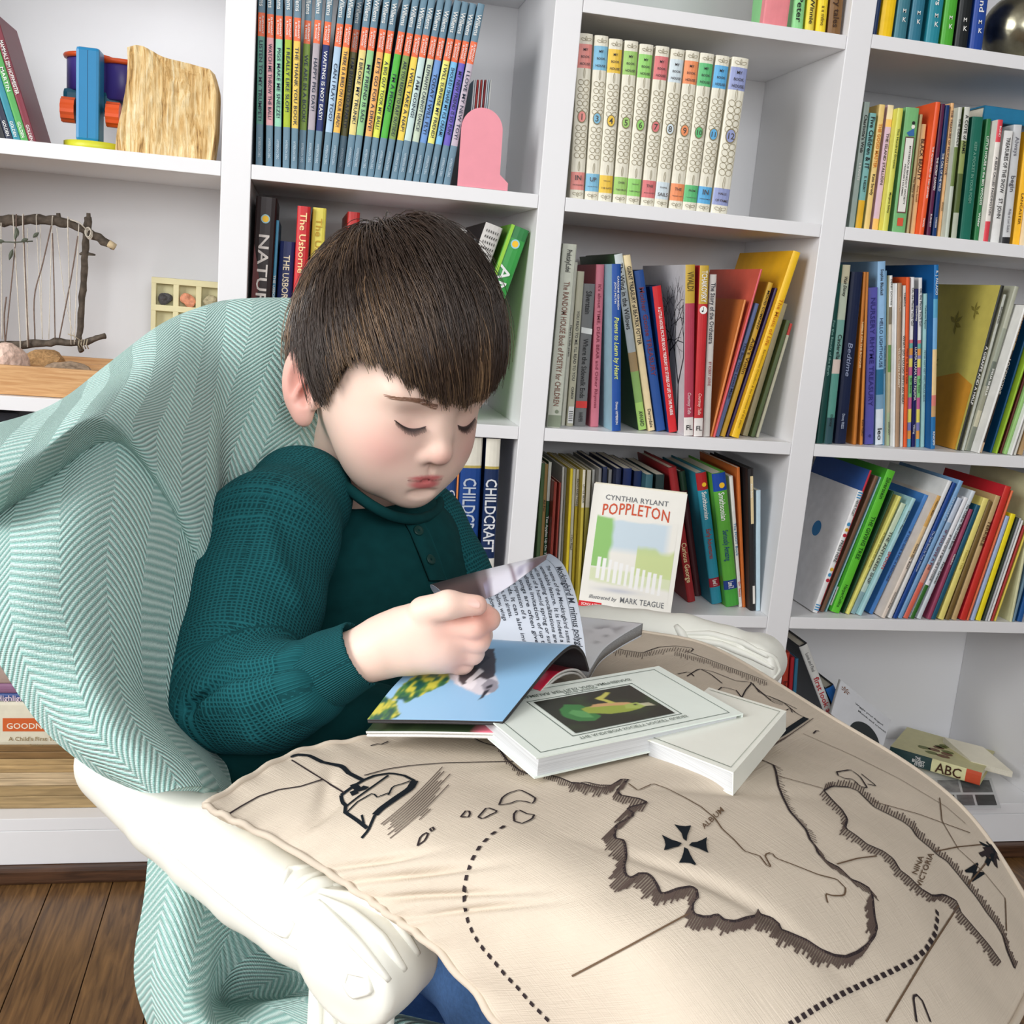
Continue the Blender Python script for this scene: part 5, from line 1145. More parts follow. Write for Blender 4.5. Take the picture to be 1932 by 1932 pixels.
# ------------------------------------------------------------------ the boy
HR = np.array([[-0.8863868267, 0.4517008753, 0.1051385400], [-0.4633963670, -0.8532846757, -0.2406283887], [-0.0189789488, -0.2620106514, 0.9649061435]])
HT = np.array([0.1422, -0.6185, 0.8026]); HS = 0.94
def h2w(L): return HT+(np.asarray(L)*HS)@HR.T
def w2h(P): return ((P-HT)@HR)/HS
boy = thing('person', 'young boy with dark brown hair in a green henley shirt reading a book', 'person', tuple(lp(-0.2, 0.0, 0.43)))
def headsdf(P):
    L = w2h(P.astype(np.float32)).astype(np.float32)
    M = L.copy(); M[..., 0] = np.abs(M[..., 0])          # mirrored half
    d = sd_ell(L, (0, -.002, .022), (.071, .090, .092))
    d = smin(d, sd_ell(L, (0, .028, -.030), (.0565, .053, .060)), .03)
    d = smin(d, sd_ell(M, (.031, .042, -.046), (.0255, .029, .029)), .022)      # cheeks
    d = smin(d, sd_ell(M, (.018, .042, -.066), (.022, .027, .022)), .02)       # jowl
    d = smin(d, sd_ell(L, (0, .062, -.080), (.018, .016, .015)), .016)         # chin
    d = smin(d, sd_ell(L, (0, .061, -.058), (.026, .020, .018)), .018)         # muzzle
    d = smin(d, sd_ell(M, (.024, .069, .014), (.024, .013, .010)), .016)       # brow
    d = smax(d, -sd_ell(M, (.029, .0935, -.005), (.018, .012, .009)), .012)     # socket
    d = smin(d, sd_sph(M, (.0275, .0625, -.0075), .0135), .004)                # lid over the eyeball
    # nose
    d = smin(d, sd_cap(L, (0, .074, .000), (0, .088, -.030), .0065, .0085), .010)
    d = smin(d, sd_sph(L, (0, .0895, -.0335), .0092), .006)
    d = smin(d, sd_sph(M, (.0095, .0815, -.0385), .0062), .005)
    d = smax(d, -sd_ell(M, (.0058, .088, -.0445), (.0030, .0045, .0026)), .002)
    # mouth: lips and the line between them
    ML = L.copy(); ML[..., 0] = np.abs(ML[..., 0]-.0035)
    d = smin(d, sd_ell(ML, (.006, .0755, -.0562), (.0095, .0060, .0034)), .004)
    d = smin(d, sd_ell(ML, (0, .0755, -.0640), (.0120, .0064, .0045)), .004)
    d = smax(d, -sd_cap(ML, (0, .0836, -.0600), (.0155, .0760, -.0606), .0012, .0006), .002)
    d = smax(d, -sd_ell(L, (.001, .0850, -.0495), (.0028, .004, .0045)), .003)    # philtrum
    d = smax(d, -sd_ell(L, (.002, .0795, -.0735), (.012, .004, .0035)), .005)     # below lower lip
    # ears
    q = M-np.array([.0715, -.016, -.017], np.float32)
    ca, sa = math.cos(.55), math.sin(.55)      # ear plane flares outwards to the back
    e = np.stack([q[..., 0]*ca+q[..., 1]*sa*0.9, -q[..., 0]*sa+q[..., 1]*ca, q[..., 2]+0.18*q[..., 1]], -1)
    ear = sd_ell(e, (0, -.004, .002), (.0072, .0195, .0325))
    ear = smax(ear, -sd_ell(e, (.0085, -.002, .004), (.0078, .0125, .0220)), .003)
    ear = smin(ear, sd_ell(e, (.0005, .002, -.024), (.0055, .009, .010)), .006)
    ear = smin(ear, sd_cap(e, (.003, -.006, -.012), (.0035, .003, .014), .0026, .0022), .003)
    ear = smax(ear, -sd_ell(e, (.006, .004, -.006), (.006, .006, .008)), .002)
    ear = smin(ear, sd_ell(e, (.003, .012, -.008), (.004, .004, .006)), .003)
    d = smin(d, ear, .004)
    d = smin(d, sd_cap(L, (0, -.022, -.045), (-.004, -.052, -.135), .041, .040), .02)
    return d*HS
lo = h2w([0, 0, 0])-0.15; hi = h2w([0, 0, 0])+0.15; lo[2] -= 0.0
HV, HF = surfnet(headsdf, lo, hi, 0.0015)
L = w2h(HV); ax = np.abs(L[:, 0])
SKIN = lin((241, 208, 191)); col = np.tile(SKIN, (len(L), 1))
def blend(col, c, w_): w_ = np.clip(w_, 0, 1)[:, None]; return col*(1-w_)+lin(c)*w_
def g3(c, r): return np.exp(-(((np.stack([ax, L[:, 1], L[:, 2]], 1)-np.array(c))/np.array(r))**2).sum(1))
col = blend(col, (228, 142, 138), 0.48*g3((.040, .062, -.036), (.021, .03, .018)))
col = blend(col, (228, 150, 138), 0.45*g3((0, .095, -.036), (.012, .012, .010)))
col = blend(col, (226, 136, 126), 0.45*((ax > .066)*np.clip((.012-L[:, 1])/.02, 0, 1)*np.clip((ax-.066)/.006, 0, 1)*(L[:, 2] > -.06)*(L[:, 2] < .03)))
col = blend(col, (196, 140, 130), 0.42*g3((.029, .078, -.016), (.016, .012, .008)))  # shading below the eye, put into the skin colour
col = blend(col, (214, 164, 150), 0.22*g3((.029, .078, .000), (.014, .010, .006)))  # socket shading under the brow, likewise in the colour
lx = np.abs(L[:, 0]-.0035); lipu = ((lx/.0190)**2+((L[:, 2]+.0578)/.0030)**2); lipl = ((lx/.0172)**2+((L[:, 2]+.0640)/.0058)**2)
lip = np.clip(1.4*(1-np.minimum(lipu, lipl)), 0, 1)*(L[:, 1] > .062)
col = blend(col, (214, 104, 106), 0.9*lip)
col = blend(col, (150, 62, 64), 0.75*np.exp(-((L[:, 2]+.0603)/.0009)**2)*(lx < .0165)*(L[:, 1] > .066))
col = blend(col, (150, 84, 72), 0.8*g3((.0058, .083, -.0435), (.003, .006, .0022)))
qe = np.stack([ax-.0715, L[:, 1]+.016, L[:, 2]+.017], 1); col = blend(col, (204, 118, 106), .6*np.exp(-((qe[:, 1]-.001)/.009)**2-((qe[:, 2]-.003)/.014)**2)*(ax > .068)*(L[:, 1] < .008))
# scalp under the hair
AZ = np.radians([-180, -140, -125, -112, -101, -93, -80, -68, -59, -48, -35, -17, 0, 17, 35, 48, 59, 68, 80, 93, 101, 112, 125, 140, 180])
ZL = np.array([-.062, -.052, -.034, -.004, .004, -.008, -.028, -.004, .022, .036, .034, .022, .015, .022, .034, .036, .022, -.004, -.028, -.008, .004, -.004, -.034, -.052, -.062])
def hairline(phi): return np.interp(phi, AZ, ZL)
phi = np.arctan2(L[:, 0], L[:, 1]); sc = np.clip((L[:, 2]-hairline(phi)-.004)/.006, 0, 1)*(np.hypot(L[:, 0], L[:, 1]) < 1)
sc = sc*np.where((ax > .0735) & (L[:, 2] < .02), 0, 1)
col = blend(col, (44, 32, 26), sc)
# --- right hand (pinching the page), wrist and forearm
def A(x, y, d): return at(x, y, d).astype(np.float32)
def handsdf(P):
    d = sd_cap(P, A(640, 1254, .664), A(712, 1226, .660), .0185, .0165)
    d = smin(d, sd_cap(P, A(738, 1214, .660), A(812, 1206, .657), .0172, .0185), .014)
    d = smin(d, sd_cap(P, A(785, 1226, .656), A(838, 1230, .653), .0135, .0105), .010)
    d = smin(d, sd_cap(P, A(768, 1186, .655), A(806, 1162, .648), .0130, .0102), .012)     # thumb root
    th = sd_cap(P, A(800, 1155, .645), A(846, 1141, .637), .0098, .0082)
    th = smin(th, sd_cap(P, A(846, 1141, .637), A(900, 1142, .640), .0082, .0062), .004)
    fin = None
    for ch in (((836, 1184, .650), (894, 1183, .648), (921, 1168, .656), (914, 1156, .666)), ((846, 1206, .651), (900, 1208, .653), (907, 1198, .668), (880, 1192, .684)), ((848, 1226, .653), (889, 1230, .658), (892, 1220, .674), (860, 1212, .688)), ((838, 1242, .657), (870, 1248, .664), (870, 1240, .680), (842, 1230, .690))):
        rs = (.0086, .0078, .0070, .0062); f = None
        for i in range(3):
            c = sd_cap(P, A(*ch[i]), A(*ch[i+1]), rs[i], rs[i+1]); f = c if f is None else smin(f, c, .003)
        fin = f if fin is None else smin(fin, f, .0010)
    d = smin(d, fin, .0045)
    return smin(d, th, .0020)
c0 = at(790, 1210, .66)
V2, F2 = surfnet(handsdf, c0-np.array([.085, .07, .07]), c0+np.array([.085, .075, .075]), 0.0014)
pxy = np.array([proj(p)[:2] for p in V2])
hc = np.tile(lin((241, 208, 192)), (len(V2), 1))
def hb(c, x, y, r): 
    w_ = np.exp(-(((pxy-np.array([x, y]))/r)**2).sum(1))
    return w_[:, None], lin(c)
kn = [at(845, 1185, .645), at(905, 1190, .648), at(905, 1146, .642), at(862, 1245, .652), at(915, 1165, .655)]
for p, w_ in zip(kn, (.4, .55, .5, .4, .5)):
    g = w_*np.exp(-((V2-p)**2).sum(1)/.011**2); hc = hc*(1-g[:, None])+lin((226, 144, 128))*g[:, None]
# --- skin under the clothes (coarse), so that the figure is one body
sh = at(562, 955, .865); el = at(430, 1312, .705); wr_ = at(640, 1262, .664)
nk = at(640, 950, .94); bel = at(690, 1280, .91); pel = lp(-0.27, 0.02, .475)
shL = at(790, 1000, .965); elL = at(890, 1160, .95); wrL = at(965, 1190, .86)
knR = lp(0.0, -0.15, .485); anR = lp(0.06, -0.16, .22); knL = lp(0.03, 0.12, .50); anL = lp(0.08, 0.11, .22)
def bodysdf(P):
    d = sd_cap(P, nk, bel, .05, .055)
    for a, b_, r0, r1 in ((bel, pel, .055, .055), (sh, nk, .035, .04), (shL, nk, .035, .04), (sh, el, .034, .026), (el, wr_, .026, .018), (shL, elL, .034, .027), (elL, wrL, .026, .018),
                          (lp(-.22, -.03, .455), knR, .042, .042), (knR, anR, .04, .028), (lp(-.25, .09, .465), knL, .05, .043), (knL, anL, .04, .028)):
        d = smin(d, sd_cap(P, a, b_, r0, r1), .02)
    h_ = sd_ell(P, wrL+np.array([.012, -.012, .0]), (.022, .018, .02))
    return smin(d, h_, .015)+.005
ap = np.array([sh, el, nk, bel, pel, shL, elL, wrL, knR, anR, knL, anL])
V3, F3 = surfnet(bodysdf, ap.min(0)-.1, ap.max(0)+.1, 0.006)
Vb = np.concatenate([HV, V2, V3]); Fb = np.concatenate([HF, F2+len(HV), F3+len(HV)+len(V2)])
Cb = np.concatenate([col, hc, np.tile(SKIN, (len(V3), 1))])
SKM = vmat('skin', 0.5, 0.35, 0.04, 700, 0.12)
body = wparent(link('body', mesh_np('body', Vb, Fb, True, [SKM], col=Cb)), boy)
bvH = bvh_of(HV, HF)
# thumb nail
bvT = bvh_of(V2, F2); b = MB()
patch(b, bvT, np.array([(884, 1131), (896, 1130), (905, 1138), (904, 1147), (893, 1146), (882, 1140)]), 0.0004, 0, 3)
if b.v: wparent(b.build('nail', mat((240, 196, 184), .3, 0), None, True), boy)
# --- brows and lashes: short dark hairs rooted on the skin
HAIRM = vmat('hair', 0.32, 0.6)
def hairs(name, items, m, parent, nside=3):
    """items: list of (points (k,3), r0, r1, rgb)"""
    V = []; F = []; C = []; n = 0
    ring = np.array([[math.cos(2*math.pi*k/nside), math.sin(2*math.pi*k/nside)] for k in range(nside)])
    for P, r0, r1, c in items:
        k = len(P); T = np.gradient(P, axis=0); T /= np.linalg.norm(T, axis=1, keepdims=True)+1e-9
        up = np.array([.3, .5, .8]); a = np.cross(T, up); a /= np.linalg.norm(a, axis=1, keepdims=True)+1e-9; b_ = np.cross(T, a)
        r = np.linspace(0, 1, k); r = (r0+(r1-r0)*r)[:, None, None]
        R_ = P[:, None]+r*(a[:, None]*ring[None, :, :1]+b_[:, None]*ring[None, :, 1:])
        V.append(R_.reshape(-1, 3)); C.append(np.tile(c, (k*nside, 1)))
        i = (np.arange(k-1)*nside)[:, None]; j = np.arange(nside)[None]; jn = (j+1) % nside
        F.append(np.stack([i+j, i+jn, i+nside+jn, i+nside+j], -1).reshape(-1, 4)+n); n += k*nside
    return wparent(link(name, mesh_np(name, np.concatenate(V), np.concatenate(F), True, [m], col=np.concatenate(C))), parent)
def on_head(l):              # drop a local guess onto the skin along the head's forward axis
    o = h2w(np.array(l)+np.array([0, .05, 0])); r = HR@np.array([0, -1.0, 0])
    h = bvH.ray_cast(Vector(o), Vector(r)); return (np.array(h[0]), np.array(h[1])) if h[0] is not None else (h2w(l), HR@np.array([0, 1.0, 0]))
rnd = random.Random(11)
for sx_, nm in ((1, 'eyebrow'), (-1, 'eyebrow')):
    it = []
    for k in range(190):
        t = rnd.random(); x = .011+.035*t; z = .0068+.0058*math.sin(min(1, t*1.1)*2.3)+rnd.uniform(-.0024, .0024)*(1-.45*t)
        p, n_ = on_head((sx_*x, .08, z)); q, n2 = on_head((sx_*(x+.0055), .08, z+.0012*(1-2*t)))
        it.append((np.array([p+n_*.0002, (p+q)/2+n_*.0007, q+n_*.0004]), .00017, .00008, lin((150, 112, 90))*rnd.uniform(.8, 1.2)))
    hairs(nm, it, HAIRM, boy)
    it = []
    for k in range(58):
        t = k/57; x = .0165+.0225*t; z = -.0112-.0040*math.sin(math.pi*t)+.002*t
        p, n_ = on_head((sx_*x, .08, z)); down = HR@np.array([sx_*(t-.45)*.5, .75, -.75])
        ln = .0055*(.65+.35*math.sin(math.pi*t))*rnd.uniform(.8, 1.15)
        P = np.array([p+n_*.0002, p+down*ln*.5+n_*.0003, p+down*ln+n_*.0006])
        it.append((P, .00020, .00006, lin((52, 36, 34))))
    lid = []
    for k in range(24):
        t = k/23; x = .0155+.0245*t; p, n_ = on_head((sx_*x, .08, -.0112-.0040*math.sin(math.pi*t)+.002*t)); lid.append(p+n_*.0001)
    it.append((np.array(lid), .0005, .0004, lin((84, 56, 52))))
    hairs('eyelashes', it, HAIRM, boy, 4)
# --- hair: strands combed from the crown
CE = np.array([0, -.002, .024]); RE = np.array([.072, .091, .102])
whorl = np.array([.10, -.50, .86]); whorl /= np.linalg.norm(whorl)
def ellp(dirs, off): return CE+dirs*(RE+off)
rs_ = np.random.RandomState(5); NH = 21000; K = 9
roots = rs_.normal(size=(NH*3, 3)); roots /= np.linalg.norm(roots, axis=1, keepdims=True)
PX = CE+roots*RE; ok = PX[:, 2] > hairline(np.arctan2(PX[:, 0], PX[:, 1]))+.006
D0 = roots[ok][:NH]; NH = len(D0); d = D0.copy()
lenm = rs_.uniform(.045, .075, NH); fr_ = D0[:, 1] > .1; lenm[fr_] = rs_.uniform(.06, .10, fr_.sum())
step = (lenm/.085/(K-1))[:, None]; swirl = .22+rs_.normal(size=NH)*.10
lift = (rs_.uniform(.004, .0135, NH)+(rs_.rand(NH) < .05)*rs_.uniform(0, .006, NH))*np.where(D0[:, 2] < .1, .6, 1); cl_ = rs_.uniform(0, 6.28, NH)
PT = np.zeros((NH, K, 3)); alive = np.ones(NH, bool); nk_ = np.zeros(NH, int)
for k in range(K):
    t = k/(K-1); off = .001+lift*math.sin(min(1, t*1.5)*math.pi/2)+.002*t
    P = CE+d*(RE+off[:, None]); f = np.arctan2(P[:, 0], P[:, 1])
    zl = hairline(f)-np.where(np.abs(f) < .9, .004, 0)+.003*np.sin(f*37+cl_*.2)+rs_.normal(size=NH)*.0022
    if k > 1: alive &= P[:, 2] >= zl
    PT[:, k] = P; nk_[alive] = k+1
    fl = d*(d@whorl)[:, None]-whorl
    fl = fl+np.where(d[:, 1:2] > 0, np.array([[-.10, .35, -.25]])*np.minimum(1, np.maximum(d[:, 1:2], 0)*2), np.array([[0, .18, -.55]])*np.minimum(1, -np.minimum(d[:, 1:2], 0)*2+.3))
    fl -= d*(fl*d).sum(1, keepdims=True); fl /= np.linalg.norm(fl, axis=1, keepdims=True)+1e-9
    fl = fl+np.cross(d, fl)*(swirl*(1-t)+.10*np.sin(5*t+cl_))[:, None]; fl /= np.linalg.norm(fl, axis=1, keepdims=True)
    d = d+fl*step; d /= np.linalg.norm(d, axis=1, keepdims=True)
g = rs_.uniform(0, 1, NH); HC = lin((62, 48, 40))[None]*(.82+.36*g)[:, None]
az_ = np.arctan2(D0[:, 0], D0[:, 1]); strk = .55*np.sin(az_*5.5+D0[:, 2]*1.5)+.45*np.sin(az_*13+2)+rs_.normal(size=NH)*.16
w_ = np.clip((strk-.05)/.9, 0, 1)[:, None]*np.clip((1.0-D0[:, 2:3])/.35, 0, 1)*.9; HC = HC*(1-w_)+lin((156, 124, 92))[None]*w_*rs_.uniform(.85, 1.1, (NH, 1))  # broad hair highlights painted into the strand colours
items = []
for i in np.nonzero(nk_ >= 3)[0]:
    Q = PT[i, :nk_[i]]; items.append((Q if len(Q) < 7 else Q[np.linspace(0, len(Q)-1, 7).round().astype(int)], .00046, .00016, HC[i]))
items = [(h2w(Q), a_, b_, c_) for Q, a_, b_, c_ in items]
hairs('hair', items, HAIRM, boy)
# ------------------------------------------------------------------ clothes
def knit(name, rgb1, rgb2, per, strength, waffle=True):
    m = bpy.data.materials.new(name); m.use_nodes = True; nt = m.node_tree; b = nt.nodes['Principled BSDF']
    uv = nt.nodes.new('ShaderNodeUVMap'); uv.uv_map = 'UVMap'; sp = nt.nodes.new('ShaderNodeSeparateXYZ'); nt.links.new(uv.outputs[0], sp.inputs[0])
    def sn(o, p):
        a = nt.nodes.new('ShaderNodeMath'); a.operation = 'MULTIPLY'; nt.links.new(o, a.inputs[0]); a.inputs[1].default_value = 2*math.pi/p
        s = nt.nodes.new('ShaderNodeMath'); s.operation = 'SINE'; nt.links.new(a.outputs[0], s.inputs[0]); return s.outputs[0]
    s1 = sn(sp.outputs[1], per)
    if waffle:
        s2 = sn(sp.outputs[0], per*1.15); mn = nt.nodes.new('ShaderNodeMath'); mn.operation = 'MAXIMUM'
        k = nt.nodes.new('ShaderNodeMath'); k.operation = 'MULTIPLY_ADD'; nt.links.new(s2, k.inputs[0]); k.inputs[1].default_value = .8; k.inputs[2].default_value = -.1
        nt.links.new(s1, mn.inputs[0]); nt.links.new(k.outputs[0], mn.inputs[1]); h = mn.outputs[0]
    else: h = s1
    fr = nt.nodes.new('ShaderNodeMapRange'); fr.inputs['From Min'].default_value = -1; fr.inputs['From Max'].default_value = 1; nt.links.new(h, fr.inputs['Value'])
    mx = nt.nodes.new('ShaderNodeMix'); mx.data_type = 'RGBA'; nt.links.new(fr.outputs[0], mx.inputs['Factor'])
    mx.inputs['A'].default_value = (*lin(rgb1), 1); mx.inputs['B'].default_value = (*lin(rgb2), 1); nt.links.new(mx.outputs['Result'], b.inputs['Base Color'])
    bp = nt.nodes.new('ShaderNodeBump'); bp.inputs['Strength'].default_value = strength; bp.inputs['Distance'].default_value = .001
    nt.links.new(h, bp.inputs['Height']); nt.links.new(bp.outputs[0], b.inputs['Normal']); b.inputs['Roughness'].default_value = .92; b.inputs['Specular IOR Level'].default_value = .12
    return m
WAFF = knit('waffle_knit', (12, 56, 60), (32, 98, 104), .0027, .6)
RIB = knit('rib_knit', (14, 58, 62), (34, 98, 104), .0026, .6, False)
JERS = mat((14, 62, 64), 0.92, 0.10, 90, 0.10, spec=0.12)
def path_uv(V, path, ref):
    """length along a polyline and angle round it, as metres"""
    path = catmull(np.asarray(path), 70); best = np.full(len(V), 1e9); S = np.zeros(len(V)); TH = np.zeros(len(V)); s0 = 0
    for i in range(len(path)-1):
        a, b_ = path[i], path[i+1]; ab = b_-a; L_ = np.linalg.norm(ab); t = ab/L_
        k = np.clip((V-a)@t, 0, L_); q = V-a-k[:, None]*t; dist = np.linalg.norm(q, axis=1)
        e1 = ref-t*(ref@t); e1 /= np.linalg.norm(e1); e2 = np.cross(t, e1)
        th = np.arctan2(q@e2, q@e1); m = dist < best
        best[m] = dist[m]; S[m] = s0+k[m]; TH[m] = th[m]; s0 += L_
    return np.stack([TH*.042, S], 1)
def chain(P, path, rads, k=.015):
    d = None
    for i in range(len(path)-1):
        c = sd_cap(P, path[i], path[i+1], rads[i], rads[i+1]); d = c if d is None else smin(d, c, k)
    return d
SP = [at(622, 900, .915), at(568, 938, .860), at(512, 1015, .80), at(478, 1140, .76), at(450, 1250, .722), at(432, 1312, .700), at(505, 1315, .683), at(580, 1290, .670)]
SR = [.017, .038, .047, .046, .041, .033, .031, .0275]
folds = [([(335, 1345), (380, 1300), (440, 1275), (520, 1262)], .010), ([(345, 1385), (390, 1330), (450, 1300)], .009), ([(545, 1350), (540, 1290), (560, 1235)], .006), ([(575, 1335), (562, 1280), (578, 1228)], .006), ([(560, 1130), (520, 1060), (500, 980)], .006), ([(480, 1390), (470, 1330), (510, 1280)], .006)]
def sleeve_raw(P): return chain(P, SP, SR, .018)
def lowhigh(path, m): a = np.array(path); return a.min(0)-m, a.max(0)+m
lo, hi = lowhigh(SP, .06)
# first a smooth sleeve to drop the fold lines on, then the folded one
Vt, Ft = surfnet(sleeve_raw, lo, hi, .005); bvS = bvh_of(Vt, Ft); FL = []
for P, r in folds:
    pts = [h for h in (cast(bvS, x, y) for x, y in P) if h is not None]
    if len(pts) > 1: FL.append(([p-n_*r*.75 for p, n_ in pts], r))
def sleeve(P):
    d = sleeve_raw(P)
    for pts, r in FL: d = smin(d, chain(P, pts, [r]*len(pts), .004), .009)
    gr = [cast(bvS, x, y) for x, y in ((360, 1350), (430, 1288), (520, 1272), (590, 1262))]
    gr = [g[0] for g in gr if g is not None]
    if len(gr) > 1: d = smax(d, -chain(P, [g+np.array([0, 0, .004]) for g in gr], [.002]*len(gr), .003), .008)
    return d
Vs, Fs = surfnet(sleeve, lo, hi, .0025)
ref = at(966, 966, 1.0)-at(966, 966, .9)
shirt = wparent(link('sleeve', mesh_np('sleeve', Vs, Fs, True, [WAFF], uv=path_uv(Vs, SP, ref))), boy)
CP = [at(572, 1288, .672), at(622, 1262, .666), at(684, 1231, .661)]
def cuff(P):
    d = chain(P, CP, [.0262, .0232, .0212], .004); inner = chain(P, [CP[1], CP[2], CP[2]+(CP[2]-CP[1])*.6], [.018, .0186, .0186], .004)
    q = (P-CP[2])@((CP[2]-CP[1])/np.linalg.norm(CP[2]-CP[1])).astype(np.float32)
    return smax(smax(d, q-.001, .0035), -inner, .0015)
Vc, Fc_ = surfnet(cuff, *lowhigh(CP, .04), .0012)
wparent(link('cuff', mesh_np('cuff', Vc, Fc_, True, [RIB], uv=path_uv(Vc, CP, ref)[:, ::-1])), boy)
SL2 = [at(680, 940, .955), at(740, 960, .962), shL, (shL+elL)/2, elL, (elL+wrL)/2, wrL*.9+elL*.1]
Vl, Fl = surfnet(lambda P: chain(P, SL2, [.025, .036, .040, .036, .032, .028, .024], .018), *lowhigh(SL2, .06), .004)
wparent(link('sleeve', mesh_np('sleeve', Vl, Fl, True, [WAFF], uv=path_uv(Vl, SL2, ref))), boy)
def torso(P):
    d = sd_cap(P, at(640, 968, .94), at(690, 1060, .935), .044, .070)
    d = smin(d, sd_cap(P, at(690, 1060, .935), at(700, 1200, .92), .072, .080), .02)
    d = smin(d, sd_cap(P, at(700, 1200, .92), pel+np.array([0, 0, .02]), .080, .090), .03)
    d = smin(d, sd_cap(P, at(455, 1450, .735), at(700, 1388, .735), .036, .036), .03)
    d = smin(d, sd_cap(P, at(640, 1330, .90), lp(-.20, -.085, .515), .080, .072), .03)
    d = smin(d, sd_cap(P, at(760, 1040, .945), at(765, 1140, .93), .048, .050), .03)
    # neck opening
    d = smax(d, -sd_cap(P, at(660, 935, .925), at(720, 830, .90), .040, .050), .006)
    for (a, b_, r) in (((600, 1110, .80), (760, 1085, .80), .004), ((640, 1180, .79), (790, 1125, .80), .005), ((640, 1010, .80), (700, 1060, .80), .004)):
        pass
    return d
ap = np.array([at(640, 968, .94), at(765, 1140, .93), pel, at(440, 1445, .735)+.02, at(440, 1470, .735)+np.array([.04, .04, .04]), at(700, 1388, .735)+.04])
Vt2, Ft2 = surfnet(torso, ap.min(0)-.1, ap.max(0)+.1, .0035)
# soft drag folds on the chest
bvB = bvh_of(Vt2, Ft2)
dv_ = np.zeros(len(Vt2))
for (P, amp, sg) in (([(600, 1115), (690, 1100), (790, 1060)], .004, .010), ([(610, 1170), (720, 1150), (810, 1105)], .004, .011), ([(640, 1010), (690, 1055), (760, 1070)], .003, .009), ([(620, 1060), (650, 1040), (700, 1000)], .003, .01)):
    for x, y in resample(P, 10):
        h = cast(bvB, x, y)
        if h is not None: dv_ = np.maximum(dv_, amp*np.exp(-((Vt2-h[0])**2).sum(1)/sg**2))
nn = np.zeros_like(Vt2); tri = Vt2[Ft2]; fn = np.cross(tri[:, 2]-tri[:, 0], tri[:, 3]-tri[:, 1])
for k in range(4): np.add.at(nn, Ft2[:, k], fn)
nn /= np.linalg.norm(nn, axis=1, keepdims=True)+1e-12
Vt2 = Vt2+nn*dv_[:, None]
wparent(link('shirt', mesh_np('shirt', Vt2, Ft2, True, [JERS])), boy)
bvB = bvh_of(Vt2, Ft2)
def along(P, step, off):
    return [h[0]+h[1]*off*(1 if h[1]@(CAM-h[0]) > 0 else -1) for h in (cast(bvB, x, y) for x, y in resample(P, step)) if h is not None]
# neckband, placket, buttons, raglan seam
NB = [at(*q_) for q_ in ((566, 846, .905), (600, 876, .868), (645, 912, .850), (695, 950, .846), (745, 975, .858), (795, 978, .888), (828, 955, .930), (810, 905, .975), (730, 860, .995), (640, 832, .975), (585, 832, .94), (566, 846, .905))]
NB = catmull(NB, 60)
b = MB(); b.tube(NB, [.0046]*60, 8); wparent(b.build('neckband', JERS, None, True), boy)
pl = along([(752, 972), (772, 1006), (790, 1052), (808, 1098)], 6, .001); pr_ = along([(786, 968), (808, 1006), (826, 1052), (840, 1096)], 6, .001)
n = min(len(pl), len(pr_))
if n > 2:
    G = net(np.array([[pl[i], (pl[i]+pr_[i])/2+(CAM-pl[i])*.003, pr_[i]] for i in range(n)]), n*2, 10); Nn = gridnormals(G)
    if np.sum(Nn[n, 5]*(CAM-G[n, 5])) < 0: Nn = -Nn
    G1 = G+Nn*.0012; m_ = G.shape[0]*10; fa = gridfaces(G.shape[0], 10)
    idx = np.arange(m_).reshape(-1, 10); per = np.r_[idx[0, :], idx[1:, -1], idx[-1, -2::-1], idx[-2:0:-1, 0]]; p2 = np.roll(per, -1)
    pk = wparent(link('placket', mesh_np('placket', np.concatenate([G1.reshape(-1, 3), G.reshape(-1, 3)]), np.concatenate([fa, fa+m_, np.stack([per, p2, p2+m_, per+m_], 1)]), True, [JERS])), boy)
    for k in (0.28, 0.72):
        i = int(k*(G.shape[0]-1)); c = G1[i, 4]; n_ = Nn[i, 4]; t = G[min(i+1, G.shape[0]-1), 4]-G[i-1, 4]; t /= np.linalg.norm(t); s = np.cross(n_, t)
        b = MB(); ring = []
        for hh, rr_ in ((0, .0042), (.0012, .0045), (.0018, .004), (.0014, .003), (.0013, .001)):
            ring.append([c+n_*hh+rr_*(t*math.cos(a)+s*math.sin(a)) for a in np.linspace(0, 2*math.pi, 14, endpoint=False)])
        V = [p for r in ring for p in r]
        b.add(V, [[i_*14+j, i_*14+(j+1) % 14, (i_+1)*14+(j+1) % 14, (i_+1)*14+j] for i_ in range(4) for j in range(14)])
        wparent(b.build('button', mat((18, 56, 52), .35, 0), None, True), boy)
# jeans
JEAN = mat((84, 124, 180), 0.85, 0.12, 350, 0.25)
def jeans(P):
    d = None
    for a, b_, r0, r1 in ((lp(-.14, -.08, .455), knR, .048, .050), (knR, anR, .050, .042), (lp(-.25, .09, .465), knL, .062, .052), (knL, anL, .050, .042), (pel, pel+np.array([0, 0, .02]), .085, .08)):
        c = sd_cap(P, a, b_, r0, r1); d = c if d is None else smin(d, c, .02)
    return d
ap = np.array([pel, knR, anR, knL, anL])
Vj, Fj = surfnet(jeans, ap.min(0)-.1, ap.max(0)+.1, .005)
wparent(link('jeans', mesh_np('jeans', Vj, Fj, True, [JEAN])), boy)
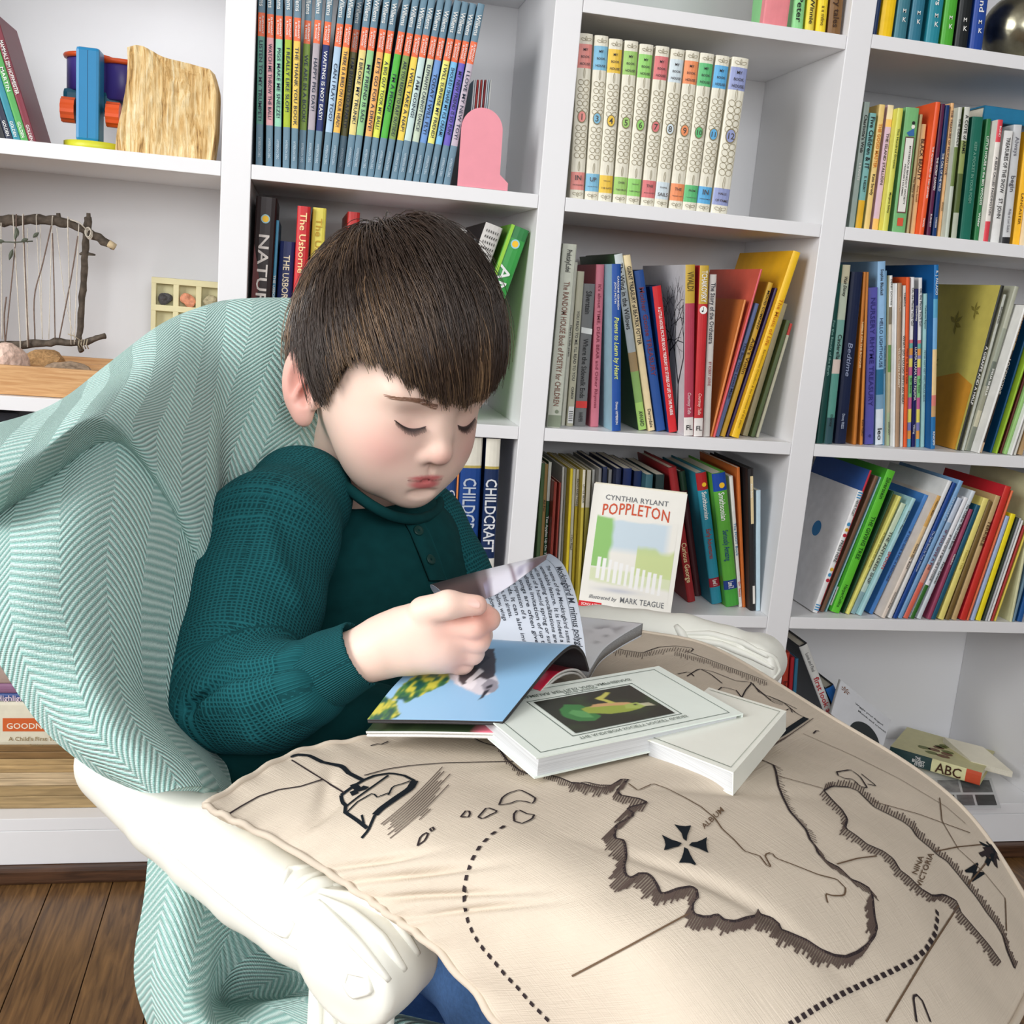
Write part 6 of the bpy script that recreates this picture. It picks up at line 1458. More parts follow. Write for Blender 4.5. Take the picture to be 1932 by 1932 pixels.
# ------------------------------------------------------------------ the open field guide
def clay(G, N=None):
    N = gridnormals(G)
    c = G[G.shape[0]//2, G.shape[1]//2]
    return N if N[G.shape[0]//2, G.shape[1]//2]@(CAM-c) > 0 else -N
def slab(name, G, thick, mtop, medge, parent, col=None, mbot=None):
    """sheet or page block: top follows G (normals towards the camera), thickness goes down"""
    nu, nv = G.shape[:2]; N = clay(G); th = thick if np.isscalar(thick) else thick[..., None]
    B = G-N*th; n = nu*nv; fa = gridfaces(nu, nv)
    if np.cross(G[1, 0]-G[0, 0], G[0, 1]-G[0, 0])@N[0, 0] < 0: fa = fa[:, ::-1]
    idx = np.arange(n).reshape(nu, nv); per = np.r_[idx[0, :], idx[1:, -1], idx[-1, -2::-1], idx[-2:0:-1, 0]]; p2 = np.roll(per, -1)
    rim = np.stack([per, p2, p2+n, per+n], 1)
    V = np.concatenate([G.reshape(-1, 3), B.reshape(-1, 3)]); F = np.concatenate([fa, fa[:, ::-1]+n, rim])
    mi = np.r_[np.zeros(len(fa), int), np.full(len(fa), 2), np.ones(len(rim), int)]
    C = None
    if col is not None: C = np.concatenate([col.reshape(-1, 3), np.tile(lin((226, 224, 218)), (n, 1))])
    o = link(name, mesh_np(name, V, F, True, [mtop, medge, mbot or medge], mi, col=C))
    return wparent(o, parent) if parent is not None else o
def pip(U, Vv, poly):
    """soft point-in-polygon mask over arrays"""
    ins = np.zeros(U.shape, bool); P = poly; j = len(P)-1
    for i in range(len(P)):
        xi, yi = P[i]; xj, yj = P[j]
        c = ((yi > Vv) != (yj > Vv)) & (U < (xj-xi)*(Vv-yi)/((yj-yi)+1e-12)+xi); ins ^= c; j = i
    return ins
def paint(col, mask, c, a=1.0): m = (mask*a)[..., None]; return col*(1-m)+lin(c)*m
def noise2(U, V, sc, seed=0):
    """value noise, about -1..1"""
    o = np.zeros(U.shape)
    for k, am in ((1, .65), (2.1, .35)):
        r = np.random.RandomState(seed+int(k*10)).uniform(-1, 1, (97, 97)); f = sc*k/5.0
        x, y = U*f+31.7, V*f+17.3; i, j = np.floor(x).astype(int), np.floor(y).astype(int); a, b_ = x-i, y-j; a = a*a*(3-2*a); b_ = b_*b_*(3-2*b_)
        g = lambda p, q_: r[p % 97, q_ % 97]
        o += am*((g(i, j)*(1-a)+g(i+1, j)*a)*(1-b_)+(g(i, j+1)*(1-a)+g(i+1, j+1)*a)*b_)
    return o*1.25
def soften(C, n=2):
    for _ in range(n):
        P_ = np.pad(C, ((1, 1), (1, 1), (0, 0)), mode='edge'); C = (P_[:-2, 1:-1]+P_[2:, 1:-1]+P_[1:-1, :-2]+P_[1:-1, 2:]+2*P_[1:-1, 1:-1])/6
    return C
PRINT = vmat('printed_page', 0.28, 0.5); EDGE = mat((224, 222, 216), 0.7, 0.08, 900); DKEDGE = mat((58, 56, 58), 0.6, 0.1, 700); WPAPER = mat((226, 230, 238), 0.55, 0.02, 50)
guide = thing('open_book', 'open paperback bird guide in the boy\'s hands, one page half turned', 'book', tuple(atZ(960, 1300, .63)))
def nett(R_, nu, nv): return net(sheet_px(R_), nu, nv)
# lower pages and cover of the near half
def lift_near(R_):
    f0 = [.945, .950, .955, .965, .975, .985]; out = []
    for i, r in enumerate(R_):
        t = i/(len(R_)-1)*5; k3 = np.interp(t, range(6), f0); f = (1-(1-k3)*.15, 1-(1-k3)*.6, k3)
        out.append([(x, y, d*g) for (x, y, d), g in zip(r, f)])
    return out
lowr = [[(690, 1380, .632), (800, 1380, .638), (952, 1383, .648)], [(745, 1318, .664), (870, 1320, .672), (1002, 1325, .682)], [(800, 1268, .700), (930, 1268, .708), (1050, 1272, .716)], [(850, 1235, .738), (970, 1240, .740), (1088, 1262, .744)], [(890, 1235, .770), (1000, 1255, .766), (1112, 1284, .762)]]
G = nett(lift_near(lowr), 60, 90); U, Vv = np.meshgrid(np.linspace(0, 1, 60), np.linspace(0, 1, 90), indexing='ij')
C = np.tile(lin((52, 66, 44)), (60, 90, 1)); C = paint(C, np.clip(noise2(U, Vv, 22, 2)+.2, 0, 1), (94, 110, 70))
C = paint(C, (U > .08)*np.clip((Vv-.66-.05*noise2(U, Vv, 30, 5)-.1*U)/.04, 0, 1), (226, 44, 76)); C = paint(C, np.clip((Vv-.72)/.05, 0, 1)*np.clip(noise2(U, Vv, 26, 8)*2, 0, 1), (250, 130, 150))
C = paint(C, (U > .55)*1.0, (40, 44, 40), .7)
slab('pages', G, .0016, PRINT, EDGE, guide, C)
N = clay(G); slab('cover', G-N*.0024, .0014, EDGE, EDGE, guide)
# upper page block: the blue bird photograph
upr = [[(693, 1357, .626), (810, 1358, .634), (948, 1361, .642)], [(745, 1292, .660), (875, 1295, .668), (1000, 1297, .678)], [(800, 1240, .694), (925, 1245, .702), (1042, 1246, .710)], [(850, 1205, .726), (970, 1212, .730), (1078, 1217, .734)], [(878, 1205, .748), (985, 1215, .750), (1100, 1228, .750)], [(892, 1225, .764), (1000, 1240, .762), (1112, 1262, .758)]]
NU_, NV_ = 220, 220; G = nett(lift_near(upr), NU_, NV_); GB = G
U, Vv = np.meshgrid(np.linspace(0, 1, NU_), np.linspace(0, 1, NV_), indexing='ij')
PXg = np.array([proj(p)[:2] for p in G[::6, ::6].reshape(-1, 3)])
C = np.tile(lin((142, 190, 228)), (NU_, NV_, 1)); C = paint(C, np.clip(.5-Vv*.5+U*.3, 0, 1), (168, 206, 236), .6)
# printed photograph: shapes laid out on the page
PX_ = np.array([proj(p_)[:2] for p_ in G.reshape(-1, 3)]).reshape(NU_, NV_, 2); QX, QY = PX_[..., 0], PX_[..., 1]
nz2 = noise2(U, Vv, 150, 9); nz = noise2(U, Vv, 60, 3)
def sp(poly, c, a=1.0, j=1.5):
    global C
    C = paint(C, pip(QX+j*nz2, QY+j*nz, poly)*1.0, c, a)
for poly in ([(690, 1362), (700, 1330), (722, 1318), (745, 1325), (755, 1345), (735, 1358)], [(740, 1320), (760, 1290), (800, 1265), (850, 1262), (848, 1285), (815, 1302), (780, 1312), (765, 1322)]):
    sp(poly, (64, 116, 66), 1, 6)
fol = pip(QX+6*nz2, QY+6*nz, [(690, 1362), (700, 1326), (722, 1314), (748, 1325), (758, 1348), (735, 1360)]) | pip(QX+6*nz2, QY+6*nz, [(738, 1322), (760, 1288), (800, 1262), (852, 1260), (850, 1286), (815, 1304), (780, 1314), (765, 1324)])
C = paint(C, fol*1.0, (70, 124, 66)); C = paint(C, fol*np.clip(nz2*2.4, 0, 1), (206, 198, 76)); C = paint(C, fol*np.clip(-nz2*2.2-.2, 0, 1), (24, 84, 78))
sp([(846, 1262), (870, 1240), (905, 1235), (930, 1262), (942, 1290), (936, 1302), (918, 1312), (905, 1312), (880, 1300), (858, 1290), (848, 1276)], (216, 212, 220))
sp([(850, 1266), (862, 1258), (880, 1262), (900, 1288), (890, 1300), (866, 1294)], (236, 232, 238))
sp([(868, 1258), (880, 1242), (905, 1225), (932, 1224), (936, 1246), (934, 1276), (918, 1282), (906, 1278), (890, 1286), (872, 1292), (864, 1284)], (70, 64, 70)); sp([(878, 1286), (905, 1262), (912, 1266), (884, 1292)], (232, 228, 232)); sp([(884, 1262), (915, 1236), (926, 1240), (896, 1266)], (34, 30, 36))
sp([(908, 1292), (922, 1280), (938, 1284), (942, 1296), (932, 1306), (916, 1308)], (150, 146, 156)); sp([(914, 1304), (926, 1300), (910, 1318), (902, 1322)], (40, 42, 54)); sp([(916, 1294), (928, 1290), (930, 1296), (918, 1300)], (54, 52, 60))
bluep = slab('page', G, .0012, PRINT, DKEDGE, guide, soften(C, 2))
N = clay(G); slab('pages', G-N*.0014, .0012, DKEDGE, DKEDGE, guide)
# far half: block of pages with a grey drawing
far = [[(905, 1225, .772), (1010, 1240, .768), (1113, 1264, .762)], [(925, 1190, .805), (1030, 1200, .800), (1138, 1226, .796)], [(965, 1165, .845), (1070, 1178, .838), (1172, 1200, .832)], [(1010, 1155, .880), (1110, 1165, .875), (1213, 1176, .870)]]
G = nett(far, 60, 60); U, Vv = np.meshgrid(np.linspace(0, 1, 60), np.linspace(0, 1, 60), indexing='ij')
C = np.tile(lin((214, 216, 220)), (60, 60, 1)); C = paint(C, np.exp(-((Vv-.82)/.10)**2-((U-.72)/.12)**2)*np.clip(.6+noise2(U, Vv, 40, 4)*2, 0, 1), (120, 124, 132)); C = paint(C, np.exp(-((Vv-.9)/.03)**2)*np.clip(noise2(U, Vv, 60, 6), 0, 1)*.6, (90, 94, 100))
slab('pages', G, .0095, PRINT, mat((150, 150, 150), .7, .25, 1200), guide, C)
N = clay(G); slab('cover', G-N*.0100, .0008, WPAPER, WPAPER, guide)
# the page being turned: text on the near side, a bird photograph on its back
turn = [[(890, 1228, .772), (1000, 1242, .768), (1108, 1262, .760)], [(872, 1185, .790), (985, 1182, .785), (1100, 1192, .772)], [(845, 1145, .795), (968, 1118, .788), (1086, 1122, .774)], [(818, 1118, .780), (950, 1080, .772), (1064, 1067, .762)], [(812, 1103, .752), (930, 1071, .748), (1042, 1047, .744)], [(828, 1112, .705), (930, 1085, .712), (1034, 1046, .728)], [(858, 1143, .660), (935, 1122, .680), (1030, 1056, .714)]]
NU_, NV_ = 120, 90; G = nett(turn, NU_, NV_)
n = gridnormals(G)
if n[20, 45]@(CAM-G[20, 45]) < 0: n = -n            # n points out of the text side
U, Vv = np.meshgrid(np.linspace(0, 1, NU_), np.linspace(0, 1, NV_), indexing='ij')
front = G+n*.00012; back = G-n*.00012
C = np.tile(lin((120, 108, 114)), (NU_, NV_, 1))
C = paint(C, np.clip((.40-Vv)/.06+noise2(U, Vv, 20, 2)*.5, 0, 1), (58, 46, 50)); C = paint(C, np.exp(-((Vv-.30)/.05)**2)*(U > .7), (60, 50, 56), .8)
C = paint(C, np.clip((Vv-.44)/.05, 0, 1)*np.clip((.84-Vv)/.05, 0, 1), (226, 224, 236)); C = paint(C, np.clip(noise2(U, Vv, 34, 12)*1.6-.3, 0, 1)*(Vv > .4), (150, 146, 170))
C = paint(C, np.clip((Vv-.84)/.04, 0, 1), (88, 70, 76)); C = paint(C, np.exp(-((Vv-.66-.2*(U-.8))/.018)**2), (120, 96, 112), .8)
fa = gridfaces(NU_, NV_)
flip = np.cross(G[21, 45]-G[20, 45], G[20, 46]-G[20, 45])@n[20, 45] < 0
ff = fa[:, ::-1] if flip else fa
leaf = wparent(link('page', mesh_np('page', np.concatenate([front.reshape(-1, 3), back.reshape(-1, 3)]), np.concatenate([ff, ff[:, ::-1]+NU_*NV_]), True, [WPAPER, PRINT], np.r_[np.zeros(len(fa), int), np.ones(len(fa), int)], col=np.concatenate([np.tile(lin((226, 230, 238)), (NU_*NV_, 1)), C.reshape(-1, 3)]))), guide)
def on_grid(G, N, u, v, off):
    a = np.clip(u, 0, 1)*(G.shape[0]-1); b_ = np.clip(v, 0, 1)*(G.shape[1]-1); i = np.minimum(a.astype(int), G.shape[0]-2); j = np.minimum(b_.astype(int), G.shape[1]-2); f = (a-i)[:, None]; g = (b_-j)[:, None]
    P = G[i, j]*(1-f)*(1-g)+G[i+1, j]*f*(1-g)+G[i, j+1]*(1-f)*g+G[i+1, j+1]*f*g; return P+N[i, j]*off
b = MB(); TXT = mat((58, 62, 72), .6, 0)
lines = [('Mockingbird M. mimus polyglottos', .945, .0052), ('The name of the Mockingbird sums up this', .865, .0034), ('remarkable feature. It is indeed a mimic', .81, .0034), ('and its amazing vocalizations are often', .755, .0034), ('stillness of a humid spring or summer', .70, .0034), ('a creditable imitation of up to 50', .645, .0034), ('these songs are often given in', .59, .0034), ('creating the impression of a', .535, .0034), ('bird sounds. It can also imitate', .48, .0034), ('clocks, tractors, and sirens.', .425, .0034), ('Grey is whitish below, wings', .37, .0034), ('It in flight, wings show', .315, .0034), ('large white patches', .26, .0034), ('a variety of harsh and', .205, .0034), ('notes and repeated', .15, .0034)]
Lu = np.linalg.norm(np.diff(G[:, 45], axis=0), axis=1).sum(); Lv = np.linalg.norm(np.diff(G[60], axis=0), axis=1).sum()
for s_, v0, sz in lines:
    v, f, L_ = text2d(s_); k = sz/.7
    u0_ = .52 if sz < .005 else .50; ln_ = min((L_*k)/Lu, u0_-.03) if len(s_) < 30 else u0_-.02
    u = u0_-v[:, 0]/L_*ln_; vv_ = v0+(v[:, 1]-.2)*k/Lv
    b.add(on_grid(front, n, u, vv_, .0005), f)
u = np.linspace(.03, .9, 40); e = on_grid(front, n, u, np.full(40, .925), .0005); e2 = on_grid(front, n, u, np.full(40, .922), .0005)
b.add(list(e)+list(e2), [[i, i+1, 41+i, 40+i] for i in range(39)])
o = b.build('lettering', TXT); wparent(o, guide)
# ------------------------------------------------------------------ two white field guides on the cushion
def flatbook(name, label, quad, z, T, zdrop=(0, 0, 0, 0), cov=(232, 238, 232), group=None):
    """quad: px of the top-face corners (a, b, c, d) at height z; b-c.. ; returns frame for prints"""
    a, b_, c = [atZ(x, y, zz) for (x, y), zz in zip(quad[:3], z)]
    d = a+c-b_
    root = thing(name, label, 'book', tuple((a+b_+c+d)/4-np.array([0, 0, T/2])), group)
    ex = a-b_; ey = c-b_; n = np.cross(ex, ey); n /= np.linalg.norm(n)
    if n[2] < 0: n = -n
    ex0 = ex/np.linalg.norm(ex); ey0 = ey/np.linalg.norm(ey)
    def P(s, t, h): return b_+ex*s+ey*t+n*h          # s 0..1 from b to a ; t 0..1 from b to c
    CV = mat(cov, .3, .015, 40)
    def plate(s0, s1, t0, t1, h0, h1, m, nm):
        mb = MB(); mb.box((s0, t0, h0), (s1, t1, h1), 0, 0); mb.v = [tuple(P(*q)) for q in mb.v]; o = mb.build(nm, m); wparent(o, root); return o
    return root, P, CV, plate, np.linalg.norm(ex), np.linalg.norm(ey)
def stacked():
    m = mat((204, 206, 208), .7, .16, 1.0, key='stacked'); nt = m.node_tree
    nz = [x for x in nt.nodes if x.type == 'TEX_NOISE'][0]; tcn = [x for x in nt.nodes if x.type == 'TEX_COORD'][0]
    mp = nt.nodes.new('ShaderNodeMapping'); mp.inputs['Scale'].default_value = (14, 14, 2600); nt.links.new(tcn.outputs['Object'], mp.inputs[0]); nt.links.new(mp.outputs[0], nz.inputs['Vector'])
    return m
PG = stacked()
for (nm, lab, quad, z, T, frog) in (('field_guide', 'white field guide with a frog photograph, on top of the other guide', ((1240, 1257), (1399, 1347), (1012, 1430)), (.637, .637, .637), .0120, True),
                                    ('field_guide', 'plain white field guide lying under the frog guide on the cushion', ((1355, 1302), (1482, 1341), (1382, 1457)), (.629, .636, .641), .0125, False)):
    root, P, CV, plate, la, lc = flatbook(nm, lab, quad, z, T, cov=(230, 238, 230) if frog else (238, 240, 230))
    if frog:
        plate(0, 1, 0, 1, -.0008, 0, CV, 'cover'); plate(0, 1, 0, 1, -T, -T+.0008, CV, 'cover'); plate(.012, .985, 0.02, .985, -T+.0008, -.0008, PG, 'pages')
        plate(0, 1, -.010, .0, -T, 0, CV, 'spine')
        # frame, photo, lettering
        mb = MB()
        def fr(s0, s1, t0, t1, wd, h, m_i):
            for q in ((s0, s1, t0, t0+wd/lc), (s0, s1, t1-wd/lc, t1), (s0, s0+wd/la, t0, t1), (s1-wd/la, s1, t0, t1)):
                mb.add([P(q[0], q[2], h), P(q[1], q[2], h), P(q[1], q[3], h), P(q[0], q[3], h)], [[0, 1, 2, 3]], m_i)
        fr(.05, .95, .04, .965, .0005, .00025, 0); fr(.17, .78, .24, .78, .0006, .00025, 0)
        mb.build('border', mat((90, 104, 96), .5, 0)); wparent(bpy.data.objects['border'], root); bpy.data.objects['border'].name = 'cover_border'
        m_ = 130; S, Tt = np.meshgrid(np.linspace(.20, .75, m_), np.linspace(.265, .755, m_), indexing='ij'); a_, b_2 = (S-.20)/.55, (Tt-.265)/.49
        C = np.tile(lin((16, 22, 14)), (m_, m_, 1)); C = paint(C, np.clip(noise2(a_, b_2, 14, 3)*1.4-.1, 0, 1), (40, 66, 30))
        nz3 = noise2(a_, b_2, 40, 6)*.012
        def sp2(poly, c, al=1.0):
            global C
            C = paint(C, pip(b_2+nz3, a_+nz3, poly)*1.0, c, al)
        # b_2: 0 towards the spine end, 1 towards the fore-edge ; a_: 0 near side .. 1 far side
        sp2([(.72, .20), (.86, .28), (.92, .45), (.88, .66), (.78, .78), (.66, .70), (.62, .48), (.64, .30)], (44, 120, 56)); sp2([(.70, .30), (.80, .36), (.84, .52), (.78, .6), (.7, .5)], (96, 166, 96), .7)
        sp2([(.20, .30), (.34, .26), (.52, .30), (.70, .44), (.70, .58), (.56, .62), (.40, .58), (.26, .50), (.16, .40)], (150, 166, 60)); sp2([(.20, .42), (.40, .50), (.62, .58), (.56, .64), (.38, .60), (.24, .52)], (206, 160, 110)); sp2([(.12, .34), (.22, .30), (.34, .36), (.30, .48), (.18, .48)], (170, 186, 90)); sp2([(.40, .56), (.46, .78), (.30, .92), (.27, .88), (.40, .74), (.35, .57)], (196, 190, 90)); sp2([(.20, .40), (.235, .40), (.235, .45), (.20, .45)], (30, 30, 20)); sp2([(.06, .30), (.16, .34), (.18, .44), (.08, .42)], (206, 200, 170), .8)
        C = soften(C, 2)
        Vp = (P(0, 0, 0)[None, None]+(P(1, 0, 0)-P(0, 0, 0))[None, None]*S[..., None]+(P(0, 1, 0)-P(0, 0, 0))[None, None]*Tt[..., None]+(P(0, 0, .0004)-P(0, 0, 0)))
        fa = gridfaces(m_, m_); o = link('photograph', mesh_np('photograph', Vp.reshape(-1, 3), fa, True, [PRINT], col=C.reshape(-1, 3))); wparent(o, root)
        if np.cross(Vp[1, 0]-Vp[0, 0], Vp[0, 1]-Vp[0, 0])[2] < 0: o.data.flip_normals()
        mb = MB()
        for s_, sc, tc_c, sz in (('FAMILIAR REPTILES AND AMPHIBIANS', .845, .5, .0036), ('North America', .80, .5, .003), ('THE AUDUBON SOCIETY POCKET GUIDES', .125, .5, .0030)):
            v, f, L_ = text2d(s_); k = sz/.7
            mb.add([P(sc-(y_-.35)*k/la, .5+(x_-L_/2)*k/lc*-1, .0004) for x_, y_ in v], f)
        o = mb.build('lettering', mat((120, 130, 122), .5, 0)); wparent(o, root)
    else:
        plate(0, 2.0*.0+1.15, 0, 1.9*.0+1, -.0008, 0, CV, 'cover')
        mb = MB()
        del mb
        plate(0, 1.15, 0, 1, -T, -T+.0008, CV, 'cover'); plate(.01, 1.14, .015, .985, -T+.0008, -.0008, PG, 'pages')
        plate(-.012, 0, 0, 1, -T, 0, CV, 'spine')
        mb = MB()
        for q in ((.05, .055, .04, .96), (.05, 1.1, .04, .046), (.05, 1.1, .954, .96)):
            mb.add([P(q[0], q[2], .0003), P(q[1], q[2], .0003), P(q[1], q[3], .0003), P(q[0], q[3], .0003)], [[0, 1, 2, 3]])
        o = mb.build('cover_border', mat((120, 128, 116), .5, 0)); wparent(o, root)
# ------------------------------------------------------------------ paperback standing face-out on the shelf
zb = ZS['S3']+0.0014
a = atZ(1091, 1142, zb); c = atZ(1264, 1166, zb); a2 = np.array([a[0], a[1], 0]); ex = (c-a); wdt = np.linalg.norm(ex); ex /= wdt
tl = at(1120, 907, proj(a)[2]*1.0)
hgt = 0.188; T = .008
root = thing('book', 'white picture paperback with red title standing face-out on the lower middle shelf', 'book', tuple(a))
nrm = np.cross(ex, [0, 0, 1]); nrm /= np.linalg.norm(nrm)     # towards the viewer
if nrm@(CAM-a) < 0: nrm = -nrm
up = np.array([0, 0, 1.0])-nrm*0.10+ex*0.02; up /= np.linalg.norm(up)
nrm = np.cross(ex, up); nrm = nrm if nrm@(CAM-a) > 0 else -nrm
def SB(x, y, o): return a+ex*x*wdt+up*y*hgt+nrm*o
def sbox(x0, x1, y0, y1, o0, o1, m, nm):
    mb = MB().box((x0, y0, o0), (x1, y1, o1)); mb.v = [tuple(SB(*q)) for q in mb.v]; o = mb.build(nm, m); wparent(o, root); return o
sbox(0, 1, 0, 1, -.0004, .0002, mat((240, 238, 230), .35, .01), 'cover'); sbox(0, 1, 0, 1, -T, -T+.0005, mat((236, 232, 222), .4, .01), 'cover'); sbox(.01, .99, .004, 1.012, -T+.0006, -.0005, PAGE, 'pages')
CW, CH = 90, 110
xs, ys = np.linspace(.08, .95, CW), np.linspace(.10, .76, CH); X, Y = np.meshgrid(xs, ys, indexing='ij')
C = np.tile(lin((240, 238, 230)), (CW, CH, 1)); nq = noise2(X, Y, 30, 1)
C = paint(C, np.clip((.74-Y+nq*.02)/.02, 0, 1)*np.clip((Y-.46)/.06, 0, 1)*np.clip((X-.1)/.05, 0, 1)*np.clip((.9-X)/.08, 0, 1), (206, 222, 232))
C = paint(C, np.clip((.30+.05*nq-X)/.04, 0, 1)*(Y > .34)*np.clip((.76-Y+nq*.02)/.02, 0, 1), (150, 200, 120)); C = paint(C, (X > .55)*np.clip((.55+.04*nq-Y)/.03, 0, 1)*(Y > .3), (196, 214, 130), .8)
C = paint(C, np.clip((.34-Y+.01*nq)/.02, 0, 1)*np.clip((Y-.20-.02*nq-.0*X)/.03, 0, 1)*.6, (206, 222, 160)); C = paint(C, np.exp(-((Y-.16)/.02)**2-((X-.4)/.2)**2)*.5, (150, 160, 190))
for k in range(12):
    x0 = .16+k*.062; top_ = .38+.0*k-.03*abs(k-6)*.3
    C = paint(C, (np.abs(X-x0) < .018)*(Y > .24-.012*k*.6)*(Y < .42-.008*k), (246, 246, 244))
Vp = np.array([[SB(x, y, .0006) for y in ys] for x in xs]); fa = gridfaces(CW, CH)
o = link('cover_illustration', mesh_np('cover_illustration', Vp.reshape(-1, 3), fa, True, [PRINT], col=C.reshape(-1, 3))); wparent(o, root)
mats_ = [mat((110, 112, 116), .5, 0), mat((206, 84, 50), .5, 0), mat((210, 30, 40), .5, 0), mat((250, 240, 236), .5, 0)]
def put(s_, x0, x1, y0, y1, mi, arc=0, sh=0, off=.0008):
    v, f, L_ = text2d(s_, sh, 1.06)
    o = link('lettering', mesh_np('lettering', [SB(x0+(x1-x0)*x_/L_, y0+(y1-y0)*(y_/.7)+arc*(1-((x_/L_-.5)*2)**2), off) for x_, y_ in v], f, False, [mats_[mi]])); wparent(o, root)
put('CYNTHIA RYLANT', .14, .82, .885, .925, 0); put('POPPLETON', .12, .86, .755, .845, 1, .028); put('Illustrated by', .10, .40, .075, .105, 0, 0, .25); put('MARK TEAGUE', .44, .92, .07, .115, 0)
wparent(link('publisher_label', mesh_np('publisher_label', [SB(0, .0, .0007), SB(.25, 0, .0007), SB(.25, .045, .0007), SB(0, .045, .0007)], [[0, 1, 2, 3]], False, [mats_[2]])), root); put('SCHOLASTIC', .03, .235, .012, .032, 3, 0, 0, .001)
# ------------------------------------------------------------------ left column of the bookcase
crL = (0, 0, 4.025)
bk = []
for i, (b_, c, t_, h_) in enumerate(((248, (128, 42, 58), [('MAMMALS ZIM HOFFMEISTER', .2, .62, .42, WH), ('GOLDEN', .86, .99, .36, WH)], .153), (188, (84, 168, 86), [('MARTIN', .4, .6, .4, WH), ('GOLDEN', .84, .97, .36, WH)], .15), (130, (46, 140, 158), [('GOLDEN', .84, .97, .36, WH)], .15), (74, (34, 42, 66), [('GOLDEN', .84, .97, .36, WH)], .148), (16, (40, 40, 44), [], .15))):
    bk.append(dict(t=(b_-285, 170), b=(b_, None), w=52, Y=.03, c=c, tx=t_, hard=False, h=h_, d=.10))
make_row('leaning on the upper left shelf', 'pocket nature guides on the upper left shelf', crL, ZS['S1'], bk)
# plastic toy on the shelf
Yt = .075; zS1 = ZS['S1']
def pt(x, y, Y): return atY(x, y, Y)
toy = thing('plastic_toy', 'blue and orange plastic toy with a yellow base beside the wood block', 'toy', (pt(170, 270, Yt)[0], Yt, zS1))
def vm(nm, mb, m, root, smooth=False): return wparent(mb.build(nm, m, None, smooth), root)
xl, xr = pt(148, 200, Yt)[0], pt(192, 200, Yt)[0]; xt = (xl+xr)/2; zt = pt(170, 94, Yt)[2]
BLU = mat((28, 128, 180), .35, .02); ORG = mat((214, 84, 36), .35, .02); PUR = mat((70, 58, 140), .35, .02); TEA = mat((18, 92, 118), .35, .02); YEL = mat((206, 206, 52), .4, .02)
lean = pt(170, 94, Yt)[0]-pt(162, 264, Yt)[0]-0.006
vm('upright_panel', MB().box((xl, Yt-.02, zS1+.012), (xr, Yt+.02, zt), 0, .004), BLU, toy); vm('seam', MB().box((xt-.0003, Yt-.0203, zS1+.016), (xt+.0003, Yt-.0199, zt-.004)), mat((16, 84, 124), .4, 0), toy)
def cyl(c, axis, r, L, n=24, flare=1.0):
    mb = MB(); c = np.array(c); a = np.array(axis, float); mb.tube([c-a*L/2, c-a*L*.46, c+a*L*.46, c+a*L/2], [r*.94, r, r*flare, r*.94*flare], n); return mb
vm('base', cyl((xt+.008, Yt+.01, zS1+.0065), (0, 0, 1), .042, .012), YEL, toy, True)
vm('barrel', cyl((pt(134, 130, Yt+.05)[0]+.025, Yt+.05, zt-.025), (0, 0, 1), .030, .045), PUR, toy, True)
mb = MB(); rr_ = [np.array([pt(134, 130, Yt+.05)[0]+.025+.031*math.cos(a), Yt+.05+.031*math.sin(a), zt-.003]) for a in np.linspace(0, 2*math.pi, 25)]; mb.tube(rr_, .0035, 8); vm('rim', mb, ORG, toy, True)
vm('barrel', cyl((pt(215, 130, Yt+.05)[0]+.012, Yt+.05, zt-.03), (0, 0, 1), .028, .05), PUR, toy, True)
mb = MB(); rr_ = [np.array([pt(215, 130, Yt+.05)[0]+.012+.029*math.cos(a), Yt+.05+.029*math.sin(a), zt-.006]) for a in np.linspace(0, 2*math.pi, 25)]; mb.tube(rr_, .0035, 8); vm('rim', mb, ORG, toy, True)
x0, x1 = pt(124, 150, Yt+.05)[0], pt(232, 150, Yt+.05)[0]
vm('housing', MB().box((x0, Yt+.028, zS1+.055), (x1, Yt+.075, zt-.045), 0, .006), TEA, toy)
for xa, xb in ((118, 142), (203, 226)):
    xm = (pt(xa, 212, Yt)[0]+pt(xb, 212, Yt)[0])/2; mb = MB(); zk = pt(170, 212, Yt)[2]
    ring = []
    for xx in (-1, 1):
        ring += [(xm+xx*.0085, Yt+(.0150+.0012*(k % 2))*math.cos(2*math.pi*k/24), zk+(.0150+.0012*(k % 2))*math.sin(2*math.pi*k/24)) for k in range(24)]
    mb.add(ring, [[k, (k+1) % 24, 24+(k+1) % 24, 24+k] for k in range(24)]+[list(range(24))[::-1], list(range(24, 48))]); vm('knob', mb, ORG, toy)
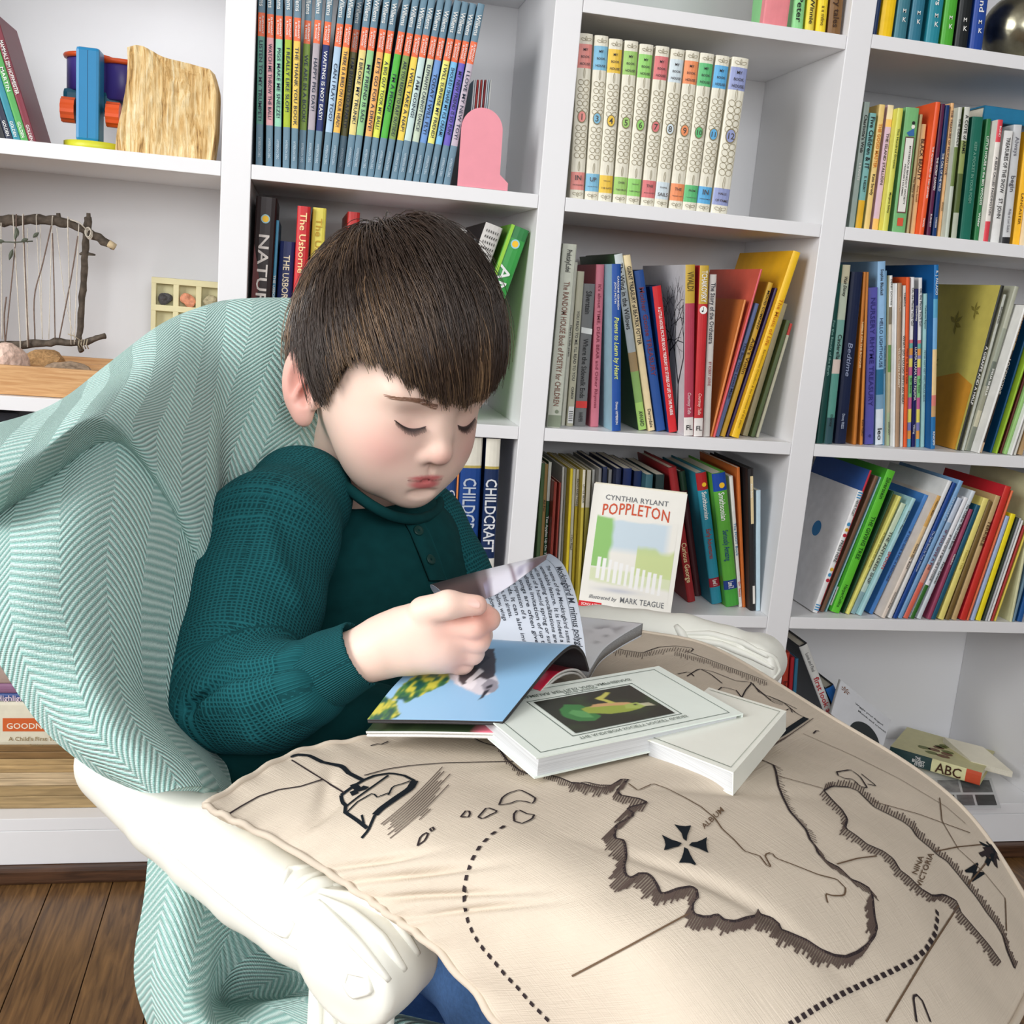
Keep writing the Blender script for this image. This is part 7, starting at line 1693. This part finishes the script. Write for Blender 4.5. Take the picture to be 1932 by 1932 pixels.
# petrified wood block
def streak_wood():
    m = bpy.data.materials.new('petrified_wood'); m.use_nodes = True; nt = m.node_tree; b = nt.nodes['Principled BSDF']
    tcn = nt.nodes.new('ShaderNodeTexCoord'); mp = nt.nodes.new('ShaderNodeMapping'); mp.inputs['Scale'].default_value = (95, 60, 9)
    nz = nt.nodes.new('ShaderNodeTexNoise'); nz.inputs['Scale'].default_value = 1.5; nz.inputs['Detail'].default_value = 12; nz.inputs['Roughness'].default_value = .68; nz.inputs['Distortion'].default_value = 1.3
    r = nt.nodes.new('ShaderNodeValToRGB'); e = r.color_ramp.elements; e[0].position = .33; e[0].color = (*lin((104, 70, 38)), 1); e[1].position = .7; e[1].color = (*lin((246, 232, 196)), 1)
    x = e.new(.43); x.color = (*lin((206, 164, 100)), 1); x = e.new(.55); x.color = (*lin((232, 204, 150)), 1)
    nt.links.new(tcn.outputs['Object'], mp.inputs[0]); nt.links.new(mp.outputs[0], nz.inputs['Vector']); nt.links.new(nz.outputs['Fac'], r.inputs[0]); nt.links.new(r.outputs[0], b.inputs['Base Color'])
    bp = nt.nodes.new('ShaderNodeBump'); bp.inputs['Strength'].default_value = .8; bp.inputs['Distance'].default_value = .003; nt.links.new(nz.outputs['Fac'], bp.inputs['Height']); nt.links.new(bp.outputs[0], b.inputs['Normal'])
    b.inputs['Roughness'].default_value = .75; return m
Lb = [(240, 89), (241, 120), (238, 160), (230, 205), (222, 240), (217, 284)]; Rb = [(396, 131), (402, 150), (407, 175), (406, 215), (404, 255), (398, 299)]
tops_ = [(240, 89), (262, 86), (285, 96), (312, 110), (355, 120), (396, 131)]
Yw = .035; nr, nc = 40, 40
Lp = catmull([pt(x, y, Yw) for x, y in Lb], nr); Rp = catmull([pt(x, y, Yw) for x, y in Rb], nr); Tp = catmull([pt(x, y, Yw) for x, y in tops_], nc)
tt = np.linspace(0, 1, nc); G = Lp[:, None]*(1-tt)[None, :, None]+Rp[:, None]*tt[None, :, None]
corr = Tp-G[0]; G = G+corr[None]*(np.linspace(1, 0, nr)**2)[:, None, None]
for k in range(nc): G[-1, k, 2] = zS1+.0005
u_, v_ = np.meshgrid(np.linspace(0, 1, nr), tt, indexing='ij')
G[..., 1] += -.005*np.sin(math.pi*v_)+.0025*noise2(u_*.25, v_, 46, 2)+.0015*noise2(u_, v_, 60, 5)
Bk = G.copy(); Bk[..., 1] += .036; Bk[..., 0] += .004; n = nr*nc; fa = gridfaces(nr, nc); idx = np.arange(n).reshape(nr, nc); per = np.r_[idx[0, :], idx[1:, -1], idx[-1, -2::-1], idx[-2:0:-1, 0]]; p2 = np.roll(per, -1)
wb = MB(); wb.add(np.concatenate([G.reshape(-1, 3), Bk.reshape(-1, 3)]), np.concatenate([fa, fa[:, ::-1]+n, np.stack([per, p2, p2+n, per+n], 1)]).tolist())
tag(wb.build('petrified_wood', streak_wood(), None, False), 'chunk of pale streaked petrified wood standing on the upper left shelf', 'wood block')
# ---------------- twig loom on the second shelf
BARK = mat((92, 82, 72), .9, .35, 120, .8); TWINE = mat((214, 206, 192), .9, .1, 300); YARN = mat((122, 104, 94), .95, .2, 300)
Yf = .150
loom = thing('twig_frame', 'frame of rough twigs strung with yarn on the left shelf', 'twig frame', tuple(pt(100, 655, Yf)))
def crook(P, r0, r1, Y, seed, n=8):
    rr = np.random.RandomState(seed); Q = catmull([pt(x, y, Y) for x, y in P], 26); Q += rr.normal(size=Q.shape)*.0007
    mb = MB(); mb.tube(Q, [(r0+(r1-r0)*i/25)*(1+rr.uniform(-.14, .14)) for i in range(26)], n); return mb
tp = crook([(-30, 416), (20, 416), (70, 414), (110, 418), (145, 428), (175, 444), (216, 466)], .0072, .0056, Yf, 1)
for P in (((112, 418), (110, 402)), ((168, 440), (167, 402))): tp.tube([pt(x, y, Yf) for x, y in P], [.004, .0028], 7)
vm('branch', tp, BARK, loom, True)
mb = MB(); mb.tube([pt(205, 459, Yf-.001), pt(217, 466.5, Yf-.0015)], [.0052, .005], 8); vm('cut_end', mb, mat((206, 186, 150), .8, .1), loom, True)
sd_ = crook([(166, 408), (163, 445), (161, 480), (157, 540), (153, 600), (149, 640), (153, 662)], .0052, .0038, Yf+.006, 2)
for P in (((160, 478), (180, 481)), ((160, 476), (150, 480))): sd_.tube([pt(x, y, Yf+.006) for x, y in P], [.0034, .0014], 6)
vm('branch', sd_, BARK, loom, True)
bt = crook([(-20, 652), (30, 650), (70, 648), (110, 645), (150, 648), (175, 640), (198, 634)], .0058, .0040, Yf, 3)
vm('branch', bt, BARK, loom, True)
lf = crook([(-14, 412), (-10, 520), (-14, 655)], .005, .0045, Yf+.006, 4); vm('branch', lf, BARK, loom, True)
for i, (P, r, m_) in enumerate((([(31, 404), (28, 470), (10, 650)], .0009, YARN), ([(44, 404), (46, 470), (54, 655)], .0009, YARN), ([(97, 426), (80, 500), (65, 560), (66, 640)], .0010, YARN), ([(99, 440), (102, 540), (104, 640)], .0009, YARN), ([(147, 445), (135, 520), (112, 638)], .0010, YARN), ([(12, 560), (8, 600), (10, 652)], .0011, YARN),
                                ([(24, 404), (26, 430), (38, 640), (36, 662)], .0008, TWINE), ([(45, 404), (43, 430), (52, 655)], .0008, TWINE), ([(70, 404), (69, 430), (80, 640)], .0006, TWINE), ([(100, 408), (98, 430), (92, 640)], .0006, TWINE), ([(130, 414), (128, 430), (134, 650)], .0008, TWINE), ([(149, 424), (148, 445), (140, 650)], .0007, TWINE), ([(2, 420), (4, 640)], .0008, TWINE), ([(76, 425), (80, 640)], .0005, TWINE), ([(107, 430), (122, 560), (142, 645)], .0005, TWINE), ([(52, 430), (52, 560), (55, 640)], .0005, TWINE))):
    mb = MB(); mb.tube(catmull([pt(x, y, Yf-.008) for x, y in P], 14), r, 5); vm('yarn', mb, m_, loom, True)
mb = MB()
for k in range(3): mb.tube([pt(166+9*math.cos(a)*.6+k*1.5, 438+9*math.sin(a)+k*2, Yf-.008+.001*k) for a in np.linspace(0, 6.28, 14)], .0009, 5)
mb.tube([pt(132, 414, Yf-.008), pt(150, 420, Yf-.01), pt(162, 432, Yf-.009)], .001, 5); vm('knot', mb, TWINE, loom, True)
mb = MB()
for k in range(4): mb.tube([pt(150+5*k, 640, Yf-.006), pt(148+5*k, 650, Yf-.008), pt(152+5*k, 658, Yf-.004)], .0009, 5)
mb.tube([pt(128, 630, Yf-.01), pt(140, 634, Yf-.008), pt(155, 645, Yf-.008)], .0008, 5); vm('knot', mb, mat((170, 158, 136), .9, .1), loom, True)
LEAF = mat((92, 98, 84), .8, .15)
for (x, y, a, L_) in ((28, 452, 1.3, 22), (34, 446, 1.8, 18), (40, 455, .3, 14), (62, 448, .7, 15), (24, 470, 4.4, 22), (8, 455, 3.2, 16)):
    b = MB(); c, s = math.cos(a), -math.sin(a); pts_ = []
    for t in np.linspace(0, 1, 6): pts_.append((x+c*L_*t, y+s*L_*t, 4.2*math.sin(math.pi*min(.97, t*.95+.04))))
    V = []
    for px_, py_, w_ in pts_: V += [pt(px_-s*w_, py_+c*w_, Yf-.012), pt(px_, py_, Yf-.0135), pt(px_+s*w_, py_-c*w_, Yf-.012)]
    b.add(V, [[3*i, 3*i+1, 3*i+4, 3*i+3] for i in range(5)]+[[3*i+1, 3*i+2, 3*i+5, 3*i+4] for i in range(5)]); vm('leaf', b, LEAF, loom)
mb = MB(); mb.tube([pt(-6, 456, Yf-.011), pt(30, 457, Yf-.012), pt(62, 455, Yf-.011)], .0009, 5); vm('stem', mb, LEAF, loom, True)
# ---------------- mineral collection tray leaning at the back
Ym = .225; TRAY = mat((224, 216, 172), .6, .03)
tray = thing('specimen_tray', 'cream tray of small mineral specimens at the back of the left shelf', 'specimen tray', tuple(pt(350, 560, Ym)))
xa, xb = pt(287, 560, Ym)[0], -UW-.0015; zt_ = pt(300, 523, Ym)[2]; zb_ = zt_-.135
vm('backing', MB().box((xa, Ym, zb_), (xb, Ym+.004, zt_)), mat((206, 200, 160), .6, .03), tray)
cw = .0325; rowh = .040
for k in range(5):
    xk = xa+.003+k*cw
    if xk+.004 > xb: break
    vm('divider', MB().box((xk-.004 if k else xa, Ym-.012, zb_), (xk+.004, Ym, zt_), 0, .001), TRAY, tray)
for k in range(4):
    zk = zt_-.003-k*rowh; vm('divider', MB().box((xa, Ym-.0125, zk-.006), (xb, Ym, zk+.003), 0, .001), TRAY, tray)
stones = [((74, 72, 74), 'dark grey'), ((222, 150, 116), 'salmon pink'), ((176, 166, 134), 'speckled grey'), ((206, 190, 150), 'pale tan'), ((150, 120, 96), 'brown'), ((150, 150, 150), 'light grey'), ((190, 150, 120), 'ochre')]
def rock(c, r, rgb, name, label, cat, seed, squash=(1, 1, 1), m=None, group=None):
    rr = np.random.RandomState(seed); bm = bmesh.new(); bmesh.ops.create_icosphere(bm, subdivisions=3, radius=1); ph = rr.uniform(0, 6.28, (6,)); K_ = rr.normal(size=(6, 3))*2.2
    for v in bm.verts:
        p = np.array(v.co); q = 1+sum(.10*math.sin(K_[i]@p+ph[i]) for i in range(6)); p = p*q; p = np.round(p*4)/4*.35+p*.65; v.co = Vector(p*r*np.array(squash)+np.array(c))
    me = bpy.data.meshes.new(name); bm.to_mesh(me); bm.free(); me.materials.append(m or mat(rgb, .7, .25, 220, .4)); o = link(name, me); return tag(o, label, cat, group)
for k in range(5):
    xk = xa+.003+(k+.5)*cw; zf = zt_-.003-rowh+.003
    if xk+.012 < xb: rock((xk, Ym-.0075, zf+.0095), .0098, stones[k][0], 'mineral_specimen', '%s mineral stone in the cream tray' % stones[k][1], 'stone', 20+k, (1.05, .6, .85), group='stones in the cream tray')
# ---------------- bamboo organiser with natural finds
BAMB = wood_mat('bamboo', (190, 138, 86), (222, 178, 126), (4, 4, 60), .5)
zS2 = ZS['S2']; Yb = .012
bt_ = thing('bamboo_tray', 'bamboo tray divided into compartments under the twig frame', 'tray', (pt(50, 740, Yb)[0], Yb, zS2))
xa, xb = -.50, -.045; hz = pt(30, 690, Yb)[2]-zS2
vm('front', MB().box((xa, Yb, zS2+.0005), (xb, Yb+.009, zS2+hz), 0, .0015), BAMB, bt_); vm('back', MB().box((xa, .205, zS2+.0005), (xb, .213, zS2+hz), 0, .0015), BAMB, bt_)
vm('bottom', MB().box((xa, Yb+.009, zS2+.0005), (xb, .205, zS2+.006)), BAMB, bt_)
for Yd in (.078, .142): vm('divider', MB().box((xa, Yd, zS2+.006), (xb, Yd+.005, zS2+hz-.004)), BAMB, bt_)
for xd in (xa, pt(112, 680, .05)[0], xb-.006): vm('divider', MB().box((xd, Yb+.0092, zS2+.006), (xd+.005, .0778, zS2+hz-.003)), BAMB, bt_)
xd = pt(118, 668, .11)[0]; vm('divider', MB().box((xd, .0832, zS2+.006), (xd+.005, .1418, zS2+hz-.003)), BAMB, bt_)
rock((pt(2, 660, .05)[0]+.008, .045, zS2+.036), .026, (226, 196, 180), 'seashell', 'pink ruffled seashell in the bamboo tray', 'shell', 3, (1, .8, 1.15))
rock((pt(142, 690, .045)[0], .045, zS2+.030), .024, (150, 130, 110), 'bark_piece', 'rough piece of bark lying in the bamboo tray', 'bark', 5, (1.5, .8, .55), mat((146, 126, 106), .9, .4, 130, .9))
rock((pt(78, 663, .11)[0], .112, zS2+.034), .022, (170, 130, 88), 'sponge', 'tan fibrous ball in the bamboo tray behind the shell', 'sponge', 6, (1.3, 1, .7), mat((176, 138, 94), .95, .3, 260, .9))
# ---------------- stack of boxes and wooden puzzles low on the left
zz = ZS['S4']+.0004; Ys = .030
def zof(y, Y=Ys): return pt(60, y, Y)[2]
# (top_px_y, bottom_px_y, right_px_x, colour, name, label, cat)
st = [(1500, 1543, 238, (184, 156, 110), 'puzzle_board', 'thick wooden puzzle board at the bottom of the low stack', 'puzzle'), (1474, 1499, 236, (222, 196, 156), 'puzzle_board', 'pale wooden puzzle board second from the bottom of the stack', 'puzzle'), (1447, 1473, 225, (206, 172, 120), 'puzzle_board', 'golden wooden puzzle board in the middle of the low stack', 'puzzle'), (1420, 1446, 215, (150, 116, 72), 'puzzle_board', 'brown wooden puzzle board under the cream storybook', 'puzzle')]
zc_ = zz
for yt, yb, xr_, c, nm, lab, cat in st:
    h_ = max(.012, zof(yt)-zof(yb)-.0006); root = thing(nm, lab, cat, (-.30, .1, zc_)); x1 = pt(xr_, yb, Ys)[0]
    wm_ = wood_mat('puzzle_wood', tuple(int(v*.78) for v in c), c, (3, 3, 40), .5)
    vm('board', MB().box((-.52, Ys, zc_), (x1, .23, zc_+h_*.55), 0, .0015), wm_, root); vm('frame', MB().box((-.52, Ys, zc_+h_*.55+.0004), (x1-.001, Ys+.02, zc_+h_), 0, .001), wm_, root); vm('frame', MB().box((-.52, .21, zc_+h_*.55+.0004), (x1-.001, .23, zc_+h_), 0, .001), wm_, root); vm('frame', MB().box((x1-.022, Ys+.0204, zc_+h_*.55+.0004), (x1-.001, .2096, zc_+h_), 0, .001), wm_, root)
    vm('puzzle_piece', MB().box((-.50, Ys+.022, zc_+h_*.55+.0004), (x1-.025, .2085, zc_+h_*.8), 0, .002), mat((130, 150, 120), .5, .2), root)
    zc_ += h_+.0004
h_ = zof(1337)-zof(1417)
T_ = max(.03, h_)
r_ = lying('book', 'thick cream storybook with an orange title label in the low stack', 'book', (-.345, Ys, zc_), (.56*.5+.07, .18, T_), 0, (232, 226, 204), spine_tx=None)
# printed on its spine (facing the room)
yv = Ys-.0004
def rect(x0, x1, y0, y1, m_, par): wparent(link('title_label', mesh_np('title_label', [pt(x0, y1, yv), pt(x1, y1, yv), pt(x1, y0, yv), pt(x0, y0, yv)], [[0, 1, 2, 3]], False, [m_])), par)
OLAB = mat((214, 102, 50), .5, 0); rect(-60, -2, 1362, 1387, OLAB, r_); rect(5, 150, 1355, 1380, OLAB, r_)
def wtext(s_, x0, y, sz, m_, par, o=.0003):
    v, f, L_ = text2d(s_); p0 = pt(x0, y, yv-o)
    wparent(link('lettering', mesh_np('lettering', [(p0[0]+a_*sz/.7, yv-o, p0[2]+b_*sz/.7) for a_, b_ in v], f, False, [m_])), par)
wtext('GOODNIGHT STORIES', 12, 1375, .0085, mat((248, 236, 214), .5, 0), r_); TNB = mat((150, 128, 90), .5, 0); wtext("A Child's First Treasury", 16, 1398, .0062, TNB, r_); wtext('Bedtime', 56, 1408, .0035, TNB, r_)
zc_ += T_+.0004
for hh, c, lab, tx_ in ((.011, (70, 92, 150), 'blue spined activity book on the cream storybook in the low stack', None), (.014, (150, 108, 140), 'mauve magazine with white lettering near the top of the low stack', 'Highlights'), (.030, (180, 158, 148), 'dusty pink box on top of the low stack at the left edge', None)):
    r_ = lying('book' if hh < .02 else 'storage_box', lab, 'book' if hh < .02 else 'box', (-.39, Ys+.004, zc_), (.30, .18, hh), 0, c, hard=False)
    if tx_:
        yv = Ys+.0034; wtext(tx_, -8, 1322, .008, mat((236, 214, 226), .5, 0), r_)
    zc_ += hh+.0004
P = pt(14, 850, .06); 
bx_ = thing('storage_box', 'dark box in the shadow under the left shelf', 'box', (P[0]-.06, .06, .0))
bx_.location = (P[0]-.06, .1, zc_)
vm('body', MB().box((P[0]-.14, .05, zc_), (P[0]+.015, .22, pt(10, 800, .05)[2]), 0, .004), mat((30, 32, 40), .5, .1), bx_); vm('lid', MB().box((P[0]-.142, .048, pt(10, 800, .05)[2]+.0004), (P[0]+.017, .222, pt(10, 778, .05)[2]), 0, .003), mat((36, 38, 48), .5, .1), bx_)
# ---------------- pink bookend (plain arched plate)
PNK = mat((240, 150, 164), .4, .02)
p0, p1 = pt(858, 357, .012), pt(955, 362, .012); ztop = pt(910, 205, .012)[2]; z0 = ZS['S1']+.0004
be = thing('bookend', 'pink metal bookend holding up the slate-ended picture books', 'bookend', ((p0[0]+p1[0])/2, .012, z0))
x0, x1 = p0[0]+.002, p1[0]; xw = .056
outl = [(x0, z0), (x1, z0), (x1, z0+.010), (x1-.012, z0+.020)]+[(x0+xw/2+xw/2*math.cos(a), ztop-xw/2+xw/2*math.sin(a)) for a in np.linspace(0, math.pi, 18)]
mb = MB(); n = len(outl); mb.add([(x, .003, z) for x, z in outl]+[(x, .0055, z) for x, z in outl], [list(range(n))[::-1], list(range(n, 2*n))]+[[k, (k+1) % n, n+(k+1) % n, n+k] for k in range(n)])
vm('plate', mb, PNK, be); vm('foot', MB().box((x0+.014, .0058, z0), (x1, .09, z0+.0018)), PNK, be)
# ---------------- hammered metal globe on the top right shelf
def globe():
    c = pt(1928, 18, .06); r = .052; c[2] = ZS['S0']+.0495
    bm = bmesh.new(); bmesh.ops.create_icosphere(bm, subdivisions=5, radius=1); rr = np.random.RandomState(8)
    cen = rr.normal(size=(260, 3)); cen /= np.linalg.norm(cen, axis=1, keepdims=True)
    for v in bm.verts:
        p = np.array(v.co); d = np.sqrt(((cen-p)**2).sum(1).min()); v.co = Vector((p*(r*(1+.35*min(d, .11)**1.0*.25)))+c)
        if v.co.z < ZS['S0']+.0006: v.co.z = ZS['S0']+.0006
    me = bpy.data.meshes.new('metal_globe'); bm.to_mesh(me); bm.free(); me.materials.append(mat((150, 146, 126), .28, .3, 40, .3, metal=1.0)); me.polygons.foreach_set('use_smooth', np.ones(len(me.polygons), bool))
    return tag(link('metal_globe', me), 'hammered metal globe at the end of the top right shelf', 'ornament')
globe()
# ---------------- bottom right compartment
cK = (1440, 1180, 3.927); zS4 = ZS['S4']
bk = [dict(t=(180, 205), b=(100, None), w=46, c=(186, 66, 50), tx=[('bright baby', .1, .5, .5, (60, 20, 20))], Y=.03, d=.15),
      dict(t=(222, 240), b=(150, None), w=30, c=(176, 40, 50), tx=[], Y=.03, d=.15), dict(t=(252, 250), b=(186, None), w=26, c=(52, 116, 150), tx=[], Y=.03, d=.15),
      dict(t=(300, 165), b=(690, None), w=72, c=(232, 232, 228), side=(54, 58, 66), tx=[('Look and Find', .05, .18, .3, (120, 120, 120)), ('first look and find', .22, .62, .5, (190, 40, 50)), ('Learn', .66, .8, .5, INK)], Y=.07, d=.17, lab='white spined board book leaning left in the bottom right compartment'),
      dict(t=(490, 475), b=(822, None), w=76, c=(40, 110, 190), side=(40, 44, 50), tx=[('IMAGINE', .35, .7, .5, (230, 120, 90))], Y=.07, d=.16, lab='blue spined board book leaning beside the white one in the bottom compartment')]
make_row('in the bottom right compartment', 'board books in the bottom right compartment', cK, zS4, bk)
def K(x, y): return 1440+x/3.927, 1180+y/3.927
def quadslab(root, tl, tr, br, T, m, mside, nm='cover', pages=None):
    tl, tr, br = map(np.asarray, (tl, tr, br)); bl = tl+br-tr; n = np.cross(tr-tl, bl-tl); n /= np.linalg.norm(n)
    if n@(CAM-tl) < 0: n = -n
    V = [tl, tr, br, bl]+[p-n*T for p in (tl, tr, br, bl)]
    mb = MB().add(V, [[0, 1, 2, 3], [7, 6, 5, 4], [0, 4, 5, 1], [1, 5, 6, 2], [2, 6, 7, 3], [3, 7, 4, 0]]); o = mb.build(nm, m); wparent(o, root); return n
# grey board book face-out
g_tl, g_tr, g_br = atY(*K(575, 405), .040), atY(*K(945, 700), .018), atY(*K(872, 950), .012)
bb = thing('book', 'grey board book with a black shape lying back in the bottom right compartment', 'book', tuple((g_tl+g_br)/2))
n_ = quadslab(bb, g_tl, g_tr, g_br, .002, mat((196, 198, 202), .4, .03), None)
ex = g_tr-g_tl; ey = (g_tl+g_br-g_tr)-g_tl
for k in range(5): quadslab(bb, g_tl-n_*(.0025+k*.0035)+ex*.01*k, g_tr-n_*(.0025+k*.0035)+ex*.012*k, g_br-n_*(.0025+k*.0035)+ex*.012*k, .0028, mat((150, 148, 146) if k % 2 else (186, 184, 180), .6, .05), None, 'page')
bl_ = g_tl+g_br-g_tr
def GB_(u, v, o=.0006): return g_tl+ex*u+ey*v+n_*o
mb = MB(); mb.add([GB_(.66+.30*math.cos(a), 1.0+.44*math.sin(a)) for a in np.linspace(math.pi, 2*math.pi, 18)], [list(range(18))], 0)
for s_, v0, u0 in (('Wiggle your finger!', .30, .34), ('Munch and crunch!', .42, .42)):
    v, f, L_ = text2d(s_); sc = .56/L_; mb.add([GB_(u0+a_*sc, v0-b_*sc*.9) for a_, b_ in v], f, 0)
for k in range(7): a = k*.9; mb.add([GB_(.12, .16), GB_(.12+.07*math.cos(a-.4), .16+.07*math.sin(a-.4)), GB_(.12+.09*math.cos(a), .16+.09*math.sin(a))], [[0, 1, 2]], 1)
o = link('cover_print', mesh_np('cover_print', mb.v, mb.f, False, [mat((34, 40, 42), .5, 0), mat((120, 84, 64), .5, 0)], mb.mi)); wparent(o, bb)
# black and white photo sheet, thick alphabet book, cream booklet
pA, pB, pC = atZ(*K(1250, 1130), zS4+.0012), atZ(*K(1690, 1130), zS4+.0012), atZ(*K(1762, 1352), zS4+.0012)
ph_ = thing('photo_sheet', 'black and white picture sheet lying on the bottom right shelf', 'picture sheet', tuple((pA+pC)/2)); quadslab(ph_, pA, pB, pC, .0010, mat((214, 216, 218), .4, .02), None, 'sheet')
ex, ey = pB-pA, pC-pB; mb = MB()
for i, (u0, u1, v0, v1, c) in enumerate(((.08, .42, .08, .5, 0), (.46, .95, .08, .5, 1), (.08, .30, .58, .92, 2), (.34, .60, .58, .92, 1), (.64, .95, .58, .92, 2))):
    mb.add([pA+ex*u+ey*v+np.array([0, 0, .0005]) for u, v in ((u0, v0), (u1, v0), (u1, v1), (u0, v1))], [[0, 1, 2, 3]], c)
o = link('picture', mesh_np('picture', mb.v, mb.f, False, [mat((150, 150, 152), .5, .3, 60), mat((104, 106, 108), .5, .3, 60), mat((60, 62, 64), .5, .3, 60)], mb.mi)); wparent(o, ph_)
zt_b = zS4+.010
s0, s1 = atZ(*K(925, 990), zt_b), atZ(*K(1602, 1190), zt_b); L_ = np.linalg.norm(s1-s0); ang = math.atan2(s1[1]-s0[1], s1[0]-s0[0]); T_ = .024
r_ = thing('book', 'thick alphabet book with green, cream and orange spine lying on the bottom shelf', 'book', tuple((s0+s1)/2)); r_.rotation_euler = (0, 0, ang)
me = cover_mesh(T_, .125, L_, [(.47, (34, 62, 62)), (.84, (226, 222, 170)), (1, (206, 84, 52))], (206, 200, 150), .003, True); pm_ = page_mesh(T_, .125, L_, .003, True)
Rm_ = np.array([[0, 0, -1], [0, 1, 0], [1, 0, 0]], float)
lo_ = letters(r_, [('THE', .29, .35, .2, WH, .25), ('BIGGEST', .26, .40, .2, WH, 0), ('STORY', .29, .40, .2, WH, -.25), ('ABC', .52, .80, .62, (70, 40, 20))], T_, L_)
for m_ in [me, pm_]+[x.data for x in lo_]:
    v = np.zeros(len(m_.vertices)*3); m_.vertices.foreach_get('co', v); v = v.reshape(-1, 3)@Rm_.T; v[:, 0] += L_/2; v[:, 2] += T_/2; m_.vertices.foreach_set('co', v.ravel()); m_.update()
link('cover', me, r_); link('pages', pm_, r_)
mb = MB(); rr = random.Random(4)
for k in range(9):
    x_, y_ = rr.uniform(-.03, .05), rr.uniform(.02, .10); mb.add([(x_+.012*math.cos(a)*rr.uniform(.7, 1.1), y_+.007*math.sin(a), T_+.0004) for a in np.linspace(0, 5.6, 8)], [list(range(8))], k % 2)
o = link('cover_print', mesh_np('cover_print', mb.v, mb.f, False, [mat((110, 116, 60), .5, 0), mat((120, 84, 56), .5, 0)], mb.mi), r_)
zq = zt_b+T_+.002
qa, qb, qc = atZ(*K(1335, 825), zq+.012), atZ(*K(1630, 900), zq+.012), atZ(*K(1850, 1085), zq)
bkt = thing('booklet', 'cream paperback booklet resting on the alphabet book in the bottom compartment', 'book', tuple((qa+qc)/2))
n_ = quadslab(bkt, qa, qb, qc, .0008, mat((232, 226, 206), .5, .03), None); quadslab(bkt, qa-n_*.001, qb-n_*.001, qc-n_*.001, .010, PAGE, None, 'pages'); quadslab(bkt, qa-n_*.0112, qb-n_*.0112, qc-n_*.0112, .0008, mat((224, 216, 196), .5, .03), None)
